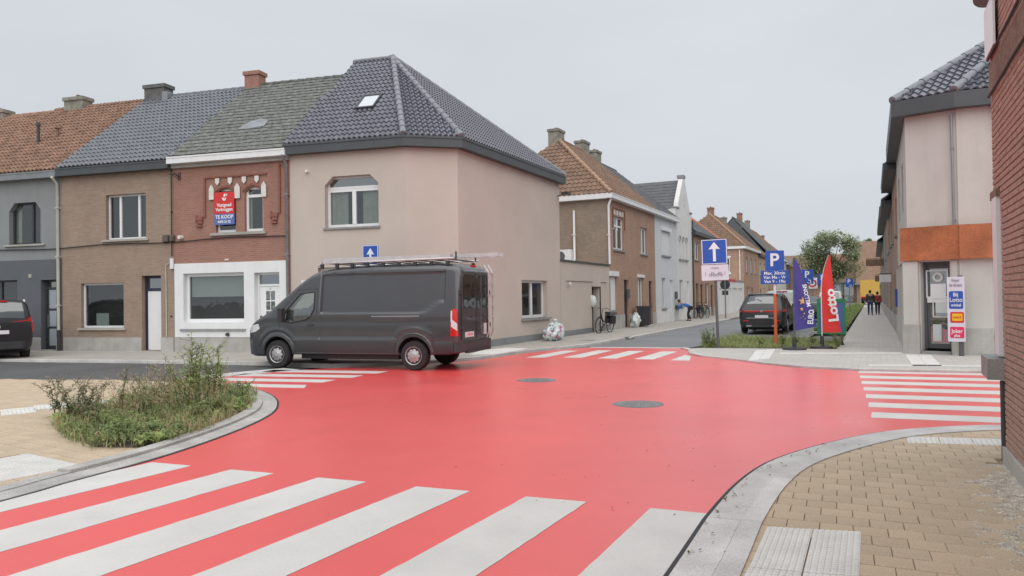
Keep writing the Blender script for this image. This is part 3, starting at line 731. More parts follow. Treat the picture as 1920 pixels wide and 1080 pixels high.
def gable_roof(h, x0, x1, y0, ze, ry, zr, D, m, tm, tw=.22, tl=.32, kind='pan', frame=None, verge='tile_black', x0t=None, x1t=None, limit=0, skip=(), back=True):
    """front slope from (y0,ze) to ridge (ry,zr), back slope to D; tiles laid on the front"""
    s = Vector((0, ry - y0, zr - ze)); L = s.length; s /= L
    r = MB(); th = .10
    r.poly([(x0, y0, ze), (x1, y0, ze), (x1, ry, zr), (x0, ry, zr)])
    if back: r.poly([(x1, D, ze), (x0, D, ze), (x0, ry, zr), (x1, ry, zr)])
    r.poly([(x1, y0, ze - .05), (x0, y0, ze - .05), (x0, ry, zr - .1), (x1, ry, zr - .1)])
    r.poly([(x0, y0, ze), (x0, ry, zr), (x0, ry, zr - .1), (x0, y0, ze - .05)]); r.poly([(x1, y0, ze - .05), (x1, ry, zr - .1), (x1, ry, zr), (x1, y0, ze)])
    R = r.build('roof', m, h, frame)
    lim = tiles(h, frame, (x0, y0, ze), (1, 0, 0), s, [(0, 0), (x1 - x0, 0), (x1 - x0, L), (0, L)], tm, tw, tl, kind, limit, skip=skip)
    # ridge capping
    n = max(1, int((x1 - x0) / .35)); k = MB()
    for i in range(n):
        a, b = x0 + (x1 - x0) * i / n, x0 + (x1 - x0) * (i + 1) / n
        k.tube([(a, ry, zr - .02), (b + .03, ry, zr - .03)], [.11, .095], 8)
    k.build_sub('ridge_cap', tm, R, h, frame)
    return R
def cable(pts, m='cable_black', r=.012, label=None, name='cable', parent=None, frame=None):
    o = MB().tube(pts, r, 5).build(name, m, parent, frame); return o
# ------------------------------------------------------------------ terrace on the left
Lc, uu, nn = Vector((-12.53, 18.72)), Vector((-.9857, -.1687)), Vector((-.1687, .9857))
ROW = 9.71
def row_frame(t): p = Lc + uu * t; return Fr(p.x, p.y, ROW)
RY, D_ = 4.1, 8.6

def skirt(h, x0, x1, z, gaps, m='plinth_stone', y=-.035, joints=1.3, frame=None):
    """stone plinth cut into slabs, open at the doors"""
    edges = [x0]
    for a, b in sorted(gaps): edges += [a, b]
    edges.append(x1)
    for a, b in zip(edges[::2], edges[1::2]):
        n = max(1, round((b - a) / joints))
        for k in range(n):
            p, q = a + (b - a) * k / n, a + (b - a) * (k + 1) / n
            if q - p > .02: MB().box(p + .003, q - .003, y, -.002, 0, z).build('plinth_slab', m, h, frame)

# --- house beyond the left edge (only its roof shows)
h = thing('terraced_house', row_frame(24.4), 'terraced house at far left of which only russet roof and chimney show', 'house')
shell(h, 6.8, D_, 6.3, 9.72, RY, 'brick_brown', [(1, 2.2, .9, 2.4), (3, 4, .05, 2.5), (1, 2.2, 3.8, 5.3), (4, 5.4, 3.8, 5.3)])
for a in ((1, 2.2, .9, 2.4), (1, 2.2, 3.8, 5.3), (4, 5.4, 3.8, 5.3)): window(h, *a, mull=(.5,), glass='glass_dark', back=False)
door(h, 3, 4, .05, 2.5, .12, 'frame_dark')
gutter(h, 0, 6.79, 6.06, 6.3, -.26, 'zinc')
gable_roof(h, .0, 6.795, -.22, 6.32, RY, 9.72, D_, 'tile_brown', 'tile_russet', .18, .27)
chimney(h, 3.7, RY, 1.0, .5, 9.3, 10.0)

# --- grey rendered house
h = thing('terraced_house', row_frame(17.6), 'grey rendered terraced house with russet tiled roof, dark lower walls', 'house')
W = 4.66
holes = [(2.30, 3.75, 3.80, 5.28), (1.0, 2.67, .9, 2.55), (3.73, 4.41, .10, 2.53)]
mb = MB(); panel(mb, .003, W - .003, 3.24, 6.2, [holes[0]], .22); mb.build('wall', 'stucco_grey', h)
mb = MB(); panel(mb, .003, W - .003, .0, 3.24, holes[1:], .22, -.012); mb.build('wall', 'stucco_dark', h)
s_ = MB(); s_.poly([(.004, 0, 0), (.004, 0, 6.2), (.004, RY, 9.7), (.004, D_, 6.2), (.004, D_, 0)]); s_.poly([(W - .004, 0, 0), (W - .004, D_, 0), (W - .004, D_, 6.2), (W - .004, RY, 9.7), (W - .004, 0, 6.2)])
s_.poly([(W, D_, 0), (0, D_, 0), (0, D_, 6.2), (W, D_, 6.2)]); s_.build('wall', 'stucco_grey', h)
c_ = MB()                                             # cut corners of the upper opening
c_.plate([(2.30, 5.28), (2.30, 4.98), (2.55, 5.28)], .001, .22); c_.build('corner_splay', 'stucco_grey', h); c_ = MB(); c_.plate([(3.75, 5.28), (3.50, 5.28), (3.75, 4.98)], .001, .22); c_.build('corner_splay', 'stucco_grey', h)
window(h, 2.30, 3.75, 3.80, 5.28, y=.16, mull=(.62,), m='frame_dark', curtain=('curtain', .3))
sill(h, 2.12, 3.93, 3.80, 'concrete_slab')
window(h, 1.0, 2.67, .9, 2.55, y=.14, mull=(.45,), m='frame_dark'); sill(h, .95, 2.72, .9, frame=None)
door(h, 3.73, 4.41, .10, 2.53, .17, 'frame_dark', [(.16, .98, .06, .34), (.16, .98, .38, .64), (.16, .98, .68, .99)], fan=2.2)
MB().box(3.74, 4.40, -.15, .16, 0, .095).build('doorstep', 'plinth_stone', h)
skirt(h, .0, W - .06, .52, [(3.73, 4.41)])
gutter(h, 0, W - .003, 6.06, 6.30, -.26, 'zinc')
pipe(h, [(4.55, -.30, 6.05), (4.55, -.08, 5.85), (4.58, -.08, .78)], .05, 'pipe_cream'); pipe(h, [(4.58, -.08, .78), (4.58, -.08, .01)], .058, 'pipe_dark')
MB().box(2.96, 3.04, -.05, -.014, 1.75, 1.86, .01).build('doorbell', 'upvc_white', h)
MB().box(3.20, 3.32, -.03, -.014, 2.62, 2.74).build('air_grille', 'concrete_slab', h)
gable_roof(h, .0, W - .003, -.22, 6.32, RY, 9.78, D_, 'tile_brown', 'tile_russet', .18, .27)
chimney(h, 1.15, RY, .95, .5, 9.3, 10.18)
t_ = MB().tube([(1.9, 1.55, 7.7), (1.9, 1.55, 8.45)], .055, 8).tube([(1.9, 1.55, 8.42), (1.9, 1.55, 8.55)], [.09, .07], 8); t_.build('flue', 'pipe_dark', h)
MB().tube([(2.45, 1.9, 8.05), (2.45, 1.9, 8.38)], .05, 8).tube([(2.45, 1.9, 8.36), (2.45, 1.9, 8.42)], [.11, .1], 8).build('flue', 'tile_brown', h)

# --- brown brick house
h = thing('terraced_house', row_frame(12.94), 'brown brick terraced house with dark tiled roof and plain white door', 'house')
W = 4.64
holes = [(1.89, 3.54, 3.83, 5.35), (.81, 2.60, .84, 2.37), (3.34, 4.12, .08, 2.58)]
shell(h, W, D_, 6.2, 9.7, RY, 'brick_brown', holes, rev=.2)
window(h, *holes[0], y=.13, mull=(.30, .77)); sill(h, 1.75, 3.66, 3.83, 'concrete_slab', th=.07)
w_ = window(h, *holes[1], y=.12, fw=.06, glass='glass_clear'); sill(h, .7, 2.7, .84, 'concrete_slab', th=.07)
MB().box(1.22, 1.75, .24, .245, .92, 1.34).build('notice', 'blind', w_)
door(h, *holes[2], .16, 'paint_white', fan=2.07, fm='frame_navy', handle=False, fw=.09)
MB().box(3.36, 4.10, -.2, .14, .0, .075).build('doorstep', 'plinth_stone', h)
skirt(h, .06, W - .01, .52, [(3.34, 4.12)])
gutter(h, .0, W - .004, 6.07, 6.34, -.27, 'gutter_dark')
gable_roof(h, .0, W - .003, -.22, 6.36, RY, 9.86, D_, 'tile_black', 'tile_slateblue', .18, .29)
chimney(h, .50, RY, .95, .5, 9.35, 10.32, 'chimney_dark', pots=0)
MB().box(.0, 1.05, RY - .42, RY - .3, 9.52, 9.60).box(1.0, 1.25, RY - .40, RY - .1, 9.56, 9.95).build('lead_flashing', 'zinc', h)
pipe(h, [(4.60, -.05, 6.1), (4.60, -.05, 3.2)], .018, 'cable_black', name='conduit')
MB().box(4.54, 4.66, -.09, -.003, 2.78, 3.12, .015).build('junction_box', 'paint_white', h)
MB().box(4.50, 4.56, -.045, -.003, 1.20, 1.24).build('wall_anchor', 'pipe_dark', h)
pipe(h, [(4.35, -.03, .55), (4.35, -.03, 2.9), (4.5, -.03, 3.0)], .016, 'pipe_cream', name='conduit')

# --- red brick house with the white shop front
h = thing('terraced_house', row_frame(8.30), 'red brick terraced house with white shop front and white keystones over paired windows', 'house')
W = 4.38
holes = [(1.64, 2.39, 3.90, 5.33), (2.72, 3.40, 3.90, 5.33), (.4, 2.7, 1.0, 2.61), (3.08, 3.99, .06, 2.58)]
shell(h, W, D_, 6.3, 9.85, RY, 'brick_red', holes[:2] + [(.38, 2.72, .98, 2.63), (3.06, 4.01, .0, 2.60)], rev=.2)
c_ = MB()                                             # arched heads
for a, b in ((1.64, 2.39), (2.72, 3.40)):
    n = 8
    for k in range(n):
        u0, u1 = k / n, (k + 1) / n
        z_ = lambda q: 5.33 - .17 * (2 * q - 1) ** 2
        x0_, x1_ = a + (b - a) * u0, a + (b - a) * u1
        c_.plate([(x0_, z_(u0)), (x1_, z_(u1)), (x1_, 5.332), (x0_, 5.332)], .001, .2)
c_.build('arch', 'brick_red', h)
for a, b in ((1.64, 2.39), (2.72, 3.40)):
    window(h, a, b, 3.90, 5.33, y=.10, fw=.075, trans=(.80,), curtain=('curtain', .28) if a > 2 else None)
sill(h, 1.46, 3.50, 3.90, 'concrete_slab', th=.09)
o = MB()
o.box(1.20, 1.27, -.05, -.001, 4.42, 5.74); o.box(1.27, 3.56, -.05, -.001, 5.68, 5.74)
o.box(3.98, 4.05, -.05, -.001, 4.45, 6.0)
for x in (1.02, 3.82):
    o.box(x - .10, x + .14, -.07, -.001, 4.33, 4.45); o.box(x - .06, x + .12, -.055, -.001, 4.22, 4.33); o.box(x - .10, x + .10, -.075, -.001, 4.12, 4.18); o.box(x - .14, x - .09, -.05, -.001, 4.28, 4.5)
o.build('brick_moulding', 'red_trim_brick', h)
for a, b in ((1.64, 2.39), (2.72, 3.40)):             # hood moulds over the arches
    n = 10; q = MB()
    for k in range(n):
        u0, u1 = k / n, (k + 1) / n; x0_, x1_ = a - .06 + (b - a + .12) * u0, a - .06 + (b - a + .12) * u1
        z_ = lambda s: 5.36 - .19 * (2 * s - 1) ** 2
        q.plate([(x0_, z_(u0)), (x1_, z_(u1)), (x1_, z_(u1) + .08), (x0_, z_(u0) + .08)], -.035, -.001)
    q.build('hood_mould', 'red_trim_brick', h)
for x in (1.74, 2.22, 2.74, 3.21):
    MB().plate([(x - .075, 5.66), (x + .075, 5.66), (x + .075, 5.52), (x, 5.43), (x - .075, 5.52)], -.06, -.036).build('keystone', 'stone_white', h)
for x, w in ((1.51, .09), (2.48, .10), (3.46, .09)):
    MB().plate([(x - w, 4.98), (x + w, 4.98), (x + w, 5.34), (x, 5.47), (x - w, 5.34)], -.055, -.038).build('impost_stone', 'stone_white', h)
mb = MB(); panel(mb, .05, 4.29, .53, 2.94, [(.4, 2.7, 1.0, 2.61), (3.08, 3.99, .53, 2.58)], .20, -.045)
for a in ((.05, .05), (4.29, 4.29)): mb.poly([(a[0], -.045, .53), (a[0], -.045, 2.94), (a[0], 0, 2.94), (a[0], 0, .53)])
mb.poly([(.05, -.045, 2.94), (4.29, -.045, 2.94), (4.29, 0, 2.94), (.05, 0, 2.94)]); mb.build('shop_front', 'paint_white', h)
w_ = window(h, .4, 2.7, 1.0, 2.61, y=.12, fw=.10, glass='glass_clear')
MB().poly([(.5, .24, 1.84), (2.62, .24, 1.84), (2.62, .24, 2.55), (.5, .24, 2.55)]).build('roller_blind', 'blind', w_)
sill(h, .28, 2.76, .80, th=.07, dep=.09, y1=-.046)
MB().lathe([(.05, -.14), (.06, -.06)], 10, axis='y', c=(2.1, 0, .62)).build('vent_cap', 'pipe_dark', h)
d_ = door(h, 3.08, 3.99, .06, 2.58, .13, 'upvc_white', [(.30, .49, .46, .62), (.53, .72, .46, .62), (.30, .49, .64, .77), (.53, .72, .64, .77), (.30, .49, .79, .93), (.53, .72, .79, .93)], lm='glass_dark', fan=2.14, handle=False)
text('61', .07, 'letter_grey', d_, Matrix.Translation((3.54, .145, 2.06)), 'door_number')
MB().box(3.19, 3.23, .10, .15, 1.0, 1.2).build_sub('handle', 'pipe_dark', d_, h)
MB().box(3.10, 3.97, -.2, .12, .0, .055).build('doorstep', 'plinth_stone', h)
skirt(h, .02, W - .06, .525, [(3.08, 3.99)], joints=1.0)
gutter(h, -.02, W - .0, 6.2, 6.42, -.30, 'paint_white'); MB().box(.0, W - .003, -.12, -.003, 6.08, 6.2).build('cornice', 'concrete_slab', h)
gable_roof(h, .0, W - .003, -.24, 6.44, RY, 9.92, D_, 'slate', 'tile_weathered', .24, .26, kind='flat')
chimney(h, .30, RY, .62, .45, 9.4, 10.42, 'brick_red', pots=0)
zq = lambda y: 6.44 + (y + .24) * .802 + .055
MB().poly([(1.75, 1.0, zq(1.0)), (2.1, .95, zq(.95)), (2.75, 1.05, zq(1.05)), (2.7, 1.4, zq(1.4)), (2.3, 1.55, zq(1.55)), (1.95, 1.38, zq(1.38))]).build('pale_patch', 'zinc', h)  # flat patch, paler than the tiles, lying on the slope
pipe(h, [(4.30, -.34, 6.2), (4.30, -.08, 5.95), (4.31, -.08, .3)], .045, 'zinc')
MB().box(1.98, 2.11, -.035, -.003, 3.0, 3.05).build('number_plate', 'stone_white', h)
# lamp bracket near the eaves
lb = thing('wall_bracket', Fr(*(Lc + uu * 8.05), ROW), 'dark iron bracket on the brick wall below the white gutter', 'bracket')
MB().tube([(0, 0, 5.80), (0, -.25, 5.88), (.02, -.55, 5.82)], .03, 6).box(-.05, .05, -.03, 0, 5.7, 5.95).tube([(0, -.01, 5.72), (0, -.4, 5.84)], .015, 6).build('arm', 'pole_brown', lb)
# telephone / power cables strung along the fronts
cb = []
for k in range(41):
    t = 17.6 - k * (17.6 - 4.0) / 40; p = Lc + uu * t - nn * .05; cb.append((p.x, p.y, 3.58 + .03 * math.sin(t * 1.3) + .012 * (17 - t)))
tag(cable(cb, r=.02), 'black cable strung along the terrace fronts below the upper windows', 'cable')
jb = thing('cable_joint', Fr(*(Lc + uu * 8.25), ROW), 'grey cable joint boxes on the wall between brown and red houses', 'box')
MB().box(-.42, -.2, -.12, -.01, 3.68, 3.9, .02).box(-.15, .02, -.12, -.01, 3.70, 3.88, .02).build('box', 'pole_brown', jb); MB().lathe([(.06, -.16), (.07, -.01)], 10, axis='y', c=(.28, 0, 3.80)).build('box', 'stone_white', jb)

# --- for-sale board fixed over the left upper window
sg = thing('for_sale_sign', row_frame(6.67), 'red and blue for sale board fixed over an upper window', 'sign')
MB().box(.01, .76, -.075, -.055, 4.50, 5.20).build('panel', 'sign_red', sg); MB().box(.01, .76, -.075, -.055, 4.15, 4.497).build('panel', 'sign_bluegrey', sg)
for tx, z, s, m_, xs in (('Vastgoed', 4.78, .155, 'sign_white', .95), ('Verbruggen', 4.635, .15, 'sign_white', .9), ('TE KOOP', 4.395, .16, 'sign_white', 1.0), ('0475 31 52', 4.24, .105, 'sign_white', 1.0)):
    text(tx, s, m_, sg, Matrix.Translation((.385, -.079, z)), xs=xs, depth=.002, bold=.004)
e = MB()
e.plate([(.30, 5.00), (.36, 4.92), (.42, 4.92), (.47, 5.01), (.43, 5.02), (.40, 4.98), (.35, 5.03)], -.080, -.076); e.plate([(.36, 5.06), (.40, 5.04), (.45, 5.08), (.43, 5.15), (.38, 5.13)], -.080, -.076); e.plate([(.46, 5.07), (.50, 5.08), (.50, 5.15), (.47, 5.13)], -.080, -.076)
e.build('emblem', 'sign_white', sg)

# --- pink rendered corner house
F0 = row_frame(3.95)
h = thing('corner_house', F0, 'pink rendered corner house with glossy dark tiled hip roof', 'house')
Rc = Vector((-11.30, 19.73)); FC = Fr(Lc.x, Lc.y, math.degrees(math.atan2(Rc.y - Lc.y, Rc.x - Lc.x))); CL = (Rc - Lc).length
FS = Fr(Rc.x, Rc.y, 90); SL = 8.2
ZW = 6.3
mb = MB(); panel(mb, .0, 3.95, 0, ZW, [(1.25, 3.07, 3.90, 5.48), (.98, 2.69, .9, 2.68)], .24); mb.build('wall', 'stucco_pink', h)
c_ = MB(); c_.plate([(1.25, 5.481), (1.25, 5.21), (1.53, 5.481)], .001, .24); c_.build('corner_splay', 'stucco_pink', h); c_ = MB(); c_.plate([(3.07, 5.481), (2.79, 5.481), (3.07, 5.21)], .001, .24); c_.build('corner_splay', 'stucco_pink', h)
mb = MB(); panel(mb, 0, CL, 0, ZW, []); mb.build('wall', 'stucco_pink', h, FC)
mb = MB(); panel(mb, 0, SL, 0, ZW, [(4.5, 6.82, .90, 2.30)], .26); mb.poly([(SL, 0, 0), (SL, 7, 0), (SL, 7, ZW), (SL, 0, ZW)]); mb.build('wall', 'stucco_pink', h, FS)
mb = MB(); mb.poly([(.004, 0, 0), (.004, 0, ZW), (.004, 4.2, 10.2), (.004, 8.2, ZW), (.004, 8.2, 0)]); mb.build('wall', 'stucco_pink', h)
window(h, 1.25, 3.07, 3.90, 5.10, y=.19, fw=.085, mull=(.5,), curtain=('curtain', .14)); window(h, 1.25, 3.07, 5.10, 5.48, y=.19, fw=.06, glass='glass_dark'); sill(h, 1.2, 3.12, 3.90, th=.06, dep=.06)
window(h, .98, 2.69, .9, 2.68, y=.17, fw=.07, mull=(.5,)); sill(h, .92, 2.75, .9)
window(h, 4.5, 6.82, .90, 2.30, y=.18, fw=.09, mull=(.52,), frame=FS); sill(h, 4.42, 7.0, .90, 'stone_sill', th=.07, dep=.10, frame=FS, y1=.2)
for fr, a, b in ((None, .0, 3.95), (FC, 0, CL), (FS, 0, 3.5), (FS, 3.5, SL)):
    MB().box(a + .002, b - .002, -.025, -.002, 0, .30).build('plinth_slab', 'plinth_grey', h, fr)
MB().box(.42, .60, -.05, -.003, 2.14, 2.30).build('letter_box', 'paint_white', h)
MB().lathe([(.03, -.12), (.05, -.1), (.05, -.003)], 10, axis='y', c=(.66, 0, 5.68)).build('wall_lamp', 'stone_white', h)
# deep dark fascia following the three faces
def mitre(frames, off, z):  # world points of the offset eave line
    pts = []
    P0 = frames[0][0] @ Vector((-.06, -off, z)); pts.append(P0)
    for (fa, la), (fb, lb) in zip(frames, frames[1:]):
        a0, a1 = fa @ Vector((0, -off, z)), fa @ Vector((la, -off, z)); b0, b1 = fb @ Vector((0, -off, z)), fb @ Vector((lb, -off, z))
        d1, d2 = (a1 - a0), (b1 - b0); cr = d1.x * d2.y - d1.y * d2.x
        t = ((b0.x - a0.x) * d2.y - (b0.y - a0.y) * d2.x) / cr; pts.append(a0 + d1 * t)
    fa, la = frames[-1]; pts.append(fa @ Vector((la + .12, -off, z)))
    return pts
FRS = [(F0, 3.95), (FC, CL), (FS, SL)]
o1, o2, o3 = mitre(FRS, .25, 6.22), mitre(FRS, .25, 6.52), mitre(FRS, -.004, 6.22)
I = F0.inverted(); mb = MB()
for k in range(3):
    mb.poly([I @ o1[k], I @ o1[k + 1], I @ o2[k + 1], I @ o2[k]]); mb.poly([I @ o3[k], I @ o3[k + 1], I @ o1[k + 1], I @ o1[k]])
for k in (0, 3):
    q = Vector(o3[k]); q.z = 6.52; mb.poly([I @ o1[k], I @ o2[k], I @ q, I @ o3[k]])
mb.build('gutter', 'gutter_dark', h)
o4 = mitre(FRS, .27, 6.52); o5 = mitre(FRS, .22, 6.56); mb = MB()
for k in range(3):
    a, b, c, d = o4[k], o4[k + 1], o5[k + 1].copy(), o5[k].copy(); mb.poly([I @ a, I @ b, I @ c, I @ d]); a2, b2 = a.copy(), b.copy(); a2.z = b2.z = 6.47; mb.poly([I @ a2, I @ b2, I @ b, I @ a])
mb.build('gutter_lip', 'gutter_dark', h)
apex = F0 @ Vector((1.66, 4.2, 10.40)); ridL = F0 @ Vector((.10, 4.2, 10.40)); ev = mitre(FRS, .21, 6.54)
mb = MB(); mb.poly([I @ ev[0], I @ ev[1], I @ apex, I @ ridL]); mb.poly([I @ ev[1], I @ ev[2], I @ apex]); mb.poly([I @ ev[2], I @ ev[3], I @ apex])
bk = F0 @ Vector((.0, 8.4, 6.5)); mb.poly([I @ ridL, I @ apex, I @ ev[3], I @ bk]); mb.poly([I @ ev[0], I @ ridL, I @ (F0 @ Vector((-.02, 4.2, 9.7))), I @ (F0 @ Vector((-.02, -.2, 6.3)))])
mb.build('roof', 'tile_black', h)
lim = 300
def face_tiles(a, b, tops, lim, skip=()):
    e = (b - a).normalized(); m = tops[0] - a; n_ = e.cross(m).normalized(); s = n_.cross(e).normalized()
    poly = [(0, 0), ((b - a).length, 0)] + [((t - a).dot(e), (t - a).dot(s)) for t in tops]
    return tiles(h, Matrix(), a, e, s, poly, 'tile_black', .172, .285, 'pan', lim, skip=skip)
sk = [(1.70, 1.85), (2.47, 1.85), (2.47, 2.86), (1.70, 2.86)]
lim = face_tiles(ev[0], ev[1], [apex, ridL], lim, [sk])
lim = face_tiles(ev[1], ev[2], [apex], lim)
face_tiles(ev[2], ev[3], [apex], 0)
for a, b in ((ev[1], apex), (ev[2], apex), (ev[3], apex)):                      # hip capping tiles
    n = int((b - a).length / .38); d = (b - a) / n; n = n
    for k in range(n):
        p, q = I @ (a + d * k), I @ (a + d * (k + 1.08))
        MB().tube([p + Vector((0, 0, .03)), q + Vector((0, 0, .035))], [.115, .095], 10).build('hip_tile', 'ridge_tile', h, smooth=True, angle=50)
MB().tube([I @ (ridL + Vector((0, 0, .02))), I @ (apex + Vector((0, 0, .02)))], .1, 10).build('ridge_cap', 'tile_black', h)
MB().lathe([(.13, 10.36), (.10, 10.5), (.03, 10.56)], 10, c=tuple((I @ apex).xy) + (0,)).build('finial', 'ridge_tile', h)
e_ = (ev[1] - ev[0]).normalized(); n_ = e_.cross(ridL - ev[0]).normalized(); s_ = n_.cross(e_).normalized()
def onroof(a, b, c): return I @ (ev[0] + e_ * a + s_ * b + n_ * c)
def roofbox(a0, a1, b0, b1, c0, c1):
    mb = MB(); mb.v = [tuple(onroof(*p)) for p in ((a0, b0, c0), (a1, b0, c0), (a1, b1, c0), (a0, b1, c0), (a0, b0, c1), (a1, b0, c1), (a1, b1, c1), (a0, b1, c1))]
    mb.f = [[4, 5, 6, 7], [0, 1, 5, 4], [1, 2, 6, 5], [2, 3, 7, 6], [3, 0, 4, 7]]; return mb
w_ = roofbox(1.74, 2.43, 1.89, 1.96, 0, .11).add(roofbox(1.74, 2.43, 2.75, 2.82, 0, .11)).add(roofbox(1.74, 1.80, 1.96, 2.75, 0, .11)).add(roofbox(2.37, 2.43, 1.96, 2.75, 0, .11)).build('skylight', 'frame_dark', h)
glass_mat('glass_sky', tint=(.5, .52, .55), mirror=.6, thru=0); roofbox(1.80, 2.37, 1.96, 2.75, .02, .085).build('pane', 'glass_sky', w_)
# floodlight on the far end of the corner house
fl = thing('floodlight', FS @ Matrix.Translation((8.0, -.02, 5.72)), 'small black floodlight at the right end of the pink wall', 'lamp')
MB().tube([(0, 0, 0), (0, -.25, .05)], .02, 6).build('arm', 'pipe_dark', fl); MB().prism([(-.16, -.52), (.16, -.52), (.12, -.2), (-.12, -.2)], .03, .12).build('head', 'pipe_dark', fl)
# ------------------------------------------------------------------ houses of the far street, left side (x along the street, y away from it)
def SF(t): return Fr(-11.30, 19.73 + t, 90)
# low rendered yard wall with its gate
h = thing('yard_wall', SF(8.2), 'low pink rendered annex with a blind garage front and a side gate', 'wall')
mb = MB(); panel(mb, .01, 6.2, 0, 3.12, [(.55, 3.85, .0, 2.34), (3.85, 4.92, .0, 2.12), (4.92, 5.75, 0, 2.34)], .05); mb.poly([(6.2, 0, 0), (6.2, 4, 0), (6.2, 4, 3.12), (6.2, 0, 3.12)])
mb.poly([(.01, 0, 3.12), (6.2, 0, 3.12), (6.2, 5, 3.12), (.01, 5, 3.12)]); mb.build('wall', 'stucco_pink', h)
mb = MB(); mb.box(.55, 3.85, .045, .1, .28, 2.34); mb.box(4.92, 5.75, .045, .1, .28, 2.34); mb.box(3.85, 4.92, .046, .1, 2.12, 2.34); mb.build('infill', 'stucco_pink', h)
MB().box(.55, 3.85, .03, .1, 0, .28).box(4.92, 5.75, .03, .1, 0, .28).box(.0, .55, -.02, -.001, 0, .28).box(5.75, 6.2, -.02, -.001, 0, .28).build('plinth_slab', 'plinth_grey', h)
MB().box(3.85, 4.92, .55, .6, 0, 2.13).box(4.90, 4.92, .1, .55, 0, 2.12).build('gate_recess', 'stucco_beige', h)
mb = MB()
for k in range(7): mb.box(3.87 + k * .15, 3.87 + k * .15 + .14, .50, .54, .03, 2.08)
mb.build('gate', 'tile_brown', h)
MB().box(-.02, 6.22, -.06, .2, 3.12, 3.19).build('coping', 'gutter_dark', h)
MB().lathe([(.0, .0), (.07, .02), (.07, .09), (.02, .12)], 10, axis='y', c=(.9, -.12, 2.2)).build('lamp', 'stone_white', h)
ac = thing('air_conditioner', Fr(-13.2, 32.9, 0, 3.19), 'white air conditioning unit on the flat roof of the annex', 'air conditioner')
MB().box(-.42, .42, 0, .34, .08, .72, .02).build('casing', 'paint_white', ac); MB().lathe([(.24, -.012), (.24, 0), (.2, -.0)], 20, axis='y', c=(-.1, 0, .40)).build('fan_grille', 'grey_plastic', ac)
MB().box(-.38, -.3, .02, .3, 0, .08).box(.3, .38, .02, .3, 0, .08).build('foot', 'pipe_dark', ac)

def far_house(label, t, W, ze, zr, wm, rm, wins, doors, eave='paint_white', ry=4.0, D=8.2, hipL=False, side=None, roofbase=None, fm='upvc_white', sills=True, name='street_house', frame=None, over=.3, tw=.26, tl=.34, kind='pan', chim=(), cm='chimney_stone', gut=.24, plinth='plinth_stone', cat='house'):
    h = thing(name, frame or SF(t), label, cat)
    holes = [w[:4] for w in wins] + [d[:4] for d in doors]
    shell(h, W, D, ze, zr - .12, ry, wm, holes, rev=.16, gableL=not hipL, sidem=side)
    for w in wins:
        o = w[4] if len(w) > 4 else {}
        if o.get('shut'): MB().box(w[0] + .01, w[1] - .01, .05, .1, w[2] + .01, w[3] - .01).build('shutter', o['shut'], h)
        else: window(h, *w[:4], y=.10, fw=o.get('fw', .07), mull=o.get('mull', ()), trans=o.get('trans', ()), m=o.get('m', fm), glass='glass_dark', back=False)
        if sills: sill(h, w[0] - .08, w[1] + .08, w[2], dep=.08, th=.09)
    for d in doors: door(h, *d[:4], .10, d[4] if len(d) > 4 else 'frame_dark', handle=False, lights=d[5] if len(d) > 5 else ())
    if plinth: skirt(h, .01, W - .01, .75, [(d[0], d[1]) for d in doors], plinth, joints=2.5)
    gutter(h, -.02 if not hipL else -over, W - .004, ze - .02, ze + gut - .02, -over, eave)
    if not hipL:
        gable_roof(h, .0, W - .003, -over + .05, ze + gut - .04, ry, zr, D, roofbase or rm, rm, tw, tl, kind)
    else:
        z0, y0, x0, hx = ze + gut - .04, -over + .05, -over + .05, hipL
        r = MB(); r.poly([(x0, y0, z0), (W - .003, y0, z0), (W - .003, ry, zr), (hx, ry, zr)]); r.poly([(x0, D, z0), (x0, y0, z0), (hx, ry, zr)]); r.poly([(W, D, z0), (x0, D, z0), (hx, ry, zr), (W, ry, zr)]); r.build('roof', rm, h)
        s = Vector((0, ry - y0, zr - z0)); Ls = s.length; s /= Ls
        tiles(h, None, (x0, y0, z0), (1, 0, 0), s, [(0, 0), (W - x0, 0), (W - x0, Ls), (hx - x0, Ls)], rm, tw, tl, kind)
        s = Vector((hx - x0, 0, zr - z0)); Ls = s.length; s /= Ls; wd = D - y0
        tiles(h, None, (x0, D, z0), (0, -1, 0), s, [(0, 0), (wd, 0), (D - ry, Ls)], rm, tw, tl, kind)
        MB().box(x0 - .02, -.002, y0, D, ze - .02, ze + gut - .02).build('gutter', eave, h)
        a, b = Vector((x0, y0, z0 + .04)), Vector((hx, ry, zr + .04)); n = int((b - a).length / .38); d = (b - a) / n
        for k in range(n): MB().tube([a + d * k, a + d * (k + 1.1)], [.12, .10], 8).build('hip_tile', 'tile_hip' if 'brown' in rm or 'russet' in rm else 'ridge_tile', h)
        MB().tube([b, (W, ry, zr + .03)], .11, 8).build('ridge_cap', rm, h)
    for c in chim: chimney(h, *c, cm)
    return h
h = far_house('tan brick house with hipped brown tile roof behind the pink annex', 14.4, 8.45, 6.36, 10.25, 'brick_tan', 'tile_brown',
    [(.72, 2.45, 3.97, 5.60, dict(mull=(.5,), trans=(.72,))), (5.45, 6.75, 3.97, 5.42, dict(mull=(.5,))), (.15, 1.05, .97, 2.62, dict(shut='paint_white')), (4.8, 5.85, .82, 2.64, dict(mull=(.5,)))],
    [(2.33, 3.09, .08, 2.5, 'frame_dark'), (7.0, 7.72, .05, 2.5, 'frame_dark')], hipL=3.7, side='brick_sooty', chim=((3.9, 4.2, .9, .6, 9.9, 10.85), (7.7, 4.1, .9, .6, 9.9, 10.9)))
for x in (.80, 1.25, 1.7, 2.1): MB().plate([(x, 5.66), (x + .16, 5.66), (x + .16, 5.9), (x, 5.9)], -.05, -.001).build('keystone', 'stone_white', h)
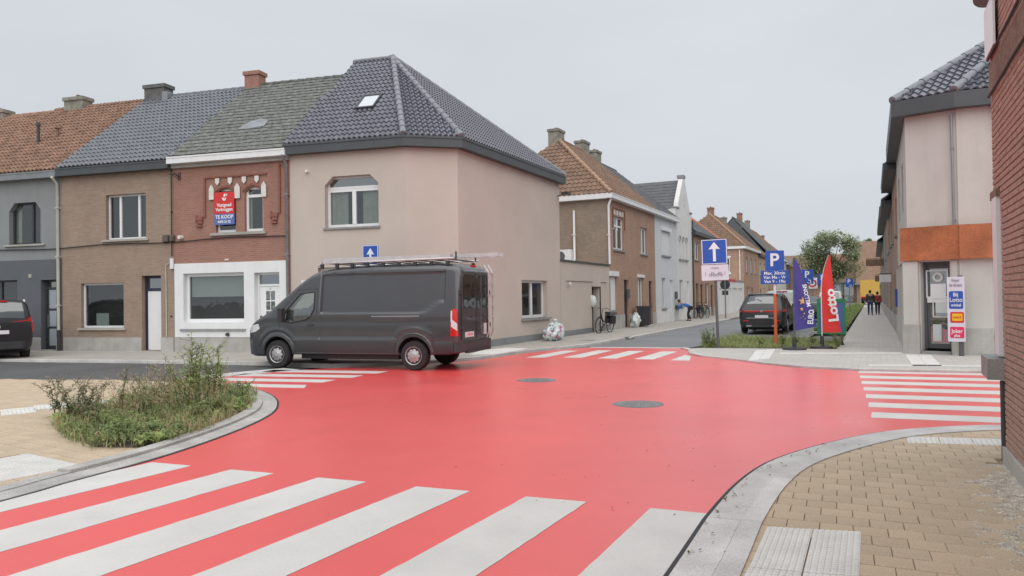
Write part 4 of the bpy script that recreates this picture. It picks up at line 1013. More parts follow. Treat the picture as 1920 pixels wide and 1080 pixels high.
MB().box(.6, .68, -.05, -.001, 5.0, 6.0).box(2.5, 2.58, -.05, -.001, 5.0, 6.0).box(.68, 2.5, -.05, -.001, 5.92, 6.0).build('brick_moulding', 'red_trim_brick', h)
MB().box(.0, 1.2, -.12, -.001, 2.64, 2.88).box(4.7, 5.95, -.08, -.001, 2.66, 2.82).build('shutter_box', 'paint_white', h)
pipe(h, [(-.12, -.2, 6.34), (-.10, -.06, 6.0), (-.07, -.06, 3.2)], .055, 'paint_white')
pipe(h, [(-.07, 1.72, 5.88), (-.07, 1.72, 3.5), (-.25, 1.72, 3.25)], .06, 'paint_white')
for a in ((3.5, .3, .55), ): pass
wl = far_house('narrow pale blue white rendered house with a closed shutter upstairs', 22.85, 5.35, 6.36, 10.05, 'stucco_bluewhite', 'slate',
    [(1.55, 3.5, 4.1, 5.58, dict(shut='paint_white')), (1.4, 2.35, .9, 2.73, dict(mull=(.5,)))], [(3.45, 4.2, .08, 2.63, 'paint_white')], kind='flat', tw=.3, tl=.3, chim=((1.4, 4.1, .9, .6, 9.6, 10.7),), plinth='stucco_white')
MB().box(1.5, 3.55, -.14, -.001, 5.58, 5.8).build('shutter_box', 'paint_white', wl)
# white stepped gable
h = thing('street_house', SF(28.2), 'white house with a tall pointed street gable', 'house')
W = 4.6; wins = [(.62, 1.12, 4.05, 5.3), (1.55, 2.05, 4.05, 5.3), (2.5, 3.0, 4.05, 5.3), (.65, 1.55, .95, 2.68)]; dr = (2.8, 3.5, .05, 2.63)
mb = MB(); panel(mb, .003, W - .003, 0, 6.5, wins + [dr], .16)
mb.poly([(.003, 0, 6.5), (W - .003, 0, 6.5), (W - .003, 0, 7.35), (W - .55, 0, 7.35), (W - .75, 0, 7.8), (2.6, 0, 9.55), (2.2, 0, 9.55), (.75, 0, 7.8), (.55, 0, 7.35), (.003, 0, 7.35)]); mb.build('wall', 'stucco_white', h)
mb = MB(); mb.box(.01, W - .01, .02, .3, 6.5, 7.33); mb.poly([(.004, .3, 0), (.004, .3, 7.3), (.004, 8, 6.4), (.004, 8, 0)]); mb.poly([(W - .004, .3, 0), (W - .004, 8, 0), (W - .004, 8, 6.4), (W - .004, .3, 7.3)])
mb.plate([(.55, 7.34), (W - .55, 7.34), (W - .75, 7.8), (2.6, 9.55), (2.2, 9.55), (.75, 7.8)], .003, .3); mb.build('wall', 'stucco_white', h)
for w in wins: window(h, *w, y=.1, fw=.06, glass='glass_dark', back=False); sill(h, w[0] - .06, w[1] + .06, w[2], dep=.1, th=.1)
for w in wins[:3]: MB().tube([(w[0] + .25 + .27 * math.cos(a), -.02, 5.3 + .27 * math.sin(a)) for a in [math.pi * k / 8 for k in range(9)]], .03, 5).build('arch', 'stone_sill', h)
door(h, *dr, .1, 'paint_white', handle=False); skirt(h, .01, W - .01, .8, [(2.8, 3.5)], 'stucco_white', joints=3)
r = MB(); r.poly([(.1, .3, 6.7), (2.4, .3, 9.35), (2.4, 8, 9.35), (.1, 8, 6.7)][::-1]); r.poly([(W - .1, .3, 6.7), (W - .1, 8, 6.7), (2.4, 8, 9.35), (2.4, .3, 9.35)]); r.build('roof', 'slate', h)
sl = Vector((2.3, 0, 2.65)); Ls = sl.length; sl /= Ls
tiles(h, None, (.1, 8, 6.7), (0, -1, 0), sl, [(0, 0), (7.7, 0), (7.7, Ls), (0, Ls)], 'slate', .3, .3, 'flat')
MB().box(2.1, 2.7, -.05, .4, 9.55, 9.75).build('coping', 'stone_sill', h); MB().box(-.03, .75, -.06, .32, 7.33, 7.42).box(W - .72, W + .03, -.06, .32, 7.33, 7.42).build('coping', 'stone_sill', h)
MB().box(2.25, 2.55, -.03, -.001, 7.7, 8.5).build('niche', 'stucco_bluewhite', h)
pipe(h, [(W - .06, -.07, 6.9), (W - .06, -.07, .1)], .05, 'pipe_dark')
h = far_house('brown brick house with slate roof edged in orange ridge tiles', 32.8, 9.2, 5.95, 9.5, 'brick_tan', 'slate',
    [(.8, 2.4, 4.2, 5.5, dict(mull=(.5,), m='upvc_white')), (5.2, 7.0, 4.2, 5.5, dict(mull=(.5,))), (4.3, 5.7, .9, 2.6)], [(1.0, 2.0, .05, 2.5, 'tile_brown'), (2.6, 3.5, .05, 2.45, 'frame_dark'), (6.4, 7.3, .05, 2.45, 'frame_dark')], eave='gutter_dark', kind='flat', chim=((8.6, 4, .9, .6, 9.1, 10.3),))
MB().tube([(8.9, -.2, 6.15), (8.9, 4.0, 9.55)], .16, 8).build('verge_tile', 'tile_orange', h)
h = thing('garage_row', SF(42.0), 'low white garages with grey doors and a red fascia', 'garage'); W = 14.0
dd = [(.8 + k * 3.2, 3.4 + k * 3.2, .02, 2.25) for k in range(4)]
mb = MB(); panel(mb, 0, W, 0, 2.85, dd, .12); mb.poly([(0, 0, 2.85), (W, 0, 2.85), (W, 6, 2.85), (0, 6, 2.85)]); mb.poly([(0, 0, 0), (0, 0, 2.85), (0, 6, 2.85), (0, 6, 0)]); mb.poly([(W, 0, 0), (W, 6, 0), (W, 6, 2.85), (W, 0, 2.85)]); mb.build('wall', 'stucco_white', h)
for a, b, c, d in dd: MB().box(a + .01, b - .01, .08, .12, c, d - .01).build('garage_door', 'paint_white', h)
MB().box(-.02, 9, -.06, .1, 2.85, 3.05).build('fascia', 'sign_red', h); MB().box(9.0, W, -.04, .1, 2.85, 2.98).build('coping', 'stone_sill', h)
h = far_house('tan brick corner house with white eaves above the white garages', 56.0, 10.5, 6.2, 10.2, 'brick_tan', 'tile_brown',
    [(1.2, 2.6, 3.9, 5.4), (4.5, 5.8, 3.9, 5.4), (7.6, 8.8, 3.9, 5.4), (2.0, 3.6, .9, 2.4)], [(5, 6, .05, 2.4, 'frame_dark')], hipL=4.0, side='brick_tan', chim=((5.4, 4.1, .7, .6, 9.8, 11.0),), cm='brick_red', plinth='stucco_white')
FW = SF(56.0) @ Matrix.Translation((0, 8.2, 0)) @ Matrix.Rotation(R_(-90), 4, 'Z')     # its end wall faces us
window(h, 4.4, 6.9, 3.9, 5.3, y=-.09, mull=(.5,), glass='glass_dark', back=False, frame=FW); MB().box(4.3, 7.0, -.12, -.002, 3.7, 3.88).box(4.3, 7.0, -.10, -.002, 5.32, 5.5).build('sill', 'paint_white', h, FW)
pipe(h, [(-.07, .35, 6.1), (-.07, .35, 3.1)], .055, 'paint_white')
far_house('orange rendered house with plain eaves beyond the tan corner house', 66.6, 8.0, 5.9, 9.6, 'render_tan', 'tile_brown', [(1, 2.4, 3.8, 5.2), (4.5, 5.9, 3.8, 5.2), (3.6, 4.8, .9, 2.4)], [(1, 2, .05, 2.3, 'tile_brown')], chim=((2, 4, .7, .6, 9.2, 10.6),), eave='gutter_dark')
far_house('tall house with dark slate roof and steep dark gable end', 74.7, 9.0, 6.3, 11.2, 'brick_tan', 'slate', [(1, 2.4, 3.8, 5.2), (5, 6.4, 3.8, 5.2), (4, 5.2, .9, 2.4)], [(1, 2, .05, 2.3)], side='slate', kind='flat', chim=((5.5, 4, .8, .6, 10.8, 12.2),), cm='brick_red')
far_house('cream house with brown roof near the tree end of the street', 83.8, 12.0, 6.3, 10.8, 'stucco_beige', 'tile_brown', [(1, 2.4, 3.8, 5.2), (5, 6.4, 3.8, 5.2), (8, 9.4, 3.8, 5.2)], [(2.5, 3.5, .05, 2.3)], chim=((3, 4, .8, .6, 10.3, 11.8),))
far_house('last brick house before the tree on the left of the street', 96.0, 16.0, 6.0, 10.0, 'brick_brown', 'tile_black', [(1, 2.4, 3.8, 5.2), (5, 6.4, 3.8, 5.2), (9, 10.4, 3.8, 5.2)], [(2.5, 3.5, .05, 2.3)], chim=((6, 4, .8, .6, 9.4, 10.8),), tw=.4, tl=.4)

# ------------------------------------------------------------------ right side: corner shop
C1, C2 = Vector((.86, 22.35)), Vector((1.98, 22.0))
FA = Fr(C1.x, C1.y, math.degrees(math.atan2(C2.y - C1.y, C2.x - C1.x))); LA = (C2 - C1).length
FB = Fr(C2.x, C2.y, 3.5); LB = 5.0
FL = Fr(.86, 30.0, -90); LL = 7.65
h = thing('corner_shop', FA, 'beige rendered corner shop with a rust brown band above its recessed door', 'building')
mb = MB(); panel(mb, 0, LA, 0, 6.4, [(.30, .98, .12, 2.44)], .5); mb.build('wall', 'stucco_beige', h)
mb = MB(); panel(mb, 0, LB, 0, 6.4, [(1.7, 4.2, .9, 2.4), (1.8, 3.2, 4.0, 5.4)], .15); mb.poly([(LB, 0, 0), (LB, 7, 0), (LB, 7, 6.4), (LB, 0, 6.4)]); mb.build('wall', 'stucco_beige', h, FB)
swn = [(.7, 1.8, 1.0, 2.4), (2.4, 3.5, 1.0, 2.4), (4.1, 5.2, 1.0, 2.4), (5.7, 6.7, 1.0, 2.4), (1.5, 2.7, 4.0, 5.4), (4.6, 5.8, 4.0, 5.4)]
mb = MB(); panel(mb, 0, LL, 0, 6.4, swn, .2); mb.poly([(0, 0, 0), (0, 0, 6.4), (0, 6, 6.4), (0, 6, 0)]); mb.build('wall', 'stucco_beige', h, FL)
for w in swn: window(h, *w, y=.16, m='frame_dark', glass='glass_dark', back=False, frame=FL)
for k in range(6): MB().box(.35 + k * 1.22, .62 + k * 1.22, -.09, -.002, 0, 2.44).build('pilaster', 'stucco_beige', h, FL)
window(h, 1.7, 4.2, .9, 2.4, frame=FB, glass='glass_dark', back=False); window(h, 1.8, 3.2, 4.0, 5.4, frame=FB, glass='glass_dark', back=False)
# pilasters at the door and joints in the render
MB().box(-.10, .26, -.10, -.003, .80, 2.46).build('pilaster', 'stucco_beige', h); MB().box(-.12, .28, -.13, -.003, 0, .80).build('pilaster_base', 'plinth_stone', h)
MB().box(1.02, 1.16, -.03, -.003, .0, 2.44).build('pilaster', 'stucco_beige', h)
MB().box(.02, .72, -.04, -.003, .0, 6.4).build('pilaster', 'stucco_beige', h, FB); MB().box(-.02, .74, -.055, -.041, .0, .72).box(.76, 4.9, -.02, -.003, 0, .72).build('plinth_slab', 'plinth_stone', h, FB)
pipe(h, [(1.10, -.07, 6.2), (1.12, -.07, 2.55)], .03, 'zinc')
MB().box(-.14, LA + .10, -.16, -.004, 2.47, 3.34).build('band', 'rust_panel', h); MB().box(.0, 1.55, -.22, -.004, 2.475, 3.335).build('band', 'rust_panel', h, FB)
MB().box(3.0, LL + .10, -.10, -.004, 2.47, 3.34).build('band', 'stucco_beige', h, FL)
# recessed shop door with its notices
D0 = door(h, .30, .98, .16, 2.44, .28, 'grey_plastic', [(.14, .95, .06, .50), (.14, .95, .58, .95)], lm='glass_dark', handle=False)
MB().box(.30, .98, -.06, .4, .0, .12).build('doorstep', 'stone_sill', h)
for x0, x1, z0, z1, m_ in ((.36, .88, 1.50, 2.22, 'upvc_white'), (.50, .95, .98, 1.48, 'stone_white')):
    q = MB().box(x0, x1, .262, .29, z0, z0 + .03).box(x0, x1, .262, .29, z1 - .03, z1).box(x0, x0 + .03, .262, .29, z0 + .03, z1 - .03).box(x1 - .03, x1, .262, .29, z0 + .03, z1 - .03); q.build_sub('notice_frame', m_, D0, h)
MB().box(.46, .82, .272, .280, 1.53, 1.86).build_sub('notice', 'sign_white', D0, h); MB().box(.38, .83, .266, .27, 1.37, 1.50).build_sub('notice', 'sign_white', D0, h)
MB().box(.57, .90, .272, .280, 1.10, 1.45).build_sub('notice', 'blind', D0, h); MB().box(.57, .90, .272, .280, 1.02, 1.10).build_sub('notice', 'frosted', D0, h); MB().box(.50, .70, .262, .275, .36, .80).build_sub('notice', 'blind', D0, h)
q = MB(); q.tube([(.64 + .1 * math.cos(a), .265, 2.03 + .1 * math.sin(a)) for a in [2 * math.pi * k / 14 for k in range(15)]], .035, 6); q.build_sub('door_wreath', 'stone_white', D0, h)
MB().lathe([(.06, -.09), (.06, -.003)], 12, axis='y', c=(.80, 0, .52)).build('socket', 'letter_grey', h, FB)
# fascia and hipped roof
FR2 = [(FL, LL), (FA, LA), (FB, LB)]
def mitre2(off, z):
    pts = [FL @ Vector((0, -off, z))]
    for (fa, la), (fb, lb) in zip(FR2, FR2[1:]):
        a0, a1 = fa @ Vector((0, -off, z)), fa @ Vector((la, -off, z)); b0, b1 = fb @ Vector((0, -off, z)), fb @ Vector((lb, -off, z))
        d1, d2 = a1 - a0, b1 - b0; cr = d1.x * d2.y - d1.y * d2.x; t = ((b0.x - a0.x) * d2.y - (b0.y - a0.y) * d2.x) / cr; pts.append(a0 + d1 * t)
    pts.append(FB @ Vector((LB, -off, z))); return pts
p1, p2, p3 = mitre2(.32, 6.28), mitre2(.32, 6.68), mitre2(-.004, 6.28); I2 = FA.inverted(); mb = MB()
for k in range(3): mb.poly([I2 @ p1[k], I2 @ p1[k + 1], I2 @ p2[k + 1], I2 @ p2[k]]); mb.poly([I2 @ p3[k], I2 @ p3[k + 1], I2 @ p1[k + 1], I2 @ p1[k]])
q0 = p3[0].copy(); q0.z = 6.68; mb.poly([I2 @ p1[0], I2 @ p2[0], I2 @ q0, I2 @ p3[0]]); mb.build('gutter', 'gutter_dark', h)
ap = Vector((4.95, 26.4, 10.0)); e4 = mitre2(.28, 6.68); mb = MB()
for k in range(3): mb.poly([I2 @ e4[k], I2 @ e4[k + 1], I2 @ ap])
mb.poly([I2 @ e4[3], I2 @ (FB @ Vector((LB, 8, 6.68))), I2 @ ap]); mb.poly([I2 @ (FB @ Vector((LB, 8, 6.68))), I2 @ e4[0], I2 @ ap]); mb.build('roof', 'tile_black', h)
for k in range(3):
    a, b = e4[k], e4[k + 1]; e_ = (b - a).normalized(); n_ = e_.cross(ap - a).normalized(); s_ = n_.cross(e_).normalized()
    tiles(h, Matrix(), a, e_, s_, [(0, 0), ((b - a).length, 0), ((ap - a).dot(e_), (ap - a).dot(s_))], 'tile_black', .2, .3, 'pan', 0)
for a in (e4[1], e4[2], e4[3]):
    n = 12; d = (ap - a) / n
    for k in range(n):
        p, q = I2 @ (a + d * k), I2 @ (a + d * (k + 1.08)); MB().tube([p + Vector((0, 0, .04)), q + Vector((0, 0, .04))], [.12, .10], 10).build('hip_tile', 'ridge_tile', h, smooth=True, angle=50)

def right_house(label, y1, W, ze, wm, rm, **k):
    return far_house(label, 0, W, ze, ze + 3.9, wm, rm, [(.6, 1.7, .9, 2.4), (.6, 1.7, 3.8, 5.2), (W - 2, W - .8, 3.8, 5.2)], [(2.4, 3.3, .05, 2.4)], frame=Fr(.86, y1, -90), over=.42, eave=k.pop('eave', 'gutter_dark'), **k)
right_house('brick house just past the corner shop on the right', 37.2, 7.15, 6.1, 'brick_tan', 'slate', kind='flat', eave='gutter_dark')
right_house('plain brown house third along the right side', 45.0, 7.75, 5.6, 'brick_brown', 'tile_black')
right_house('pale brick house fourth along the right side', 54.0, 8.95, 6.1, 'brick_tan', 'slate', kind='flat')
right_house('grey rendered house fifth along the right side', 66.0, 11.95, 6.2, 'stucco_grey', 'tile_brown')
right_house('last brown house on the right side', 92.0, 25.9, 5.6, 'brick_brown', 'tile_brown', tw=.4, tl=.4)
for y, z, w in ((39.5, 2.45, .55), (48.5, 2.6, .7), (62.0, 4.1, 1.25)):
    s = thing('hanging_sign', Fr(.86, y, 180), {39.5: 'small white projecting sign on the brown house wall', 48.5: 'dark projecting sign on the pale brick house', 62.0: 'large brown projecting sign on the grey house'}[y], 'sign')
    MB().box(.05, w, -.04, .04, z - .3 if w < 1 else z - .45, z + .05, .005).build('board', 'paint_white' if y < 40 else 'tile_brown', s); MB().tube([(0, 0, z + .1), (w, 0, z + .1)], .02, 6).build('bracket', 'pipe_dark', s)

s = thing('letter_box', Fr(.85, 29.2, -90, 1.15), 'narrow blue box on the right hand shop wall', 'letter box'); MB().box(-.12, .12, -.14, -.02, 0, .62, .02).build('box', 'sign_blue', s)
# end of the street
h = thing('brick_hall', Fr(-14, 140, 0), 'large plain brick building closing the end of the street', 'building')
mb = MB(); panel(mb, 0, 11.6, 0, 8.4, [(6.5, 11.2, 0.1, 3.4)], .4); mb.poly([(0, 0, 0), (0, 0, 8.4), (0, 10, 8.4), (0, 10, 0)]); mb.poly([(11.6, 0, 0), (11.6, 10, 0), (11.6, 10, 8.4), (11.6, 0, 8.4)]); mb.poly([(0, 0, 8.4), (11.6, 0, 8.4), (11.6, 10, 8.4), (0, 10, 8.4)]); mb.build('wall', 'brick_tan', h)
MB().box(11.6, 24, -3, 8, 3.2, 10.2).build('wall', 'brick_tan', h); MB().box(11.65, 24, -2.4, 8, 0, 3.2).build('wall', 'brick_brown', h)
MB().box(-.1, 11.58, -1.2, .0, 3.45, 3.75).build('canopy', 'zinc', h); MB().box(11.4, 24.2, -3.3, -3.0, 3.0, 3.4).build('canopy', 'zinc', h)
window(h, 6.5, 11.2, .1, 3.4, mull=(.33, .66), glass='glass_dark', back=False, m='frame_dark')

# ------------------------------------------------------------------ brick house beside the camera
NF = Fr(1.12, 8.45, -90)                        # x runs back towards the camera
h = thing('brick_building', NF, 'red brick building close by at the right edge with concrete plinth', 'building')
MB().box(.0, 12, .012, .3, .15, 6.2).build('wall', 'mortar', h)                      # mortar body
MB().box(-.45, -.002, .014, .3, 2.62, 6.2).build('wall', 'mortar', h)
MB().box(2.75, 12, -.002, .011, .15, 6.2).build('wall', 'brick_near_far', h); MB().box(-.45, 2.745, -.002, .011, 5.45, 6.2).build('wall', 'brick_near_far', h)
MB().box(-.45, 12, .3, 6, 0, 6.2).build('wall', 'brick_near_far', h)
for k in range(10): MB().box(-.02 + k * 1.2, 1.17 + k * 1.2, -.03, .2, -.05, .165).build('plinth_slab', 'concrete_slab', h)
sp = []; course = .0605; bl = .2; n = int((5.45 - .17) / course)
for r in range(n):
    z = .17 + r * course
    if 3.62 < z < 3.92 - course * .2: continue
    x = -(bl / 2) * (r % 2)
    lo = -.45 if z > 2.62 else 0.0
    x0 = lo - (bl / 2 if r % 2 else 0)
    while x0 < 2.74:
        a, b = max(x0, lo) + .005, min(x0 + bl, 2.74) - .005
        if b - a > .03: sp.append((a, b, z))
        x0 += bl
shapes = {}; rest = MB()
def brick_shape(l):
    c = .004; hgt = course - .011; s = MB()
    s.v = [(0, .02, 0), (l, .02, 0), (l, .02, hgt), (0, .02, hgt), (0, c, 0), (l, c, 0), (l, c, hgt), (0, c, hgt), (c, 0, c), (l - c, 0, c), (l - c, 0, hgt - c), (c, 0, hgt - c)]
    s.f = [[8, 9, 10, 11]] + [[k, (k + 1) % 4, 4 + (k + 1) % 4, 4 + k] for k in range(4)] + [[4 + k, 4 + (k + 1) % 4, 8 + (k + 1) % 4, 8 + k] for k in range(4)]
    return s
def vis(q):                                     # how large a brick shows: the nearest ones in view first
    x, z = (q[0] + q[1]) / 2, q[2]
    Y = 8.45 - x
    inview = (z < 1.65 + Y * .44) and x < 2.1
    return (0 if inview else 1, math.hypot(Y, z - 1.65) - (.2 if q[1] - q[0] > .15 else 0))
sp.sort(key=vis)
for k, (a, b, z) in enumerate(sp):
    l = round(b - a, 3); M = Matrix.Translation((a, -.004 + random.uniform(-.002, .0025), z)) @ Matrix.Rotation(random.uniform(-.006, .006), 4, 'Z')
    if k < 300:
        if l not in shapes:
            o = brick_shape(l).build('brick', 'brick_piece', h); shapes[l] = o.data; o.matrix_basis = M
        else: obj('brick', shapes[l], h, M)
    else: q = brick_shape(l); rest.add(q.xf(M))
tag(rest.build('brick', 'brick_piece', h), kind='stuff')
for k in range(4): MB().box(-.44 + k * .82, .375 + k * .82, -.016, .1, 3.63, 3.91).build('stone_band', 'tile_brown', h)
MB().box(-.45, 12, .0, .1, 3.62, 3.93).build('wall', 'mortar', h)
cable([(-.4, -.03, 3.60), (.4, -.035, 3.585), (1.2, -.03, 3.60), (3, -.035, 3.57), (6, -.03, 3.58)], parent=h, name='wall_cable'); cable([(-.4, -.03, 3.97), (1.2, -.035, 3.95), (3, -.03, 3.965), (6, -.03, 3.97)], parent=h, name='wall_cable')
MB().box(-.46, -.02, -.03, .1, 2.56, 2.64).build('lintel', 'tile_brown', h)
MB().box(-.30, -.04, -.035, .05, 1.03, 2.56).build('window_post', 'paint_white', h)
MB().prism([(-.62, -.12), (.02, -.14), (.02, .25), (-.62, .25)], .80, 1.0).build('sill', 'stone_sill', h)
pipe(h, [(-.04, -.01, .79), (-.04, -.01, .02)], .025, 'pipe_dark')
sg = thing('street_sign', NF, 'white enamel name plate high on the brick wall at right', 'sign')
MB().box(-.42, .16, -.05, -.03, 3.98, 4.46, .0).build('plate', 'sign_white', sg)
bw = MB(); BX, BR = -.40, .16
for k in range(12):
    a0, a1 = math.pi * k / 12, math.pi * (k + 1) / 12
    bw.poly([(BX - .34 * math.cos(a0), .02 - BR * math.sin(a0), 4.62), (BX - .34 * math.cos(a1), .02 - BR * math.sin(a1), 4.62), (BX - .34 * math.cos(a1), .02 - BR * math.sin(a1), 6.2), (BX - .34 * math.cos(a0), .02 - BR * math.sin(a0), 6.2)])
bw.poly([(BX - .34 * math.cos(math.pi * k / 12), .02 - BR * math.sin(math.pi * k / 12), 4.62) for k in range(13)][::-1])
bw.build('bay_cornice', 'gutter_dark', h)
# ------------------------------------------------------------------ vehicles (x forward from the rear bumper, y left, z up)
def interp(tab, x):
    if x <= tab[0][0]: return tab[0][1]
    for (a, p), (b, q) in zip(tab, tab[1:]):
        if x <= b: f = (x - a) / (b - a); return p + (q - p) * f
    return tab[-1][1]
def smooth(a, b, x): t = min(1, max(0, (x - a) / (b - a))); return t * t * (3 - 2 * t)
class Body:
    """car body: top line, plan half width, belt height, tumblehome; sections lofted along x"""
    n1, n2, n3 = 7, 11, 6
    def __init__(s, L, top, half, belt, roof, wr, zb, rr, H, rec=None, xs=None):
        s.L, s.top, s.half, s.belt, s.roof, s.wr, s.zb, s.rr, s.H, s.rec = L, top, half, belt, roof, wr, zb, rr, H, rec
        s.xs = xs
    def sec(s, x):
        n1, n2, n3 = s.n1, s.n2, s.n3
        zt, w, zb = interp(s.top, x), interp(s.half, x), interp(s.zb, x)
        bl = min(s.belt, zt - .10)
        k = max(0, min(1, (zt - s.belt) / (s.H - s.belt))); wt = w - (w - w * s.wr) * k
        rr = min(s.rr, (zt - bl) * .6 + .03)
        pts = [(0, zb), (w * .86, zb)]
        for i in range(n1):
            f = (i + 1) / n1; z = zb + (bl - zb) * f
            y = w * (.955 + .045 * math.sin(math.pi * min(1, f * 1.15) * .62)); pts.append((y, z))
        y1 = pts[-1][0]; ztop = zt - rr
        for i in range(n2):
            f = (i + 1) / n2; z = bl + (ztop - bl) * f; pts.append((y1 + (wt - y1) * f ** 1.25, z))
        ye = pts[-1][0]; ry = min(rr * 1.3, ye * .6)
        for i in range(n3):
            a = math.pi / 2 * (i + 1) / n3; pts.append((ye - ry + ry * math.cos(a), ztop + rr * math.sin(a)))
        yl = pts[-1][0]; pts += [(yl * .5, zt + .018), (0, zt + .024)]
        if s.rec: pts = [(y - s.rec(x, z) if y > .3 else y, z) for y, z in pts]
        return pts
    def Y(s, x, z):
        p = s.sec(x)
        for (ya, za), (yb, zb_) in zip(p[1:], p[2:]):
            if za <= z <= zb_ and zb_ > za: return ya + (yb - ya) * (z - za) / (zb_ - za)
        return p[-4][0]
    def mesh(s):
        mb = MB(); secs = [s.sec(x) for x in s.xs]; n = len(secs[0]); ring = []
        for x, p in zip(s.xs, secs):
            full = [(x, y, z) for y, z in p] + [(x, -y, z) for y, z in p[-2:0:-1]]; ring.append(len(full)); mb.v += full
        m = ring[0]
        for i in range(len(s.xs) - 1):
            for j in range(m):
                mb.f.append([i * m + j, i * m + (j + 1) % m, (i + 1) * m + (j + 1) % m, (i + 1) * m + j])
        mb.f.append(list(range(m))[::-1]); mb.f.append([(len(s.xs) - 1) * m + j for j in range(m)])
        return mb
    def side(s, poly, sgn, off=.004, sub=6):
        """polygon on the flank, densified and pressed onto the body"""
        mb = MB(); pts = []
        for (x0, z0), (x1, z1) in zip(poly, poly[1:] + poly[:1]):
            for k in range(sub): f = k / sub; pts.append((x0 + (x1 - x0) * f, z0 + (z1 - z0) * f))
        cx, cz = sum(p[0] for p in pts) / len(pts), sum(p[1] for p in pts) / len(pts)
        rings = [pts] + [[(cx + (x - cx) * f, cz + (z - cz) * f) for x, z in pts] for f in (.66, .33)]
        for r in rings: mb.v += [(x, sgn * (s.Y(x, z) + off), z) for x, z in r]
        mb.v.append((cx, sgn * (s.Y(cx, cz) + off), cz)); n = len(pts)
        for r in range(2):
            for k in range(n): mb.f.append([r * n + k, r * n + (k + 1) % n, (r + 1) * n + (k + 1) % n, (r + 1) * n + k])
        for k in range(n): mb.f.append([2 * n + k, 2 * n + (k + 1) % n, 3 * n])
        if sgn < 0: mb.f = [f[::-1] for f in mb.f]
        return mb
    def topz(s, x, y):
        p = s.sec(x)[-10:]
        for (ya, za), (yb, zb_) in zip(p, p[1:]):
            if yb <= abs(y) <= ya: return za + (zb_ - za) * ((ya - abs(y)) / max(1e-6, ya - yb))
        return p[-1][1]
    def toppanel(s, x0, x1, w0, w1, off=.005, nx=8, ny=8):
        mb = MB()
        for i in range(nx + 1):
            f = i / nx; x = x0 + (x1 - x0) * f; w = w0 + (w1 - w0) * f
            for j in range(ny + 1): y = -w + 2 * w * j / ny; mb.v.append((x, y, s.topz(x, y) + off))
        for i in range(nx):
            for j in range(ny): a = i * (ny + 1) + j; mb.f.append([a, a + ny + 1, a + ny + 2, a + 1])
        return mb
def carve(ob, wheels, r, yin=.55):
    """cut round wheel openings into a body"""
    for x, z in wheels:
        c = MB().lathe([(r, -1.6), (r, -yin)], 28, axis='y', c=(x, 0, z)).add(MB().lathe([(r, yin), (r, 1.6)], 28, axis='y', c=(x, 0, z)))
        me = bpy.data.meshes.new('cut'); me.from_pydata(c.v, [], c.f); bm = bmesh.new(); bm.from_mesh(me); bmesh.ops.recalc_face_normals(bm, faces=bm.faces); bm.to_mesh(me); bm.free()
        co = bpy.data.objects.new('cut', me); col.objects.link(co); co.parent = ob.parent
        md = ob.modifiers.new('b', 'BOOLEAN'); md.object = co; md.operation = 'DIFFERENCE'; md.solver = 'EXACT'
        bpy.context.view_layer.update()
        new = bpy.data.meshes.new_from_object(ob.evaluated_get(bpy.context.evaluated_depsgraph_get()))
        ob.modifiers.remove(md); ob.data = new; bpy.data.objects.remove(co)
    ob.data.polygons.foreach_set('use_smooth', [True] * len(ob.data.polygons)); ob.data.set_sharp_from_angle(angle=R_(38))
def carve_through(ob, poly, w=1.6):
    c = MB().plate(poly, -w, w); me = bpy.data.meshes.new('cut'); me.from_pydata(c.v, [], c.f); bm = bmesh.new(); bm.from_mesh(me); bmesh.ops.recalc_face_normals(bm, faces=bm.faces); bm.to_mesh(me); bm.free()
    co = bpy.data.objects.new('cut', me); col.objects.link(co); co.parent = ob.parent
    md = ob.modifiers.new('b', 'BOOLEAN'); md.object = co; md.operation = 'DIFFERENCE'; md.solver = 'EXACT'; bpy.context.view_layer.update()
    new = bpy.data.meshes.new_from_object(ob.evaluated_get(bpy.context.evaluated_depsgraph_get())); ob.modifiers.remove(md); ob.data = new; bpy.data.objects.remove(co)
    ob.data.polygons.foreach_set('use_smooth', [True] * len(ob.data.polygons)); ob.data.set_sharp_from_angle(angle=R_(38))
def wheel(parent, x, y, r, w, rim='hubcap', spokes=9, rimr=.62):
    sg = 1 if y > 0 else -1; y0 = y - sg * w
    t = thing('tmp', Matrix(), '', ''); bpy.data.objects.remove(t)
    pr = [(r * .60, 0), (r * .93, .0), (r, -sg * .035), (r, -sg * (w - .035)), (r * .93, -sg * w), (r * .60, -sg * w)]
    W_ = MB().lathe([(a, b) for a, b in pr], 32, axis='y', c=(x, y, r)).build('wheel', 'tyre', parent, smooth=True, angle=50)
    R1 = MB().lathe([(r * rimr, -sg * .10), (r * rimr, -sg * .006), (r * rimr * .93, -sg * .016), (r * rimr * .88, -sg * .03), (r * .20, -sg * .004), (r * .16, sg * .006), (.001, sg * .008)], 32, axis='y', c=(x, y + sg * .024, r))
    R1.build('rim', rim, W_, smooth=True, angle=30)
    q = MB()
    for k in range(spokes):
        a = 2 * math.pi * k / spokes; rr = r * rimr * .74; h = r * .062
        q.lathe([(h, -sg * .004 - .0), (h * .9, sg * .004)] if sg > 0 else [(h, .004), (h * .9, -.004)], 8, axis='y', c=(x + rr * math.cos(a), y + sg * .013, r + rr * math.sin(a)))
    q.build('rim_hole', 'black_plastic', W_)
    return W_
def fix_normals(ob):
    bm = bmesh.new(); bm.from_mesh(ob.data); bmesh.ops.recalc_face_normals(bm, faces=bm.faces); bm.to_mesh(ob.data); bm.free()
def arange(a, b, s): n = int(round((b - a) / s)); return [a + (b - a) * k / n for k in range(n + 1)]
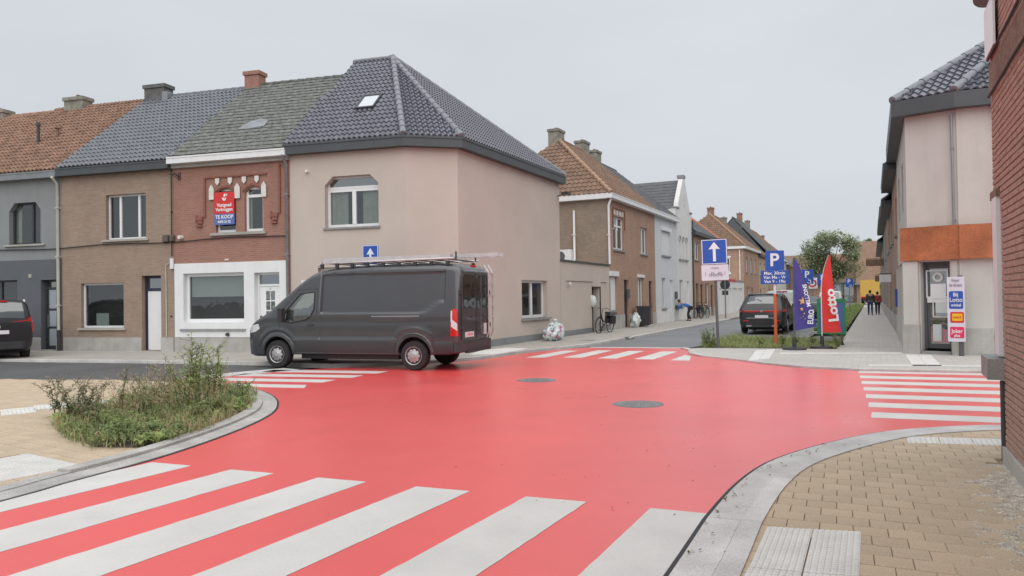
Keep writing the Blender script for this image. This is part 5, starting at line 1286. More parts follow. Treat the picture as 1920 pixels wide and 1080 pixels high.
def arch(parent, body, x, z, r, w, m, sgn, a0=-12, a1=192, name='wheel_arch', off=.012):
    mb = MB(); n = 22
    for k in range(n + 1):
        a = R_(a0 + (a1 - a0) * k / n)
        for rr, o in ((r, -.02), (r, off), (r + w, off), (r + w + .015, .0)):
            px, pz = x + rr * math.cos(a), z + rr * math.sin(a); pz = max(pz, body.zb[0][1] + .02)
            mb.v.append((px, sgn * (body.Y(px, pz) + o), pz))
    for k in range(n):
        for j in range(3):
            f = [k * 4 + j, k * 4 + j + 1, (k + 1) * 4 + j + 1, (k + 1) * 4 + j]; mb.f.append(f if sgn < 0 else f[::-1])
    return mb.build(name, m, parent, smooth=True, angle=40)

# ---------------------------------------------------------------- the grey panel van crossing the junction
vd = Vector((-.99244, -.12272)); va = Vector((-.12272, .99244)); vr = Vector((-9.62, 14.63)) - vd * 1.16 + va * 1.0
van = thing('panel_van', Fr(vr.x, vr.y, math.degrees(math.atan2(vd.y, vd.x))), 'dark grey high roof panel van with roof rack crossing the red junction', 'van')
def recess(x, z):
    d = 0
    lo = 1.33 + .25 * smooth(.95, .45, x)                       # upper cargo panel pressed in, lower edge sweeping up at the rear
    d += .045 * smooth(lo, lo + .045, z) * smooth(2.30, 2.27, z) * smooth(.36, .40, x) * smooth(3.66, 3.62, x)
    d -= .020 * smooth(.62, .66, z) * smooth(.80, .70, z) * smooth(1.62, 1.7, x) * smooth(4.42, 4.36, x)
    d -= .022 * math.exp(-((math.hypot(x - 1.16, z - .36) - .62) / .035) ** 2) * smooth(.5, .7, z)
    d -= .022 * math.exp(-((math.hypot(x - 4.91, z - .36) - .60) / .035) ** 2) * smooth(.5, .7, z)
    d += .010 * smooth(.70, .73, z) * smooth(1.28, 1.24, z) * smooth(1.5, 1.6, x) * smooth(4.7, 4.4, x)
    d -= .018 * math.exp(-((z - 1.21) / .03) ** 2) * smooth(1.0, 1.4, x) * smooth(2.3, 2.2, x)
    d += .009 * (math.exp(-((x - 3.68) / .008) ** 2) + math.exp(-((x - 4.86) / .008) ** 2) * smooth(.9, .8, z) * 0) * smooth(.45, .5, z)
    return d
VB = Body(6.0, [(0, 2.34), (.05, 2.42), (.18, 2.47), (.6, 2.50), (2.4, 2.50), (3.3, 2.46), (3.7, 2.41), (3.98, 2.32), (4.25, 2.16), (4.8, 1.74), (5.28, 1.36), (5.36, 1.31), (5.6, 1.20), (5.8, 1.08), (5.92, .96), (5.98, .82), (6.0, .74)],
          [(0, .955), (.04, .985), (.12, 1.0), (.6, 1.01), (4.4, 1.01), (5.0, .995), (5.4, .955), (5.7, .88), (5.88, .78), (5.97, .66), (6.0, .58)],
          1.25, 2.5, .865, [(0, .42), (.3, .36), (1.8, .34), (4.2, .34), (5.6, .30), (5.9, .30), (6.0, .34)], .17, 2.5, recess,
          xs=[0, .02, .05, .09, .14, .2, .28] + arange(.34, .44, .02) + arange(.5, 3.55, .09) + arange(3.6, 3.76, .02) + arange(3.8, 5.3, .06) + arange(5.34, 5.76, .06) + [5.8, 5.84, 5.88, 5.91, 5.94, 5.96, 5.98, 5.99, 6.0])
VB.n1, VB.n2 = 30, 44
bo = VB.mesh().build('body', 'van_paint', van); fix_normals(bo)
carve(bo, [(1.16, .36), (4.91, .36)], .425)
SW = [(4.70, 1.20), (4.67, 1.38), (4.25, 1.83), (3.84, 1.87), (3.84, 1.46), (3.93, 1.28), (4.10, 1.19), (4.5, 1.12)]
carve_through(bo, [(3.45, 1.0), (4.95, 1.0), (5.12, 1.34), (4.16, 2.08), (3.45, 2.12)], .76)
carve_through(bo, SW)
carve_through(bo, [(4.22, 2.02), (5.10, 1.32), (5.32, 1.62), (4.45, 2.40)], .70)
for sgn in (1, -1):
    arch(van, VB, 1.16, .36, .43, .075, 'van_paint', sgn); arch(van, VB, 4.91, .36, .43, .085, 'van_paint', sgn)
    for a, b in ((1.62, 4.42), (.16, .66)):
        mb = MB(); n = 20
        for k in range(n + 1):
            x = a + (b - a) * k / n
            for z, o in ((.40, .004), (.43, .016), (.64, .018), (.68, .004)): mb.v.append((x, sgn * (VB.Y(x, z) + o), z))
        for k in range(n):
            for j in range(3): f = [k * 4 + j, k * 4 + j + 1, k * 4 + 5 + j, k * 4 + 4 + j]; mb.f.append(f if sgn < 0 else f[::-1])
        mb.build('side_moulding', 'van_trim', van, smooth=True)
    sw = [(4.70, 1.20), (4.67, 1.38), (4.25, 1.83), (3.84, 1.87), (3.84, 1.46), (3.93, 1.28), (4.10, 1.19), (4.5, 1.12)]
    MB().tube([(x, sgn * (VB.Y(x, z) + .004), z) for x, z in SW + SW[:1]], .018, 5).build('window_seal', 'black_plastic', van)
    VB.side(sw, sgn, -.004).build('side_window', 'cab_glass', van, smooth=True)
    dl = MB().tube([(x, sgn * (VB.Y(x, z) + .001), z) for x, z in ((3.76, .5), (3.76, 1.4), (3.76, 1.95), (4.3, 1.93), (4.78, 1.42), (4.83, 1.1), (4.80, .86))], .006, 4); dl.build('door_seam', 'black_plastic', van)
    MB().box(3.86, 4.02, min(sgn * (VB.Y(3.9, 1.08) + .03), sgn * VB.Y(3.9, 1.08)), max(sgn * (VB.Y(3.9, 1.08) + .03), sgn * VB.Y(3.9, 1.08)), 1.05, 1.09).build('door_handle', 'van_trim', van)
    MB().tube([(x, sgn * (VB.Y(x, 1.265) + .004), 1.265) for x in (1.0, 1.4, 1.8, 2.25)], .009, 4).build('slot_highlight', 'hubcap', van)  # highlight along the flank slot, put in as a thin bright tube
    y_ = sgn * (VB.Y(4.72, 1.25) + .06)
    mi = MB().tube([(4.70, sgn * VB.Y(4.7, 1.2), 1.19), (4.68, y_ + sgn * .05, 1.22)], .03, 6)
    mi.box(4.60, 4.72, min(y_, y_ + sgn * .2), max(y_, y_ + sgn * .2), 1.14, 1.48, .03); mi.build('mirror', 'black_plastic', van)
    VB.side([(5.45, .98), (5.50, 1.10), (5.72, 1.06), (5.90, .92), (5.82, .86), (5.6, .90)], sgn, .006).build('headlight', 'lens_clear', van, smooth=True)
    tl_ = VB.side([(.03, .80), (.05, 1.43), (.20, 1.41), (.22, .80)], sgn, .012); tl_.build('tail_light', 'lens_red', van, smooth=True)
    VB.side([(.05, .92), (.05, 1.08), (.19, 1.20), (.20, 1.02)], sgn, .016).build('reversing_light', 'lens_clear', van, smooth=True)
    VB.side([(.17, 1.12), (.17, 1.38), (.205, 1.38), (.21, 1.12)], sgn, .017).build('indicator', 'lens_clear', van, smooth=True)
    wheel(van, 1.16, sgn * 1.0, .345, .24); wheel(van, 4.91, sgn * .995, .345, .24)
# inner wells so that the openings read dark
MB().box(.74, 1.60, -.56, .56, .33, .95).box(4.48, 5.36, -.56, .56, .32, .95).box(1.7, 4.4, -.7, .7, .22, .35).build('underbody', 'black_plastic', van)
VB.toppanel(4.12, 5.22, .72, .80).build('windscreen', 'cab_glass', van, smooth=True)
MB().prism([(5.30, -.86), (5.62, -.84), (5.9, -.62), (6.03, -.4), (6.03, .4), (5.9, .62), (5.62, .84), (5.30, .86)], .28, .62).build('front_bumper', 'van_trim', van)
MB().box(5.97, 6.02, -.45, .45, .66, .86).build('grille', 'black_plastic', van)
# rear end
MB().prism([(-.07, -.86), (.08, -1.0), (.14, -1.0), (.14, 1.0), (.08, 1.0), (-.07, .86)], .44, .66).build('rear_bumper', 'van_trim', van)
MB().box(-.11, -.02, -.75, .75, .40, .46).build('rear_step', 'black_plastic', van)
for sgn in (1, -1):
    y0, y1 = (.02, .88) if sgn > 0 else (-.88, -.02)
    dn = 'rear_door'
    D2 = MB().plate([(y0, .70), (y1, .70), (y1, 1.5), (y1 - sgn * .0 - (.05 if sgn > 0 else -.0), 2.28), (y0 + (.0 if sgn > 0 else .05), 2.30)], -.022, -.001).xf(Matrix(((0, 1, 0, 0), (1, 0, 0, 0), (0, 0, 1, 0), (0, 0, 0, 1)))).build(dn, 'van_paint', van)
    fix_normals(D2)
    wy0, wy1 = y0 + (.04 if sgn > 0 else .09), y1 - (.09 if sgn > 0 else .04)
    gl = MB(); gl.plate(rrect(wy0, wy1, 1.43, 2.22, .08), -.030, -.023).xf(Matrix(((0, 1, 0, 0), (1, 0, 0, 0), (0, 0, 1, 0), (0, 0, 0, 1)))); g_ = gl.build('rear_window', 'car_glass', D2); fix_normals(g_)
    q = MB(); q.plate([(wy0 - .02, 1.37), (wy1 + .02, 1.37), (wy1 + .02, 1.42), (wy0 - .02, 1.42)], -.032, -.02).xf(Matrix(((0, 1, 0, 0), (1, 0, 0, 0), (0, 0, 1, 0), (0, 0, 0, 1)))); q.build('panel_crease', 'van_paint', D2)
    for z in (.95, 1.75): MB().box(-.03, .03, sgn * .93 - .035, sgn * .93 + .035, z, z + .10).build('hinge', 'black_plastic', van)
MB().box(-.028, -.02, -.006, .006, .72, 2.28).build('door_seam', 'black_plastic', van)
MB().box(-.045, -.02, .08, .36, 1.20, 1.235).build('door_handle', 'van_trim', van)
npl = MB().box(-.040, -.024, .20, .72, .76, .88).build('number_plate', 'number_plate', van)
text('1-ABE-562'.replace('ABE', 'XJK') if False else '1 TKE 562', .09, 'sign_red', npl, Matrix.Translation((-.042, .46, .82)) @ Matrix.Rotation(R_(-90), 4, 'Z'), 'plate_number', .001)
MB().box(.02, .10, -.12, .12, 2.40, 2.46).build('brake_light', 'lens_red', van)
MB().box(-.05, -.02, -.62, -.50, .78, 1.05).build('badge_plate', 'blind', van)
# cab interior seen through the glass: seat and wheel
for y in (.42, -.42): MB().prism([(3.86, y - .13), (3.96, y - .13), (3.96, y + .13), (3.86, y + .13)], 1.45, 1.74).build('headrest', 'black_plastic', van)
MB().tube([(4.42 + .05 * math.sin(a), .45 + .19 * math.cos(a), 1.30 + .17 * math.sin(a)) for a in [2 * math.pi * k / 16 for k in range(17)]], .018, 5).build('steering_wheel', 'black_plastic', van)
# roof rack
rk_ = MB()
for x in [.35 + k * .42 for k in range(9)]:
    rk_.tube([(x, -.80, 2.58), (x, .80, 2.58)], .018, 6)
    for s in (-1, 1): rk_.box(x - .04, x + .04, s * .80 - .025, s * .80 + .025, 2.44, 2.545)
rack = rk_.build('roof_rack', 'black_plastic', van)
for s in (-1, 1): MB().tube([(.2, s * .80, 2.60), (3.72, s * .78, 2.57), (3.86, s * .76, 2.50)], .022, 6).build('rack_rail', 'aluminium', rack)
for y in (.62, -.62): MB().tube([(.22, y, 2.58), (.22, y, 2.76)], .02, 6).build('rack_stop', 'black_plastic', rack)
MB().box(.30, 3.72, .58, .80, 2.575, 2.69, .02).build('pipe_tube', 'aluminium', rack)
# ladders: one lying on the rack, one hung on the right rear door
ld = thing('ladder', van.matrix_basis @ Matrix.Translation((-.75, 0, 2.63)), 'aluminium ladder lying on the van roof rack, overhanging the rear', 'ladder')
for y in (.0, .36): MB().box(0, 4.0, y, y + .03, 0, .085).build('rail', 'aluminium', ld)
mb = MB()
for k in range(14): mb.tube([(.15 + k * .28, .02, .04), (.15 + k * .28, .37, .04)], .016, 6)
mb.build('rungs', 'aluminium', ld)
ld = thing('ladder', van.matrix_basis @ Matrix.Translation((-.06, -.90, .70)), 'aluminium access ladder on the right rear door of the van', 'ladder')
for y in (.0, .30): MB().tube([(0, y, 0), (-.06, y, .15), (-.06, y, 1.6), (.06, y, 1.78)], .018, 6).build('rail', 'aluminium', ld)
mb = MB()
for k in range(6): mb.box(-.085, -.035, .0, .30, .2 + k * .27, .235 + k * .27)
mb.build('rungs', 'aluminium', ld)

# ---------------------------------------------------------------- ordinary cars
def car(name, label, frame, kind, paint, rear=True, plate=True, group=None):
    if kind == 'suv':
        B = Body(4.65, [(0, .98), (.04, 1.06), (.10, 1.16), (.22, 1.30), (.48, 1.58), (.62, 1.655), (1.0, 1.68), (2.2, 1.69), (2.7, 1.62), (3.35, 1.18), (3.5, 1.11), (4.2, 1.0), (4.5, .86), (4.62, .70), (4.65, .6)],
                 [(0, .80), (.06, .87), (.2, .92), (.8, .94), (3.6, .94), (4.2, .88), (4.5, .74), (4.65, .55)], 1.02, 1.69, .76, [(0, .40), (.4, .24), (4.2, .24), (4.65, .32)], .14, 1.69)
        wx, wr = (.92, 3.72), .36; win = [(.50, 1.12), (.62, 1.50), (1.0, 1.57), (2.35, 1.56), (2.95, 1.30), (3.2, 1.12)]; rw = (.17, .50, .60, .50)
    elif kind == 'mpv':
        B = Body(4.45, [(0, 1.06), (.02, 1.2), (.06, 1.45), (.16, 1.74), (.3, 1.80), (1.0, 1.83), (2.4, 1.82), (2.8, 1.74), (3.35, 1.28), (3.5, 1.16), (4.1, 1.02), (4.35, .86), (4.45, .62)],
                 [(0, .82), (.05, .87), (.2, .895), (3.6, .895), (4.1, .82), (4.35, .66), (4.45, .5)], 1.08, 1.83, .84, [(0, .38), (.4, .24), (4.0, .24), (4.45, .32)], .14, 1.83)
        wx, wr = (.85, 3.55), .32; win = [(.25, 1.16), (.30, 1.62), (1.0, 1.68), (2.5, 1.66), (3.0, 1.34), (3.2, 1.18)]; rw = (.03, .155, .66, .60)
    else:
        B = Body(4.3, [(0, .92), (.05, 1.0), (.2, 1.16), (.55, 1.40), (.8, 1.45), (2.0, 1.47), (2.4, 1.42), (3.1, 1.02), (3.3, .96), (3.95, .84), (4.2, .7), (4.3, .55)],
                 [(0, .74), (.1, .84), (.4, .88), (3.3, .88), (3.9, .8), (4.2, .64), (4.3, .5)], .92, 1.47, .74, [(0, .36), (.4, .2), (3.9, .2), (4.3, .28)], .13, 1.47)
        wx, wr = (.82, 3.4), .31; win = [(.50, .98), (.75, 1.33), (1.1, 1.38), (2.1, 1.37), (2.75, 1.08), (2.95, .98)]; rw = (.14, .56, .58, .46)
    L = B.L; B.xs = [0, .02, .05, .09, .14, .2, .28, .36, .45, .55] + arange(.65, L - .5, .12) + [L - .4, L - .3, L - .2, L - .12, L - .06, L - .02, L]
    c = thing(name, frame, label, 'car', group)
    b = B.mesh().build('body', paint, c); fix_normals(b); carve(b, [(wx[0], wr), (wx[1], wr)], wr + .055, .5)
    for sgn in (1, -1):
        B.side(win, sgn, .005).build('side_window', 'car_glass', c, smooth=True)
        for xx in (1.3, 2.2): MB().tube([(xx, sgn * (B.Y(xx, z) + .006), z) for z in (B.belt + .1, B.belt + .45)], .03, 4).build('pillar', 'black_plastic', c)
        for x in wx: wheel(c, x, sgn * (interp(B.half, x) - .02), wr, .21, spokes=5, rimr=.68); arch(c, B, x, wr, wr + .055, .05, 'black_plastic' if kind == 'suv' else paint, sgn)
        y_ = sgn * (B.Y(2.75, B.belt + .05) + .02); MB().box(2.72, 2.86, min(y_, y_ + sgn * .2), max(y_, y_ + sgn * .2), B.belt + .05, B.belt + .2, .03).build('mirror', paint, c)
        hh = {'suv': (.80, 1.0), 'mpv': (.85, 1.30), 'hatch': (.72, .92)}[kind]
        if kind == 'suv': B.side([(.0, .93), (.0, 1.0), (.08, 1.05), (.5, 1.02), (.45, .97), (.12, .92)], sgn, .012).build('tail_light', 'lens_red', c, smooth=True)
        else: B.side([(.01, hh[0]), (.01, hh[1]), (.14, hh[1]), (.16, hh[0])], sgn, .010).build('tail_light', 'lens_red', c, smooth=True)
        B.side([(L - .55, .66), (L - .52, .78), (L - .30, .76), (L - .16, .66), (L - .25, .60)], sgn, .008).build('headlight', 'lens_clear', c, smooth=True)
    B.toppanel(rw[0], rw[1], rw[2], rw[3], .006).build('rear_window', 'car_glass', c, smooth=True)
    wsx = {'suv': (2.75, 3.32), 'mpv': (2.84, 3.33), 'hatch': (2.44, 3.06)}[kind]; B.toppanel(wsx[0], wsx[1], .56, .66, .006).build('windscreen', 'car_glass', c, smooth=True)
    MB().box(.5, L - .6, -.6, .6, .17, .3).build('underbody', 'black_plastic', c)
    if kind == 'suv':
        MB().box(-.012, .02, -.70, .70, .92, .98).build('light_bar', 'lens_red', c); MB().box(-.014, .02, -.66, .66, .985, 1.0).build('trim', 'hubcap', c)
        MB().prism([(-.05, -.62), (.12, -.86), (.12, .86), (-.05, .62)], .40, .62).build('rear_bumper', paint, c); MB().box(-.06, .05, -.66, .66, .30, .40).build('skid_plate', 'black_plastic', c)
        MB().box(-.025, .0, -.60, .60, .66, .69).build('trim', 'hubcap', c)
        for s in (-1, 1): MB().box(-.066, -.04, s * .5 - .1, s * .5 + .1, .33, .38).build('exhaust', 'hubcap', c); MB().box(-.055, -.03, s * .62 - .1, s * .62 + .1, .55, .59).build('reflector', 'lens_red', c)
        MB().box(.50, .72, -.58, .58, 1.625, 1.66).build('spoiler', 'black_plastic', c); zp = .74
        MB().lathe([(.05, -.03), (.05, .0)], 14, axis='x', c=(.0, 0, .96)).build('badge', 'hubcap', c); MB().tube([(.24, .0, 1.36), (.33, .22, 1.45)], .012, 5).build('wiper', 'black_plastic', c)
        for s in (-1, 1): MB().tube([(.8, s * .64, 1.70), (1.5, s * .66, 1.735), (2.4, s * .64, 1.70)], .018, 5).build('roof_rail', 'hubcap', c)
    else:
        MB().prism([(-.06, -.58), (.10, -.82), (.10, .82), (-.06, .58)], .36, .58).build('rear_bumper', 'black_plastic' if kind == 'mpv' else paint, c); zp = .86 if kind == 'mpv' else .70
        MB().lathe([(.055, -.03), (.055, .0)], 14, axis='x', c=(.0, 0, zp + .16)).build('badge', 'hubcap', c)
        if kind == 'mpv': MB().box(.12, .3, -.25, .25, 1.76, 1.80).build('brake_light', 'lens_red', c)
    if plate:
        p = MB().box(-.035, -.0, -.26, .26, zp - .055, zp + .055).build('number_plate', 'number_plate', c)
    return c
# the small black van at the left edge, parked nose away along the side road
hd = math.degrees(math.atan2(.1687, -.9857)) 
car('parked_car', 'black compact van cut off by the left edge of the picture', Fr(-23.3, 13.3, 157), 'mpv', 'car_black')
car('parked_car', 'dark grey sport utility car parked behind the orange pole', Fr(-4.13, 32.2, 90), 'suv', 'car_grey')
car('parked_car', 'silver car parked just ahead of the dark grey car', Fr(-4.0, 38.6, 90), 'mpv', 'car_silver')
car('parked_car', 'black hatchback parked third in the far street, past the purple flag', Fr(-3.3, 46.0, 90), 'hatch', 'car_black')
car('parked_car', 'white car parked beyond the red flag', Fr(-2.9, 62.0, 90), 'mpv', 'car_white')
car('parked_car', 'small white van far down the street between the flags', Fr(-6.5, 68.0, 90), 'mpv', 'car_white')
# ------------------------------------------------------------------ signs
def arrow(cx, z0, z1, w, hw, y):
    m = z1 - (z1 - z0) * .36
    return MB().plate([(cx - w / 2, z0), (cx + w / 2, z0), (cx + w / 2, m), (cx + hw / 2, m - (z1 - z0) * .02), (cx, z1), (cx - hw / 2, m - (z1 - z0) * .02), (cx - w / 2, m)], y - .004, y)
def plate(t, x0, x1, z0, z1, m, border=None, y=-.04, r=.03, back=True, name='plate'):
    p = MB().plate(rrect(x0, x1, z0, z1, r), y, y + .012).build(name, m, t)
    if border:
        q = MB(); b = .022
        q.box(x0 + .01, x1 - .01, y - .003, y - .0005, z1 - b - .005, z1 - .008); q.box(x0 + .01, x1 - .01, y - .003, y - .0005, z0 + .008, z0 + b + .005)
        q.box(x0 + .01, x0 + .01 + b, y - .003, y - .0005, z0 + b + .005, z1 - b - .005); q.box(x1 - .01 - b, x1 - .01, y - .003, y - .0005, z0 + b + .005, z1 - b - .005); q.build('border', border, p)
    return p
s = thing('one_way_sign', Fr(-4.25, 23.19, 6) @ Matrix.Rotation(R_(-1.2), 4, 'Y'), 'blue one way sign with white arrow on a dark pole over the weeds', 'traffic sign')
MB().tube([(0, 0, -.1), (0, 0, 3.3)], .042, 10).build('pole', 'pole_grey', s)
p = plate(s, -.38, .38, 2.59, 3.35, 'sign_blue', 'sign_white', y=-.065); arrow(0, 2.68, 3.27, .085, .34, -.066).build('arrow', 'sign_white', p)
p2 = plate(s, -.40, .40, 2.10, 2.575, 'sign_lilac', y=-.063)
text('uitgez.', .10, 'letter_grey', p2, Matrix.Translation((0, -.066, 2.48)), depth=.001)
q = MB()                                              # little bicycle and moped pictograms
for cx, sc in ((-.08, 1), (.13, 1)):
    for dx in (-.06, .06): q.tube([(cx + dx + .04 * math.cos(a), -.066, 2.26 + .04 * math.sin(a)) for a in [2 * math.pi * k / 10 for k in range(11)]], .007, 4)
    q.tube([(cx - .06, -.066, 2.26), (cx - .01, -.066, 2.34), (cx + .04, -.066, 2.34), (cx + .06, -.066, 2.26), (cx - .0, -.066, 2.26), (cx - .02, -.066, 2.36)], .008, 4)
q.box(-.29, -.275, -.067, -.063, 2.25, 2.36); q.box(.28, .295, -.067, -.063, 2.25, 2.36); q.build('pictogram', 'letter_grey', p2)
s = thing('one_way_sign', Fr(-12.98, 17.62, 4), 'blue one way sign showing above the van roof', 'traffic sign')
MB().tube([(0, 0, 0), (0, 0, 3.2)], .038, 10).build('pole', 'pole_grey', s); p = plate(s, -.27, .27, 2.62, 3.24, 'sign_blue', 'sign_white', y=-.06); arrow(0, 2.66, 3.15, .065, .25, -.061).build('arrow', 'sign_white', p)
s = thing('parking_sign', Fr(-2.76, 24.78, 5), 'blue parking sign with time plate on an orange and white pole', 'traffic sign')
MB().tube([(0, 0, -.1), (0, 0, 1.66)], .05, 10).build('pole', 'pole_orange', s); MB().tube([(0, 0, 1.66), (0, 0, 2.98)], .046, 10).build('pole', 'paint_white', s)
p = plate(s, -.27, .29, 2.40, 3.02, 'sign_blue', y=-.07); text('P', .56, 'sign_white', p, Matrix.Translation((0, -.073, 2.71)), depth=.001, bold=.012)
p = plate(s, -.42, .42, 1.97, 2.395, 'sign_blue', y=-.072)
for tx, z in (('Max. 30min', 2.31), ('Van Ma - Vr', 2.18), ('Van 9 - 19u', 2.05)): text(tx, .135, 'sign_white', p, Matrix.Translation((0, -.075, z)), depth=.001, bold=.003)
def psign(x, y, label, w=.6, sub=None, top=3.0):
    s = thing('parking_sign', Fr(x, y, 3), label, 'traffic sign'); MB().tube([(0, 0, 0), (0, 0, top)], .04, 8).build('pole', 'zinc', s)
    p = plate(s, -w / 2, w / 2, top - .8, top, 'sign_blue', y=-.06); text('P', .5, 'sign_white', p, Matrix.Translation((-.04, -.063, top - .28)), depth=.001, bold=.012)
    if sub:                                            # wheelchair pictogram
        z = top - .66; q = MB().tube([(.06 + .10 * math.cos(a), -.063, z + .10 * math.sin(a)) for a in [R_(200 + 230 * k / 10) for k in range(11)]], .016, 4)
        q.tube([(.02, -.063, z + .17), (.04, -.063, z + .05), (.12, -.063, z + .05), (.18, -.063, z - .08)], .018, 4); q.build('pictogram', 'sign_white', p)
    return s
psign(-3.25, 45.0, 'blue disabled parking sign just right of the purple flag', sub=True)
psign(-3.0, 55.0, 'blue parking sign left of the red flag, farther down the street', w=.75)
psign(-1.9, 76.0, 'small blue parking sign farthest down the street', sub=True)
s = thing('no_parking_sign', Fr(-3.75, 56, 4), 'red and white round traffic sign beside the distant parking sign', 'traffic sign')
MB().tube([(0, 0, 0), (0, 0, 2.6)], .04, 8).build('pole', 'zinc', s); p = plate(s, -.34, .34, 2.0, 2.75, 'sign_white', y=-.06)
MB().lathe([(.28, -.068), (.28, -.061)], 20, axis='y', c=(0, 0, 2.38)).build('disc', 'sign_red', p); MB().lathe([(.17, -.072), (.17, -.069)], 20, axis='y', c=(0, 0, 2.38)).build('disc', 'sign_white', p)
# rear of a traffic light / dark sign on the left pavement
s = thing('signal_post', Fr(-9.0, 52.0, 0), 'dark round sign seen from behind on the left pavement by the garages', 'traffic sign')
MB().tube([(0, 0, 0), (0, 0, 2.9)], .045, 8).build('pole', 'zinc', s); MB().lathe([(.33, -.02), (.33, .0)], 20, axis='y', c=(0, 0, 2.35)).build('disc', 'black_plastic', s); MB().box(-.2, .2, -.02, .0, 1.65, 1.95).build('plate', 'black_plastic', s)

# ------------------------------------------------------------------ feather flags with weighted bases
def feather(frame, label, m, lower, top, width, words, lean):
    t = thing('feather_flag', frame, label, 'flag')
    b = MB(); b.lathe([(.32, 0), (.34, .03), (.33, .09), (.10, .12), (.06, .14), (.05, .36), (.035, .40)], 24); b.build('base', 'black_plastic', t, smooth=True, angle=40)
    pts = [(0, 0, .1), (0, 0, top - 1.0), (.03, 0, top - .66), (.10, 0, top - .35), (.22, 0, top)] if not lean else [(0, 0, .1), (0, 0, top - .6), (.005, 0, top - .25), (.02, 0, top - .03), (.04, 0, top + .02)]
    MB().tube(pts, [.016, .014, .011, .008, .006], 6).build('mast', 'pole_grey' if lean else 'paint_white', t)
    warp = lambda x, z: .07 * math.sin(x * 5.0 + z * 2.3) * min(1, max(0, x) / .3) + .02 * math.sin(z * 6 + x * 9) * min(1, max(0, x) / .3)
    n, mrows = 12, 34
    def edge(z):                                       # free edge of the sail
        f = max(0, min(1, (z - lower) / (top - lower)))
        return max(.02, width * (1 - f) ** .62 if lean else width - .35 * f + .10 * f * f - left(f))
    def left(f): return 0 if lean else .22 * max(0, (f - .55) / .45) ** 1.8
    F = MB()
    for j in range(mrows + 1):
        for i in range(n + 1):
            f = j / mrows; z = lower + (top - lower) * f; x = edge(z) * i / n
            xo = left(f)
            zz = z + (.12 * x / width if lean and f < .3 else 0) * (1 - f / .3 if f < .3 else 0)
            F.v.append((.018 + x + xo, warp(x, z), zz))
    N = len(F.v); F.v += [(x, y + .004, z) for x, y, z in F.v]
    for j in range(mrows):
        for i in range(n):
            a = j * (n + 1) + i; F.f.append([a, a + 1, a + n + 2, a + n + 1]); F.f.append([N + a, N + a + n + 1, N + a + n + 2, N + a + 1])
    sail = F.build('sail', m, t, smooth=True, angle=60)
    for tx, size, mm, M, xs, bold in words:
        text(tx, size, mm, sail, M, xs=xs, depth=.0005, bold=bold, warp=lambda p: (p.x, warp(p.x - .018, p.z) - .004 + (p.y), p.z))
    return t, sail, warp
up = Matrix.Rotation(R_(-90), 4, 'Y')                  # letters reading upwards
t, sail, wf = feather(Fr(-2.06, 23.04, 16), 'dark purple feather flag on a black round base', 'flag_purple', .58, 2.70, .60,
    [('EURO', .20, 'sign_white', Matrix.Translation((.46, 0, .98)) @ up @ Matrix.Rotation(R_(4), 4, 'Y'), .80, .006), ('MILLIONS', .16, 'sign_white', Matrix.Translation((.36, 0, 1.60)) @ up @ Matrix.Rotation(R_(-9), 4, 'Y'), .95, .004)], True)
def star(cx, cz, r, y):
    return [(cx + (r if k % 2 == 0 else r * .42) * math.sin(math.pi * k / 5), cz + (r if k % 2 == 0 else r * .42) * math.cos(math.pi * k / 5)) for k in range(10)]
for cx, cz, r in ((.24, 1.44, .12), (.22, 1.21, .06), (.28, 1.08, .03), (.26, 1.0, .02), (.31, .93, .02), (.20, .96, .015)):
    y = wf(cx - .018, cz); MB().plate(star(cx, cz, r, y), y - .012, y - .005).build('star', 'star_gold', sail)
t, sail, wf = feather(Fr(-1.36, 23.82, 10), 'bright red feather flag in front of the green pavement sign', 'flag_red', .50, 2.78, .50,
    [('Lotto', .36, 'sign_white', Matrix.Translation((.29, 0, 1.30)) @ up @ Matrix.Rotation(R_(-7), 4, 'Y'), 1.2, .012)], False)
MB().tube([(.21, .02, 2.7), (.215, .02, 3.35)], .010, 6).build('rod', 'pole_grey', t)

# pavement sign with green frame behind the red flag
s = thing('pavement_sign', Fr(-1.18, 25.6, 4), 'green framed pavement advertising sign on feet behind the red flag', 'sign')
q = MB(); q.box(-.42, .42, -.03, .03, 1.36, 1.48); q.box(-.42, .42, -.03, .03, .36, .44); q.box(-.42, -.34, -.03, .03, .44, 1.36); q.box(.34, .42, -.03, .03, .44, 1.36); q.build('frame', 'sign_green', s)
MB().box(-.34, .34, -.015, .015, .44, 1.36).build('poster', 'sign_bluegrey', s)
for x in (-.3, .3): MB().box(x - .03, x + .03, -.03, .03, .05, .36).build('leg', 'black_plastic', s); MB().tube([(x, -.28, .06), (x, .28, .06)], .05, 8).build('foot', 'black_plastic', s)

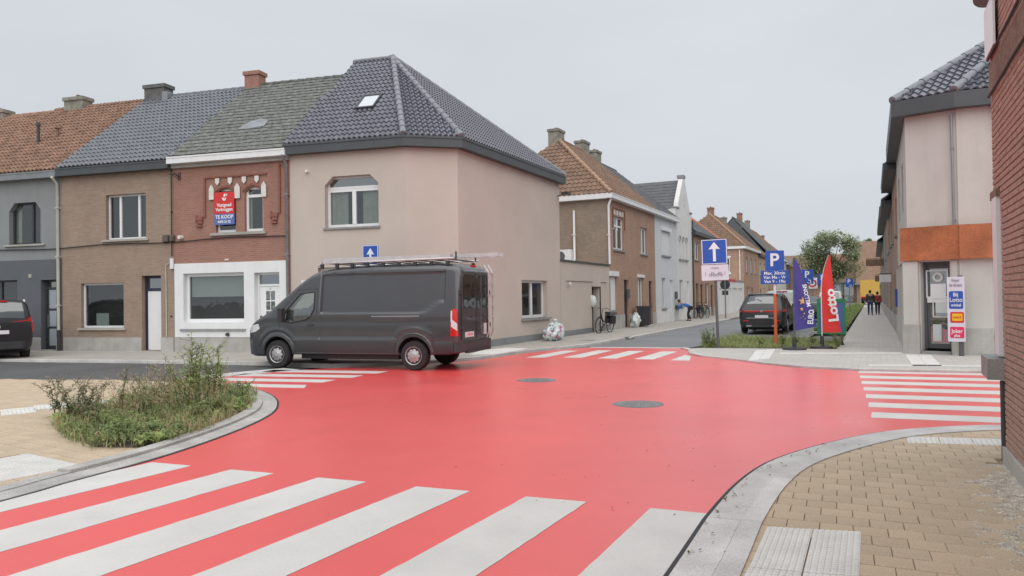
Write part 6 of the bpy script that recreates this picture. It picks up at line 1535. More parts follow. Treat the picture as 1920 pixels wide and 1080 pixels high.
# tall shop sign on its post
s = thing('shop_sign', FA @ Matrix.Translation((1.02, -.38, 0)), 'tall white shop sign with blue, yellow and red panels on a dark post', 'sign')
MB().box(.20, .30, .02, .12, 0, 2.05).build('post', 'pole_grey', s)
B_ = MB().plate(rrect(-.02, .36, .40, 2.02, .02), -.03, .02).build('board', 'sign_lilac', s)
for x0, x1, z0, z1, m_ in ((.02, .33, 1.22, 1.66, 'sign_blue'), (.04, .34, .87, 1.14, 'sign_red'), (.03, .34, .49, .77, 'sign_pink')): MB().plate(rrect(x0, x1, z0, z1, .03), -.036, -.0305).build('panel', m_, B_)
MB().plate(rrect(.08, .31, .92, 1.10, .02), -.039, -.0365).build('panel', 'sign_yellow', B_)
for tx, sz, x, z, m_, xs in (('Voor', .10, .17, 1.93, 'letter_grey', .9), ('de Krant', .10, .17, 1.81, 'letter_grey', .8), ('Bij', .13, .17, 1.57, 'sign_white', .9), ('Lotto', .15, .175, 1.44, 'sign_white', .85), ('winkel', .10, .175, 1.31, 'sign_white', .85), ('Loterij', .09, .19, 1.01, 'sign_red', .8), ('Joker', .14, .185, .66, 'sign_white', .8), ('plus', .10, .185, .55, 'sign_white', .8)):
    text(tx, sz, m_, B_, Matrix.Translation((x, -.0415, z)), xs=xs, depth=.001, bold=.002)

# ------------------------------------------------------------------ street clutter on the left pavement
def blob(rx, ry, rz, seed, n=14, m=10, amp=.16, flat_=.05):
    rnd = random.Random(seed); mb = MB(); ph = [(rnd.uniform(2, 6), rnd.uniform(2, 6), rnd.uniform(0, 6), rnd.uniform(0, 6)) for _ in range(4)]
    for j in range(m + 1):
        v = -math.pi / 2 + math.pi * j / m
        for i in range(n):
            u = 2 * math.pi * i / n; k = 1 + sum(amp * .4 * math.sin(a * u + c) * math.cos(b * v + d) for a, b, c, d in ph)
            k += rnd.uniform(-.03, .03)
            mb.v.append((rx * k * math.cos(u) * math.cos(v), ry * k * math.sin(u) * math.cos(v), max(flat_ * 0, rz + rz * k * math.sin(v))))
    for j in range(m):
        for i in range(n): mb.f.append([j * n + i, j * n + (i + 1) % n, (j + 1) * n + (i + 1) % n, (j + 1) * n + i])
    return mb
for k, (x, y, r, zz, lab) in enumerate(((-10.62, 25.3, (.30, .34, .26), .06, 'clear sack of packaging lying lowest by the pink wall'), (-10.70, 25.85, (.30, .36, .33), .06, 'clear sack of packaging standing upright, right of the other sack'))):
    s = thing('rubbish_bag', Fr(x, y, 20 * k, zz), lab, 'bag', 'rubbish sacks by the pink wall')
    blob(*r, seed=k + 3, n=22, m=14, amp=.3).build('sack', 'bag_clear', s)
    rnd = random.Random(k); kn = MB(); kn2 = MB(); kn3 = MB()
    for j in range(60):
        u, v = rnd.uniform(0, 6.28), rnd.uniform(-1.2, 1.1); a = .93; p = Vector((r[0] * a * math.cos(u) * math.cos(v), r[1] * a * math.sin(u) * math.cos(v), r[2] + r[2] * a * math.sin(v)))
        tgt = (kn, kn2, kn3, kn3, kn3)[j % 5]; sz = rnd.uniform(.5, 1.1); b = MB().box(-.06 * sz, .06 * sz, -.02, .02, -.045 * sz, .045 * sz).xf(Matrix.Translation(p) @ Matrix.Rotation(rnd.uniform(0, 6), 4, 'X') @ Matrix.Rotation(rnd.uniform(0, 6), 4, 'Z')); tgt.add(b)
    tag(kn.build('pink_packaging', 'rubbish_pink', s), kind='stuff'); tag(kn2.build('blue_packaging', 'rubbish_blue', s), kind='stuff'); tag(kn3.build('white_packaging', 'stone_white', s), kind='stuff')
    MB().lathe([(.03, 0), (.10, .10), (.06, .14)], 8, c=(0, 0, r[2] * 1.95)).build('knot', 'bag_clear', s)
s = thing('rubbish_bag', Fr(-10.95, 37.2, 10, .06), 'pale bag slumped against the black bin', 'bag'); blob(.24, .28, .33, 21, 16, 12, .4).build('sack', 'bag_white', s); MB().lathe([(.03, 0), (.09, .09), (.05, .13)], 8, c=(0, 0, .62)).build('knot', 'bag_white', s)
s = thing('rubbish_bag', Fr(-11.28, 31.7, 0, 1.2), 'small white bag hanging on the annex by the gate', 'bag'); blob(.16, .12, .26, 5, 12, 8).build('sack', 'bag_white', s)
s = thing('wheelie_bin', Fr(-10.72, 38.05, 100, .06), 'black wheelie bin with white label on the far pavement', 'bin')
q = MB(); q.v = [(-.24, -.26, .08), (.24, -.26, .08), (.24, .26, .0), (-.24, .26, .0), (-.30, -.34, 1.0), (.30, -.34, 1.0), (.30, .36, 1.0), (-.30, .36, 1.0)]; q.f = [[0, 3, 2, 1], [4, 5, 6, 7], [0, 1, 5, 4], [1, 2, 6, 5], [2, 3, 7, 6], [3, 0, 4, 7]]; q.build('body', 'black_plastic', s)
MB().prism([(-.32, -.38), (.32, -.38), (.32, .40), (-.32, .40)], 1.0, 1.08).build('lid', 'black_plastic', s); MB().tube([(-.28, .44, 1.02), (.28, .44, 1.02)], .025, 6).build('handle', 'black_plastic', s); MB().box(.285, .30, -.15, .1, .72, .92).build('label_sticker', 'sign_white', s)
for x in (-.3, .3): MB().lathe([(.1, -.03), (.1, .03)], 14, axis='x', c=(x, .26, .1)).build('wheel', 'tyre', s)
for y, z, l in ((36.9, 1.55, 'dark letter box on the tan brick house'), (47.3, 1.45, 'dark letter box on the white gable house')):
    s = thing('letter_box', Fr(-11.29, y, 90, z), l, 'letter box'); MB().box(-.16, .16, -.13, -.02, 0, .46, .02).build('box', 'grey_plastic', s)
for y, l in ((47.0, 'dark flower tub under the white gable house window'),):
    s = thing('window_box', Fr(-11.3, 47.6, 90, .82), l, 'planter'); MB().prism([(-.4, -.28), (.4, -.28), (.36, -.02), (-.36, -.02)], 0, .2).build('trough', 'grey_plastic', s)
    q = MB()
    for k in range(60): a, b, c = random.uniform(-.4, .4), random.uniform(-.3, -.05), random.uniform(.2, .36); q.poly([(a, b, c), (a + .07, b + .02, c + .03), (a + .03, b + .05, c + .08)])
    q.build('foliage', 'leaf_mid', s)

# ------------------------------------------------------------------ bicycles
def bicycle(frame, label, panniers=True):
    b = thing('bicycle', frame, label, 'bicycle'); r = .34
    for x in (0, 1.08):
        W_ = MB().tube([(x + r * math.cos(a), 0, r + r * math.sin(a)) for a in [2 * math.pi * k / 24 for k in range(25)]], .02, 6).build('wheel', 'tyre', b)
        q = MB()
        for k in range(9): a = math.pi * k / 9; q.tube([(x - r * math.cos(a), 0, r - r * math.sin(a)), (x + r * math.cos(a), 0, r + r * math.sin(a))], .003, 3)
        q.build('spokes', 'zinc', W_)
        MB().tube([(x + (r + .04) * math.cos(a), 0, r + (r + .04) * math.sin(a)) for a in [R_(-10 + 190 * k / 12) if x > .5 else R_(20 + 160 * k / 12) for k in range(13)]], .022, 5).build('mudguard', 'black_plastic', b)
    f = MB(); hd, st, bb = (.20, 0, .92), (.62, 0, .62), (.50, 0, .30)
    f.tube([(0, 0, r), (.14, 0, .75), hd, (.22, 0, 1.02)], .02, 6); f.tube([(.17, 0, .80), (.34, 0, .42), bb], .028, 6); f.tube([bb, (.66, 0, .78)], .022, 6); f.tube([bb, (1.08, 0, r)], .016, 6); f.tube([(.63, 0, .66), (1.08, 0, r)], .013, 6); f.tube([(.16, 0, .72), (.42, 0, .50), (.57, 0, .50)], .02, 6); f.build('frame', 'black_plastic', b)
    MB().tube([(.34, -.30, 1.06), (.26, -.2, 1.10), (.22, 0, 1.06), (.26, .2, 1.10), (.34, .30, 1.06)], .014, 6).build('handlebar', 'black_plastic', b)
    MB().prism([(.52, -.03), (.62, -.08), (.80, -.09), (.82, 0), (.80, .09), (.62, .08), (.52, .03)], .86, .92).build('saddle', 'black_plastic', b); MB().tube([(.66, 0, .78), (.68, 0, .88)], .015, 6).build('seat_post', 'zinc', b)
    MB().box(.78, 1.25, -.07, .07, .74, .755).tube([(1.08, .06, r), (1.1, .06, .74)], .008, 4).tube([(1.08, -.06, r), (1.1, -.06, .74)], .008, 4).build('carrier', 'black_plastic', b)
    MB().tube([(.46, -.05, .28), (.56, -.05, .20)], .01, 4).lathe([(.09, -.05), (.09, -.04)], 14, axis='y', c=(.5, 0, .3)).build('crank', 'zinc', b)
    if panniers:
        for s in (-1, 1): MB().box(.86, 1.24, s * .14 - .06, s * .14 + .06, .40, .74, .03).build('pannier', 'cloth_black', b)
        MB().box(.80, 1.18, -.16, .16, .76, .92, .02).build('basket', 'grey_plastic', b)
    MB().tube([(.55, .05, .30), (.62, .2, .01)], .01, 4).build('stand', 'zinc', b)
    return b
bicycle(Fr(-10.75, 30.9, 82, .06) @ Matrix.Rotation(R_(5), 4, 'X'), 'black bicycle with panniers leaning by the annex gate')
bicycle(Fr(-10.85, 51.2, 84, .06), 'black bicycle parked farther along against the brown brick house')
bicycle(Fr(-10.55, 51.7, 80, .06), 'second dark bicycle parked beside another outside the brown brick house', False)

# ------------------------------------------------------------------ people
def skin(name, joints, edges, parent, m, sub=2):
    """joints: name -> (x,y,z,r); one continuous skinned surface"""
    keys = list(joints); me = bpy.data.meshes.new(name); me.from_pydata([joints[k][:3] for k in keys], [(keys.index(a), keys.index(b)) for a, b in edges], []); me.update()
    o = bpy.data.objects.new(name, me); col.objects.link(o); o.modifiers.new('skin', 'SKIN')
    for k, v in zip(keys, me.skin_vertices[0].data): rr = joints[k][3]; v.radius = rr if isinstance(rr, tuple) else (rr, rr); v.use_root = False
    me.skin_vertices[0].data[0].use_root = True
    sb = o.modifiers.new('s', 'SUBSURF'); sb.levels = sub; sb.render_levels = sub
    bpy.context.view_layer.update(); new = bpy.data.meshes.new_from_object(o.evaluated_get(bpy.context.evaluated_depsgraph_get())); bpy.data.objects.remove(o)
    new.polygons.foreach_set('use_smooth', [True] * len(new.polygons)); new.materials.clear(); new.materials.append(MATS[m]); new.name = name
    return obj(name, new, parent)
def person(frame, label, J, jacket, trousers, hair='hair_dark', shoes='cloth_black'):
    """J: joint positions; x right, -y front"""
    p = thing('person', frame, label, 'person')
    E = [('pelvis', 'waist'), ('waist', 'chest'), ('chest', 'neck'), ('neck', 'jaw'), ('jaw', 'head'), ('head', 'crown')]
    for s in 'lr': E += [('chest', s + 'sh'), (s + 'sh', s + 'el'), (s + 'el', s + 'wr'), (s + 'wr', s + 'ha'), ('pelvis', s + 'hip'), (s + 'hip', s + 'kn'), (s + 'kn', s + 'an'), (s + 'an', s + 'toe')]
    Rr = dict(pelvis=(.15, .11), waist=(.14, .10), chest=(.17, .12), neck=.055, jaw=.075, head=(.08, .095), crown=.06)
    for s in 'lr': Rr.update({s + 'sh': .07, s + 'el': .045, s + 'wr': .03, s + 'ha': (.035, .018), s + 'hip': .09, s + 'kn': .06, s + 'an': .042, s + 'toe': .035})
    jj = {k: (*J[k], Rr[k]) for k in J}
    skin('body', jj, E, p, 'skin')
    up = {k: (*J[k], (tuple(x + .022 for x in Rr[k]) if isinstance(Rr[k], tuple) else Rr[k] + .022)) for k in J if k in ('pelvis', 'waist', 'chest') or k[1:] in ('sh', 'el', 'wr')}
    skin('jacket', up, [e for e in E if e[0] in up and e[1] in up], p, jacket)
    lo = {k: (*J[k], (tuple(x + .014 for x in Rr[k]) if isinstance(Rr[k], tuple) else Rr[k] + .018)) for k in J if k == 'pelvis' or k[1:] in ('hip', 'kn', 'an')}
    skin('trousers', lo, [e for e in E if e[0] in lo and e[1] in lo], p, trousers)
    for s in 'lr':
        skin('shoe', dict(a=(*J[s + 'an'], .05), b=(J[s + 'an'][0], J[s + 'an'][1] + .03, J[s + 'toe'][2] + .01, .052), c=(*J[s + 'toe'], .045)), [('a', 'b'), ('b', 'c')], p, shoes, 1)
        h = Vector(J[s + 'ha']); w = Vector(J[s + 'wr']); d = (h - w).normalized(); fg = MB()
    hd = Vector(J['head']); hr = blob(.098, .108, .115, 3, 14, 10, .05).xf(Matrix.Translation((hd.x, hd.y + .022, hd.z - .085)))
    hr.v = [(x, y, max(z, hd.z - .02 + (.5 * (y - hd.y) * -1 if y < hd.y else -.06))) for x, y, z in hr.v]; hr.build('hair', hair, p, smooth=True, angle=80)
    return p
def stand(step=.0, arm=.05, H=1.72):
    k = H / 1.72; J = dict(pelvis=(0, 0, .95), waist=(0, 0, 1.10), chest=(0, 0, 1.32), neck=(0, 0, 1.48), jaw=(0, -.03, 1.54), head=(0, -.01, 1.62), crown=(0, .0, 1.69))
    for s, q in (('l', 1), ('r', -1)):
        J.update({s + 'sh': (q * .19, 0, 1.41), s + 'el': (q * .24, q * arm * 1.2 + .02, 1.14), s + 'wr': (q * .23, q * arm * 1.5 - .10, .92), s + 'ha': (q * .225, q * arm * 1.5 - .12, .83),
                  s + 'hip': (q * .10, 0, .90), s + 'kn': (q * .10, -q * step * .5 - .03, .50), s + 'an': (q * .10, -q * step + .03, .09), s + 'toe': (q * .11, -q * step - .11, .035)})
    return {a: tuple(c * k for c in v) for a, v in J.items()}
person(Fr(-.15, 59.6, 182, .04), 'pedestrian in dark jacket and jeans walking away on the right pavement', stand(.22, .06, 1.78), 'cloth_dark', 'denim')
person(Fr(.33, 61.2, 176, .04), 'pedestrian in dark red coat beside the shop side of the pavement', stand(.16, -.05, 1.66), 'cloth_red', 'cloth_black')
Jb = dict(pelvis=(0, .32, .86), waist=(0, .14, .95), chest=(0, -.12, 1.08), neck=(0, -.30, 1.17), jaw=(0, -.36, 1.17), head=(0, -.40, 1.22), crown=(0, -.42, 1.30))
for s, q in (('l', 1), ('r', -1)): Jb.update({s + 'sh': (q * .19, -.16, 1.10), s + 'el': (q * .25, -.34, .86), s + 'wr': (q * .16, -.48, .70), s + 'ha': (q * .14, -.54, .64), s + 'hip': (q * .10, .30, .82), s + 'kn': (q * .12, .16, .46), s + 'an': (q * .12, .24 + q * .08, .09), s + 'toe': (q * .13, .10 + q * .08, .035)})
person(Fr(-10.6, 47.0, -80, .06), 'person in a bright blue jacket bending forward on the far left pavement', Jb, 'cloth_blue', 'cloth_black')

# ------------------------------------------------------------------ yellow lorry and container at the end of the street
s = thing('yellow_truck', Fr(-.3, 112, 90), 'yellow orange truck seen from behind at the end of the street', 'truck')
MB().box(-.0, 4.6, -1.2, 1.2, .95, 3.4, .05).build('box_body', 'yellow_paint', s); MB().box(4.7, 6.3, -1.1, 1.1, .5, 2.7, .08).build('cab', 'yellow_paint', s); MB().box(.1, 6.0, -.9, .9, .5, .94).build('chassis', 'black_plastic', s); MB().box(-.03, .0, -1.1, 1.1, .95, 1.15).build('tail_bar', 'lens_red', s)
for x in (1.2, 5.4):
    for y in (1.05, -1.05): wheel(s, x, y, .48, .3)
# ------------------------------------------------------------------ planting
def leaf_mesh(mb, p, d, l, w, droop=.3, fold=.15):
    """a leaf as two folded halves in two segments"""
    d = d.normalized(); sd = d.cross(Vector((0, 0, 1)));
    if sd.length < .05: sd = Vector((1, 0, 0))
    sd.normalize(); up = sd.cross(d)
    m = p + d * l * .5 + up * l * .04; e = p + d * l - Vector((0, 0, droop * l)); a = m + sd * w / 2 + up * w * fold; b = m - sd * w / 2 + up * w * fold
    i = len(mb.v); mb.v += [tuple(q) for q in (p, a, m, b, e)]; mb.f += [[i, i + 1, i + 2], [i, i + 2, i + 3], [i + 2, i + 1, i + 4], [i + 3, i + 2, i + 4]]
def blade(mb, p, h, w, lean, a):
    d = Vector((math.cos(a), math.sin(a), 0)); s = Vector((-d.y, d.x, 0)) * w / 2
    q = p + Vector((0, 0, h * .55)) + d * lean * .35 * h; t = p + Vector((0, 0, h * (1 - .25 * lean))) + d * lean * h
    i = len(mb.v); mb.v += [tuple(x) for x in (p - s, p + s, q + s * .8, q - s * .8, t)]; mb.f += [[i, i + 1, i + 2, i + 3], [i + 3, i + 2, i + 4]]
def weed(x, y, h, label, group, seed, leaf='leaf_green', n=3, spread=.25, ll=.11, lw=.028, dens=26, tip=None, z=.03, name='weed_plant'):
    rnd = random.Random(seed); t = thing(name, Fr(x, y, 0, z), label, 'plant', group); st, lf, tp = MB(), MB(), MB()
    for k in range(n):
        a = rnd.uniform(0, 6.28); hh = h * rnd.uniform(.65, 1.0); ln = spread * rnd.uniform(.3, 1.1)
        P_ = lambda f: Vector((math.cos(a) * ln * f ** 1.6 + .012 * math.sin(f * 9 + k), math.sin(a) * ln * f ** 1.6, hh * f)) + Vector((rnd.uniform(-.0, .0), 0, 0)) + Vector((.05 * math.cos(k * 2.4), .05 * math.sin(k * 2.4), 0))
        pts = [P_(f / 8) for f in range(9)]; st.tube([tuple(p) for p in pts], [.007 - .0005 * j for j in range(9)], 4, False)
        for j in range(dens):
            f = rnd.uniform(.12, 1.0); p = P_(f); b = rnd.uniform(0, 6.28); d = Vector((math.cos(b), math.sin(b), rnd.uniform(.1, .9)))
            s = (1.1 - .5 * f) * rnd.uniform(.6, 1.25)
            leaf_mesh(lf, p, d, ll * s, lw * s * rnd.uniform(.8, 1.3), rnd.uniform(.1, .6))
            if rnd.random() < .25:                     # side shoot
                q = p + d.normalized() * .14 * hh; st.tube([tuple(p), tuple(q)], .003, 3, False)
                for _ in range(4): e = rnd.uniform(0, 6.28); leaf_mesh(lf, q, Vector((math.cos(e), math.sin(e), .6)), ll * .6, lw * .7, .3)
        if tip:
            for j in range(26): p = P_(rnd.uniform(.8, 1.0)) + Vector((rnd.gauss(0, .035), rnd.gauss(0, .035), rnd.gauss(0, .03))); leaf_mesh(tp, p, Vector((rnd.gauss(0, 1), rnd.gauss(0, 1), 1)), .035, .014, .1)
    st.build('stems', 'stem', t); lf.build('leaves', leaf, t)
    if tip: tag(tp.build('seed_heads', tip, t), kind='stuff')
    return t
def scatter(poly, n, fn, seed):
    rnd = random.Random(seed); x0, x1 = min(p[0] for p in poly), max(p[0] for p in poly); y0, y1 = min(p[1] for p in poly), max(p[1] for p in poly); k = 0; g = 0
    while k < n and g < n * 30:
        g += 1; p = (rnd.uniform(x0, x1), rnd.uniform(y0, y1))
        if inside(p, poly): fn(rnd, *p); k += 1
# the weedy bed at the left
soil = flat('planting_bed', bed_poly, .022, 'earth', .1); struct(soil)
gg, gd, gp = MB(), MB(), MB()
def dens(x, y): return .5 + .5 * math.sin(x * 2.3 + 1.1) * math.sin(y * 2.9)
def grass(rnd, x, y):
    d = dens(x, y); edge_ = min((Vector((x, y)) - Vector(q)).length for q in bed_poly)
    if rnd.random() > .35 + .65 * d: return
    h = rnd.uniform(.06, .20) + .22 * d * rnd.random() * min(1, edge_ / .5 + .3)
    m = gd if rnd.random() < .52 + .3 * math.sin(x * 3.1 + y) else gg
    blade(m, Vector((x, y, .02)), h, rnd.uniform(.005, .013), rnd.uniform(.1, .9), rnd.uniform(0, 6.28))
bed_over = [(-10.25, 6.5), (-8.95, 5.86), (-8.1, 5.56), (-7.55, 5.72), (-7.36, 6.18), (-7.64, 6.95), (-8.02, 7.66), (-8.54, 8.56), (-9.12, 9.26), (-9.84, 9.92), (-10.7, 10.42), (-11.75, 10.84), (-12.3, 10.75), (-11.8, 9.3), (-11.1, 7.9)]
scatter(bed_over, 8200, grass, 5)
front = [(-10.1, 6.5), (-8.9, 5.9), (-8.1, 5.58), (-7.6, 5.75), (-7.42, 6.2), (-7.7, 6.95), (-8.6, 7.0), (-9.6, 7.2)]
def clump(rnd, x, y):
    a = rnd.uniform(0, 6.28)
    for _ in range(9): leaf_mesh(gg if rnd.random() < .75 else gd, Vector((x + rnd.gauss(0, .05), y + rnd.gauss(0, .05), .03 + rnd.random() * .10)), Vector((math.cos(a + rnd.gauss(0, 1.2)), math.sin(a + rnd.gauss(0, 1.2)), rnd.uniform(.1, 1.2))), rnd.uniform(.06, .15), rnd.uniform(.012, .035), .3)
scatter(front, 260, clump, 6); scatter(bed_poly, 420, clump, 8)
def dock(rnd, x, y):                                     # broad leaved rosettes
    for k in range(7):
        a = rnd.uniform(0, 6.28); leaf_mesh(gb, Vector((x, y, .03)), Vector((math.cos(a), math.sin(a), rnd.uniform(.4, 1.4))), rnd.uniform(.14, .30), rnd.uniform(.045, .09), .35, .3)
gb = MB(); scatter(bed_over, 80, dock, 31); tag(gb.build('broad_leaves', 'leaf_green'), 'broad leaved weeds scattered through the left bed', 'weeds', kind='stuff')
def dry(rnd, x, y):
    h = rnd.uniform(.30, .72); a = rnd.uniform(0, 6.28); blade(gd, Vector((x, y, .02)), h, .006, rnd.uniform(.1, .4), a)
    for _ in range(6): leaf_mesh(gp, Vector((x, y, .02 + h * rnd.uniform(.6, 1))) + Vector((math.cos(a), math.sin(a), 0)) * .2 * h, Vector((rnd.gauss(0, 1), rnd.gauss(0, 1), .8)), .05, .016, .2)
scatter([(-10.3, 7.0), (-8.6, 6.6), (-8.2, 7.6), (-9.6, 9.2), (-11, 9.6)], 300, dry, 9)
tag(gg.build('grass', 'leaf_mid'), 'green grass and low weeds covering the left planting bed', 'grass', kind='stuff')
tag(gd.build('dry_grass', 'leaf_dry'), 'straw coloured dry grass among the weeds of the left bed', 'grass', kind='stuff')
tag(gp.build('seed_heads', 'leaf_pinkdry'), 'pinkish dry seed heads above the left bed', 'seed heads', kind='stuff')
def weed_mass(name, label, spots, seed, leaf, n, spread, ll, lw, dn, tip=None, z=.03):
    """weeds too tangled to count: joined per kind of growth"""
    acc = {}
    for k, (x, y, h) in enumerate(spots):
        t = weed(x, y, h, 'x', None, seed + k, leaf, n, spread, ll, lw, dn, tip, z)
        for c in list(t.children):
            m = c.data.materials[0].name; q = acc.setdefault(m, MB()); i = len(q.v)
            q.v += [(v.co.x + x, v.co.y + y, v.co.z + z) for v in c.data.vertices]; q.f += [[i + a for a in p.vertices] for p in c.data.polygons]
            me = c.data; bpy.data.objects.remove(c); bpy.data.meshes.remove(me)
        bpy.data.objects.remove(t)
    for m, q in acc.items(): tag(q.build(name, m), label + {'stem': ', stems', leaf: ', leaves'}.get(m, ', seed heads'), 'weeds', kind='stuff')
for k, (x, y, h, n, dn, lab) in enumerate(((-9.62, 8.35, 1.22, 5, 38, 'tallest light green weed in the left bed'), (-9.35, 8.15, 1.08, 5, 36, 'tall light green weed just in front of the tallest one'), (-9.15, 7.85, .78, 4, 30, 'light green weed nearest us of the tall clump'), (-9.9, 8.9, .9, 4, 30, 'light green weed behind and left of the tall clump'), (-9.5, 8.75, 1.05, 4, 34, 'light green weed on the right flank of the tall clump'), (-10.2, 9.3, .7, 4, 26, 'light green weed farthest back in the left bed'))):
    weed(x, y, h, lab, 'tall weeds in the left bed', 40 + k, 'leaf_green', n, .22, .14, .034, dn)
for k, (x, y, h, n, lab) in enumerate(((-10.1, 6.75, .62, 5, 'dark sprawling weed leaning over the pavers at the left end'), (-9.75, 6.6, .52, 5, 'dark sprawling weed next in from the left end of the bed'), (-10.35, 7.1, .55, 5, 'dark sprawling weed at the back left corner of the bed'), (-9.4, 6.5, .38, 5, 'low dark weed at the front left of the bed'), (-10.75, 6.95, .6, 5, 'dark weed sprawling farthest left onto the pavers'))):
    weed(x, y, h, lab, 'sprawling weeds in the left bed', 60 + k, 'leaf_dark', n, .42, .10, .03, 34, 'leaf_pinkdry')
weed(-10.3, 8.05, 1.0, 'single bare dark stem with a leafy tuft in the left bed', None, 7, 'leaf_green', 1, .02, .12, .04, 12)
weed_mass('weeds', 'tangle of brownish seeding weeds in the left bed', ((-9.9, 7.9, .75), (-9.3, 7.2, .60), (-10.6, 8.2, .7), (-8.7, 6.9, .42), (-8.8, 7.4, .5), (-10.9, 8.9, .75), (-9.0, 6.4, .4), (-11.2, 9.7, .6), (-10.1, 7.5, .7), (-9.6, 7.6, .6)), 80, 'leaf_mid', 4, .30, .10, .024, 26, 'leaf_pinkdry')
weed_mass('low_weeds', 'low weeds along the kerb of the left bed', ((-8.35, 6.2, .22), (-8.0, 6.0, .2), (-7.85, 6.35, .2), (-8.25, 7.2, .3), (-8.6, 7.9, .3), (-9.2, 8.9, .3), (-9.8, 9.6, .32)), 120, 'leaf_mid', 6, .2, .12, .035, 16)

# verge with the signs at the mouth of the far street
vp = [(-4.8, 23.25), (-.95, 23.6), (-1.05, 26.6), (-2.4, 28.5), (-4.75, 29.2), (-5.0, 26.0)]
struct(flat('verge', vp, .03, 'earth', .1))
g1, g2 = MB(), MB()
def gr(rnd, x, y):
    for _ in range(3): blade(g1 if rnd.random() < .62 else g2, Vector((x + rnd.gauss(0, .04), y + rnd.gauss(0, .04), .03)), rnd.uniform(.06, .20) * (1.5 if x < -4.4 else 1), .010, rnd.uniform(.1, .8), rnd.uniform(0, 6.28))
scatter(vp, 2200, gr, 12)
def cl2(rnd, x, y):
    for _ in range(8): leaf_mesh(g1, Vector((x + rnd.gauss(0, .06), y + rnd.gauss(0, .06), .04 + rnd.random() * .1)), Vector((rnd.gauss(0, 1), rnd.gauss(0, 1), .7)), rnd.uniform(.05, .12), .03, .3)
scatter(vp, 260, cl2, 13)
tag(g1.build('grass', 'leaf_green'), 'green grass on the verge under the one way sign', 'grass', kind='stuff'); tag(g2.build('dry_grass', 'leaf_dry'), 'dry blades in the verge under the one way sign', 'grass', kind='stuff')
for k, (x, y, h, lab) in enumerate(((-4.72, 23.55, .6, 'leafy weed at the front left tip of the far verge'), (-4.62, 23.9, .72, 'tallest leafy weed at the left tip of the far verge'), (-4.85, 24.2, .5, 'leafy weed at the road side of the far verge tip'), (-4.5, 23.4, .45, 'small weed nearest the one way pole'))): weed(x, y, h, lab, 'weeds at the left tip of the verge', 140 + k, 'leaf_mid', 4, .2, .13, .035, 24)
weed_mass('weeds', 'pale weeds between the orange pole and the flags', ((-2.5, 24.2, .45), (-2.2, 25.0, .5), (-1.7, 24.4, .4), (-1.0, 25.3, .42), (-.98, 24.4, .35), (-3.1, 24.1, .35)), 150, 'leaf_green', 4, .22, .12, .03, 24, 'leaf_dry')
# concrete edging slabs across the verge
for y0 in (27.2, 33.5): struct(MB().box(-2.3, -.96, y0, y0 + .5, -.03, .06).build('path_slab', 'concrete_slab'))
# long planted strip between parking and pavement
hs = thing('hedge_strip', Fr(-1.65, 30), 'long low green planted strip between the parked cars and right pavement', 'hedge')
MB().box(-.62, .62, 4.2, 75, 0, .12).build('bed', 'earth', hs); q1 = MB(); rnd = random.Random(3)
for k in range(15000):
    y = 4.2 + 70 * rnd.random() ** 1.6; x = rnd.uniform(-.62, .62); z = rnd.uniform(.1, .42) * (1 - .35 * abs(x)) * (.75 + .25 * math.sin(y * .9)); s = .09 + .0012 * y
    leaf_mesh(q1, Vector((x, y, z)), Vector((rnd.gauss(0, 1), rnd.gauss(0, 1), .8)), s, s * .45, .2)
q1.build('foliage', 'leaf_green', hs)

# trees closing the street
def tree(x, y, H, cw, ch, label, seed, nleaf, ls, mats=('leaf_mid', 'leaf_dark', 'leaf_green')):
    rnd = random.Random(seed); t = thing('tree', Fr(x, y), label, 'tree'); tr = MB(); tr.tube([(0, 0, -.1), (.05, 0, H * .25), (.0, .1, H * .5)], [.28, .22, .14], 8)
    cs = []
    for k in range(26):
        a = rnd.uniform(0, 6.28); rr = cw / 2 * math.sqrt(rnd.random()) * .85; z = H - ch + ch * (.15 + .8 * rnd.random()); k_ = 1 - abs((z - (H - ch * .5)) / (ch * .62)) ** 2; c = Vector((rr * math.cos(a) * max(.35, k_), rr * math.sin(a) * max(.35, k_), z)); cs.append((c, rnd.uniform(.55, 1.25) * cw * .13))
        tr.tube([(0, .05, H * .35 + rnd.random() * H * .12), tuple((c * .5) + Vector((0, 0, H * .22))), tuple(c)], [.10, .06, .02], 5)
    tr.build('trunk', 'bark', t); fs = [MB() for _ in mats]
    for k in range(nleaf):
        c, r = rnd.choice(cs); d = Vector((rnd.gauss(0, 1), rnd.gauss(0, 1), rnd.gauss(0, .8))); d = d.normalized() * r * rnd.random() ** .4
        leaf_mesh(fs[min(len(mats) - 1, int(rnd.random() * len(mats)))], c + d, Vector((rnd.gauss(0, 1), rnd.gauss(0, 1), rnd.gauss(.2, .6))), ls * rnd.uniform(.7, 1.4), ls * .6, .2)
    cr = [f.build('crown', m, t) for f, m in zip(fs, mats)]
    return t
tree(-5.4, 118, 10.0, 10.6, 7.2, 'large green tree at the end of the street behind the flags', 4, 8500, .44, ('leaf_haze', 'leaf_haze2', 'leaf_haze'))
tree(-.5, 165, 12.6, 7.0, 6.5, 'pale distant tree above the brick building at the street end', 14, 3000, .55, ('leaf_haze', 'leaf_haze2'))

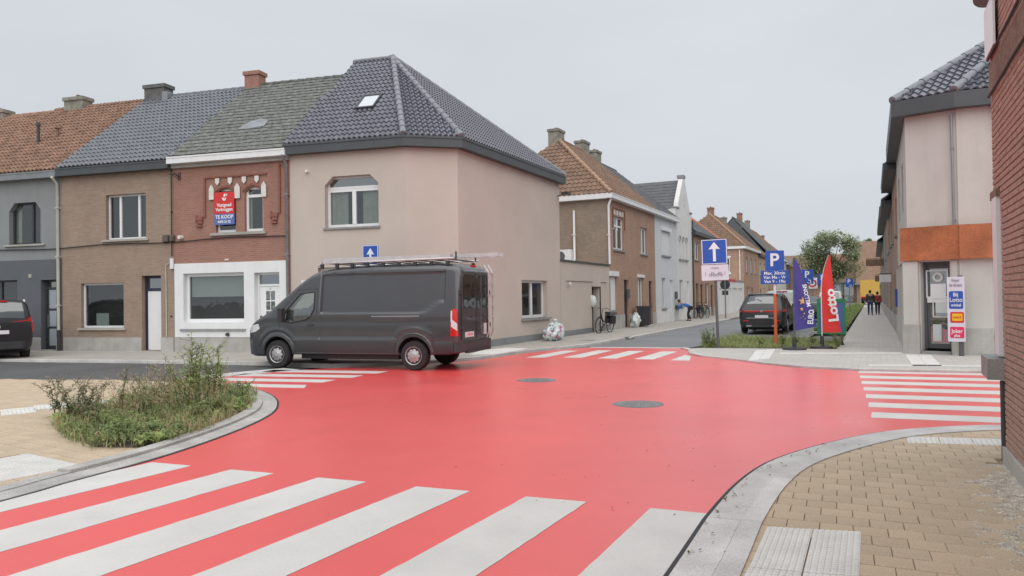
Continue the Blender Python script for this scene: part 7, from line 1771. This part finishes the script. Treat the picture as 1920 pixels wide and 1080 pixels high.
# grit and weeds along the foot of the near brick wall, dead leaves in the gutter
rnd = random.Random(21); q, q2 = MB(), MB()
from mathutils import noise as mn                     # drifts of sand that bury the pavers unevenly
nx, ny = 34, 190
for j in range(ny + 1):
    for i in range(nx + 1):
        x, y = .28 + .86 * i / nx, 3.4 + 5.0 * j / ny
        hh = .010 + .018 * (i / nx) ** 1.2 * smooth(3.2, 5.0, y) * smooth(8.6, 7.4, y) + .007 * mn.fractal(Vector((x * 9, y * 8, 1.3)), .7, 2.2, 6) + .004 * mn.noise(Vector((x * 40, y * 40, 0))) - .006
        q.v.append((x, y, hh))
for j in range(ny):
    for i in range(nx): a = j * (nx + 1) + i; q.f.append([a, a + 1, a + nx + 2, a + nx + 1])
tag(q.build('sand_drift', 'sand_dust', smooth=True), 'pale sand and grit swept along the foot of the near brick wall', 'sand', kind='stuff')
dbs = MB()
for k in range(150):                                  # specks of grit and leaf on the red coating
    x, y = rnd.uniform(-5.8, -.8), rnd.uniform(5.5, 10.5)
    i = min(range(len(rk)), key=lambda j: abs(rk[j].y - y) + (10 if rk[j].x > 1 else 0))
    if x > rk[i].x - .05 or rnd.random() > math.exp(-(rk[i].x - x) * .6): continue
    leaf_mesh(dbs, Vector((x, y, .004)), Vector((rnd.gauss(0, 1), rnd.gauss(0, 1), .1)), rnd.uniform(.008, .03), rnd.uniform(.006, .018), -.1)
tag(dbs.build('debris', 'dead_leaf'), 'small dark specks of debris on the red surface by the right kerb', 'debris', kind='stuff')
for k in range(46):
    y = rnd.uniform(4.6, 8.9); i = min(range(len(rk)), key=lambda j: abs(rk[j].y - y) + (10 if rk[j].x > 1 else 0)); p = offset(rk, .06 + abs(rnd.gauss(0, .09)))[i]
    leaf_mesh(q2, Vector((p.x, y, .022)), Vector((rnd.gauss(0, 1), rnd.gauss(0, 1), .15)), rnd.uniform(.015, .05), rnd.uniform(.01, .028), -.1)
tag(q2.build('dead_leaves', 'dead_leaf'), 'scraps of dead leaf lying in the concrete gutter at right', 'leaves', kind='stuff')
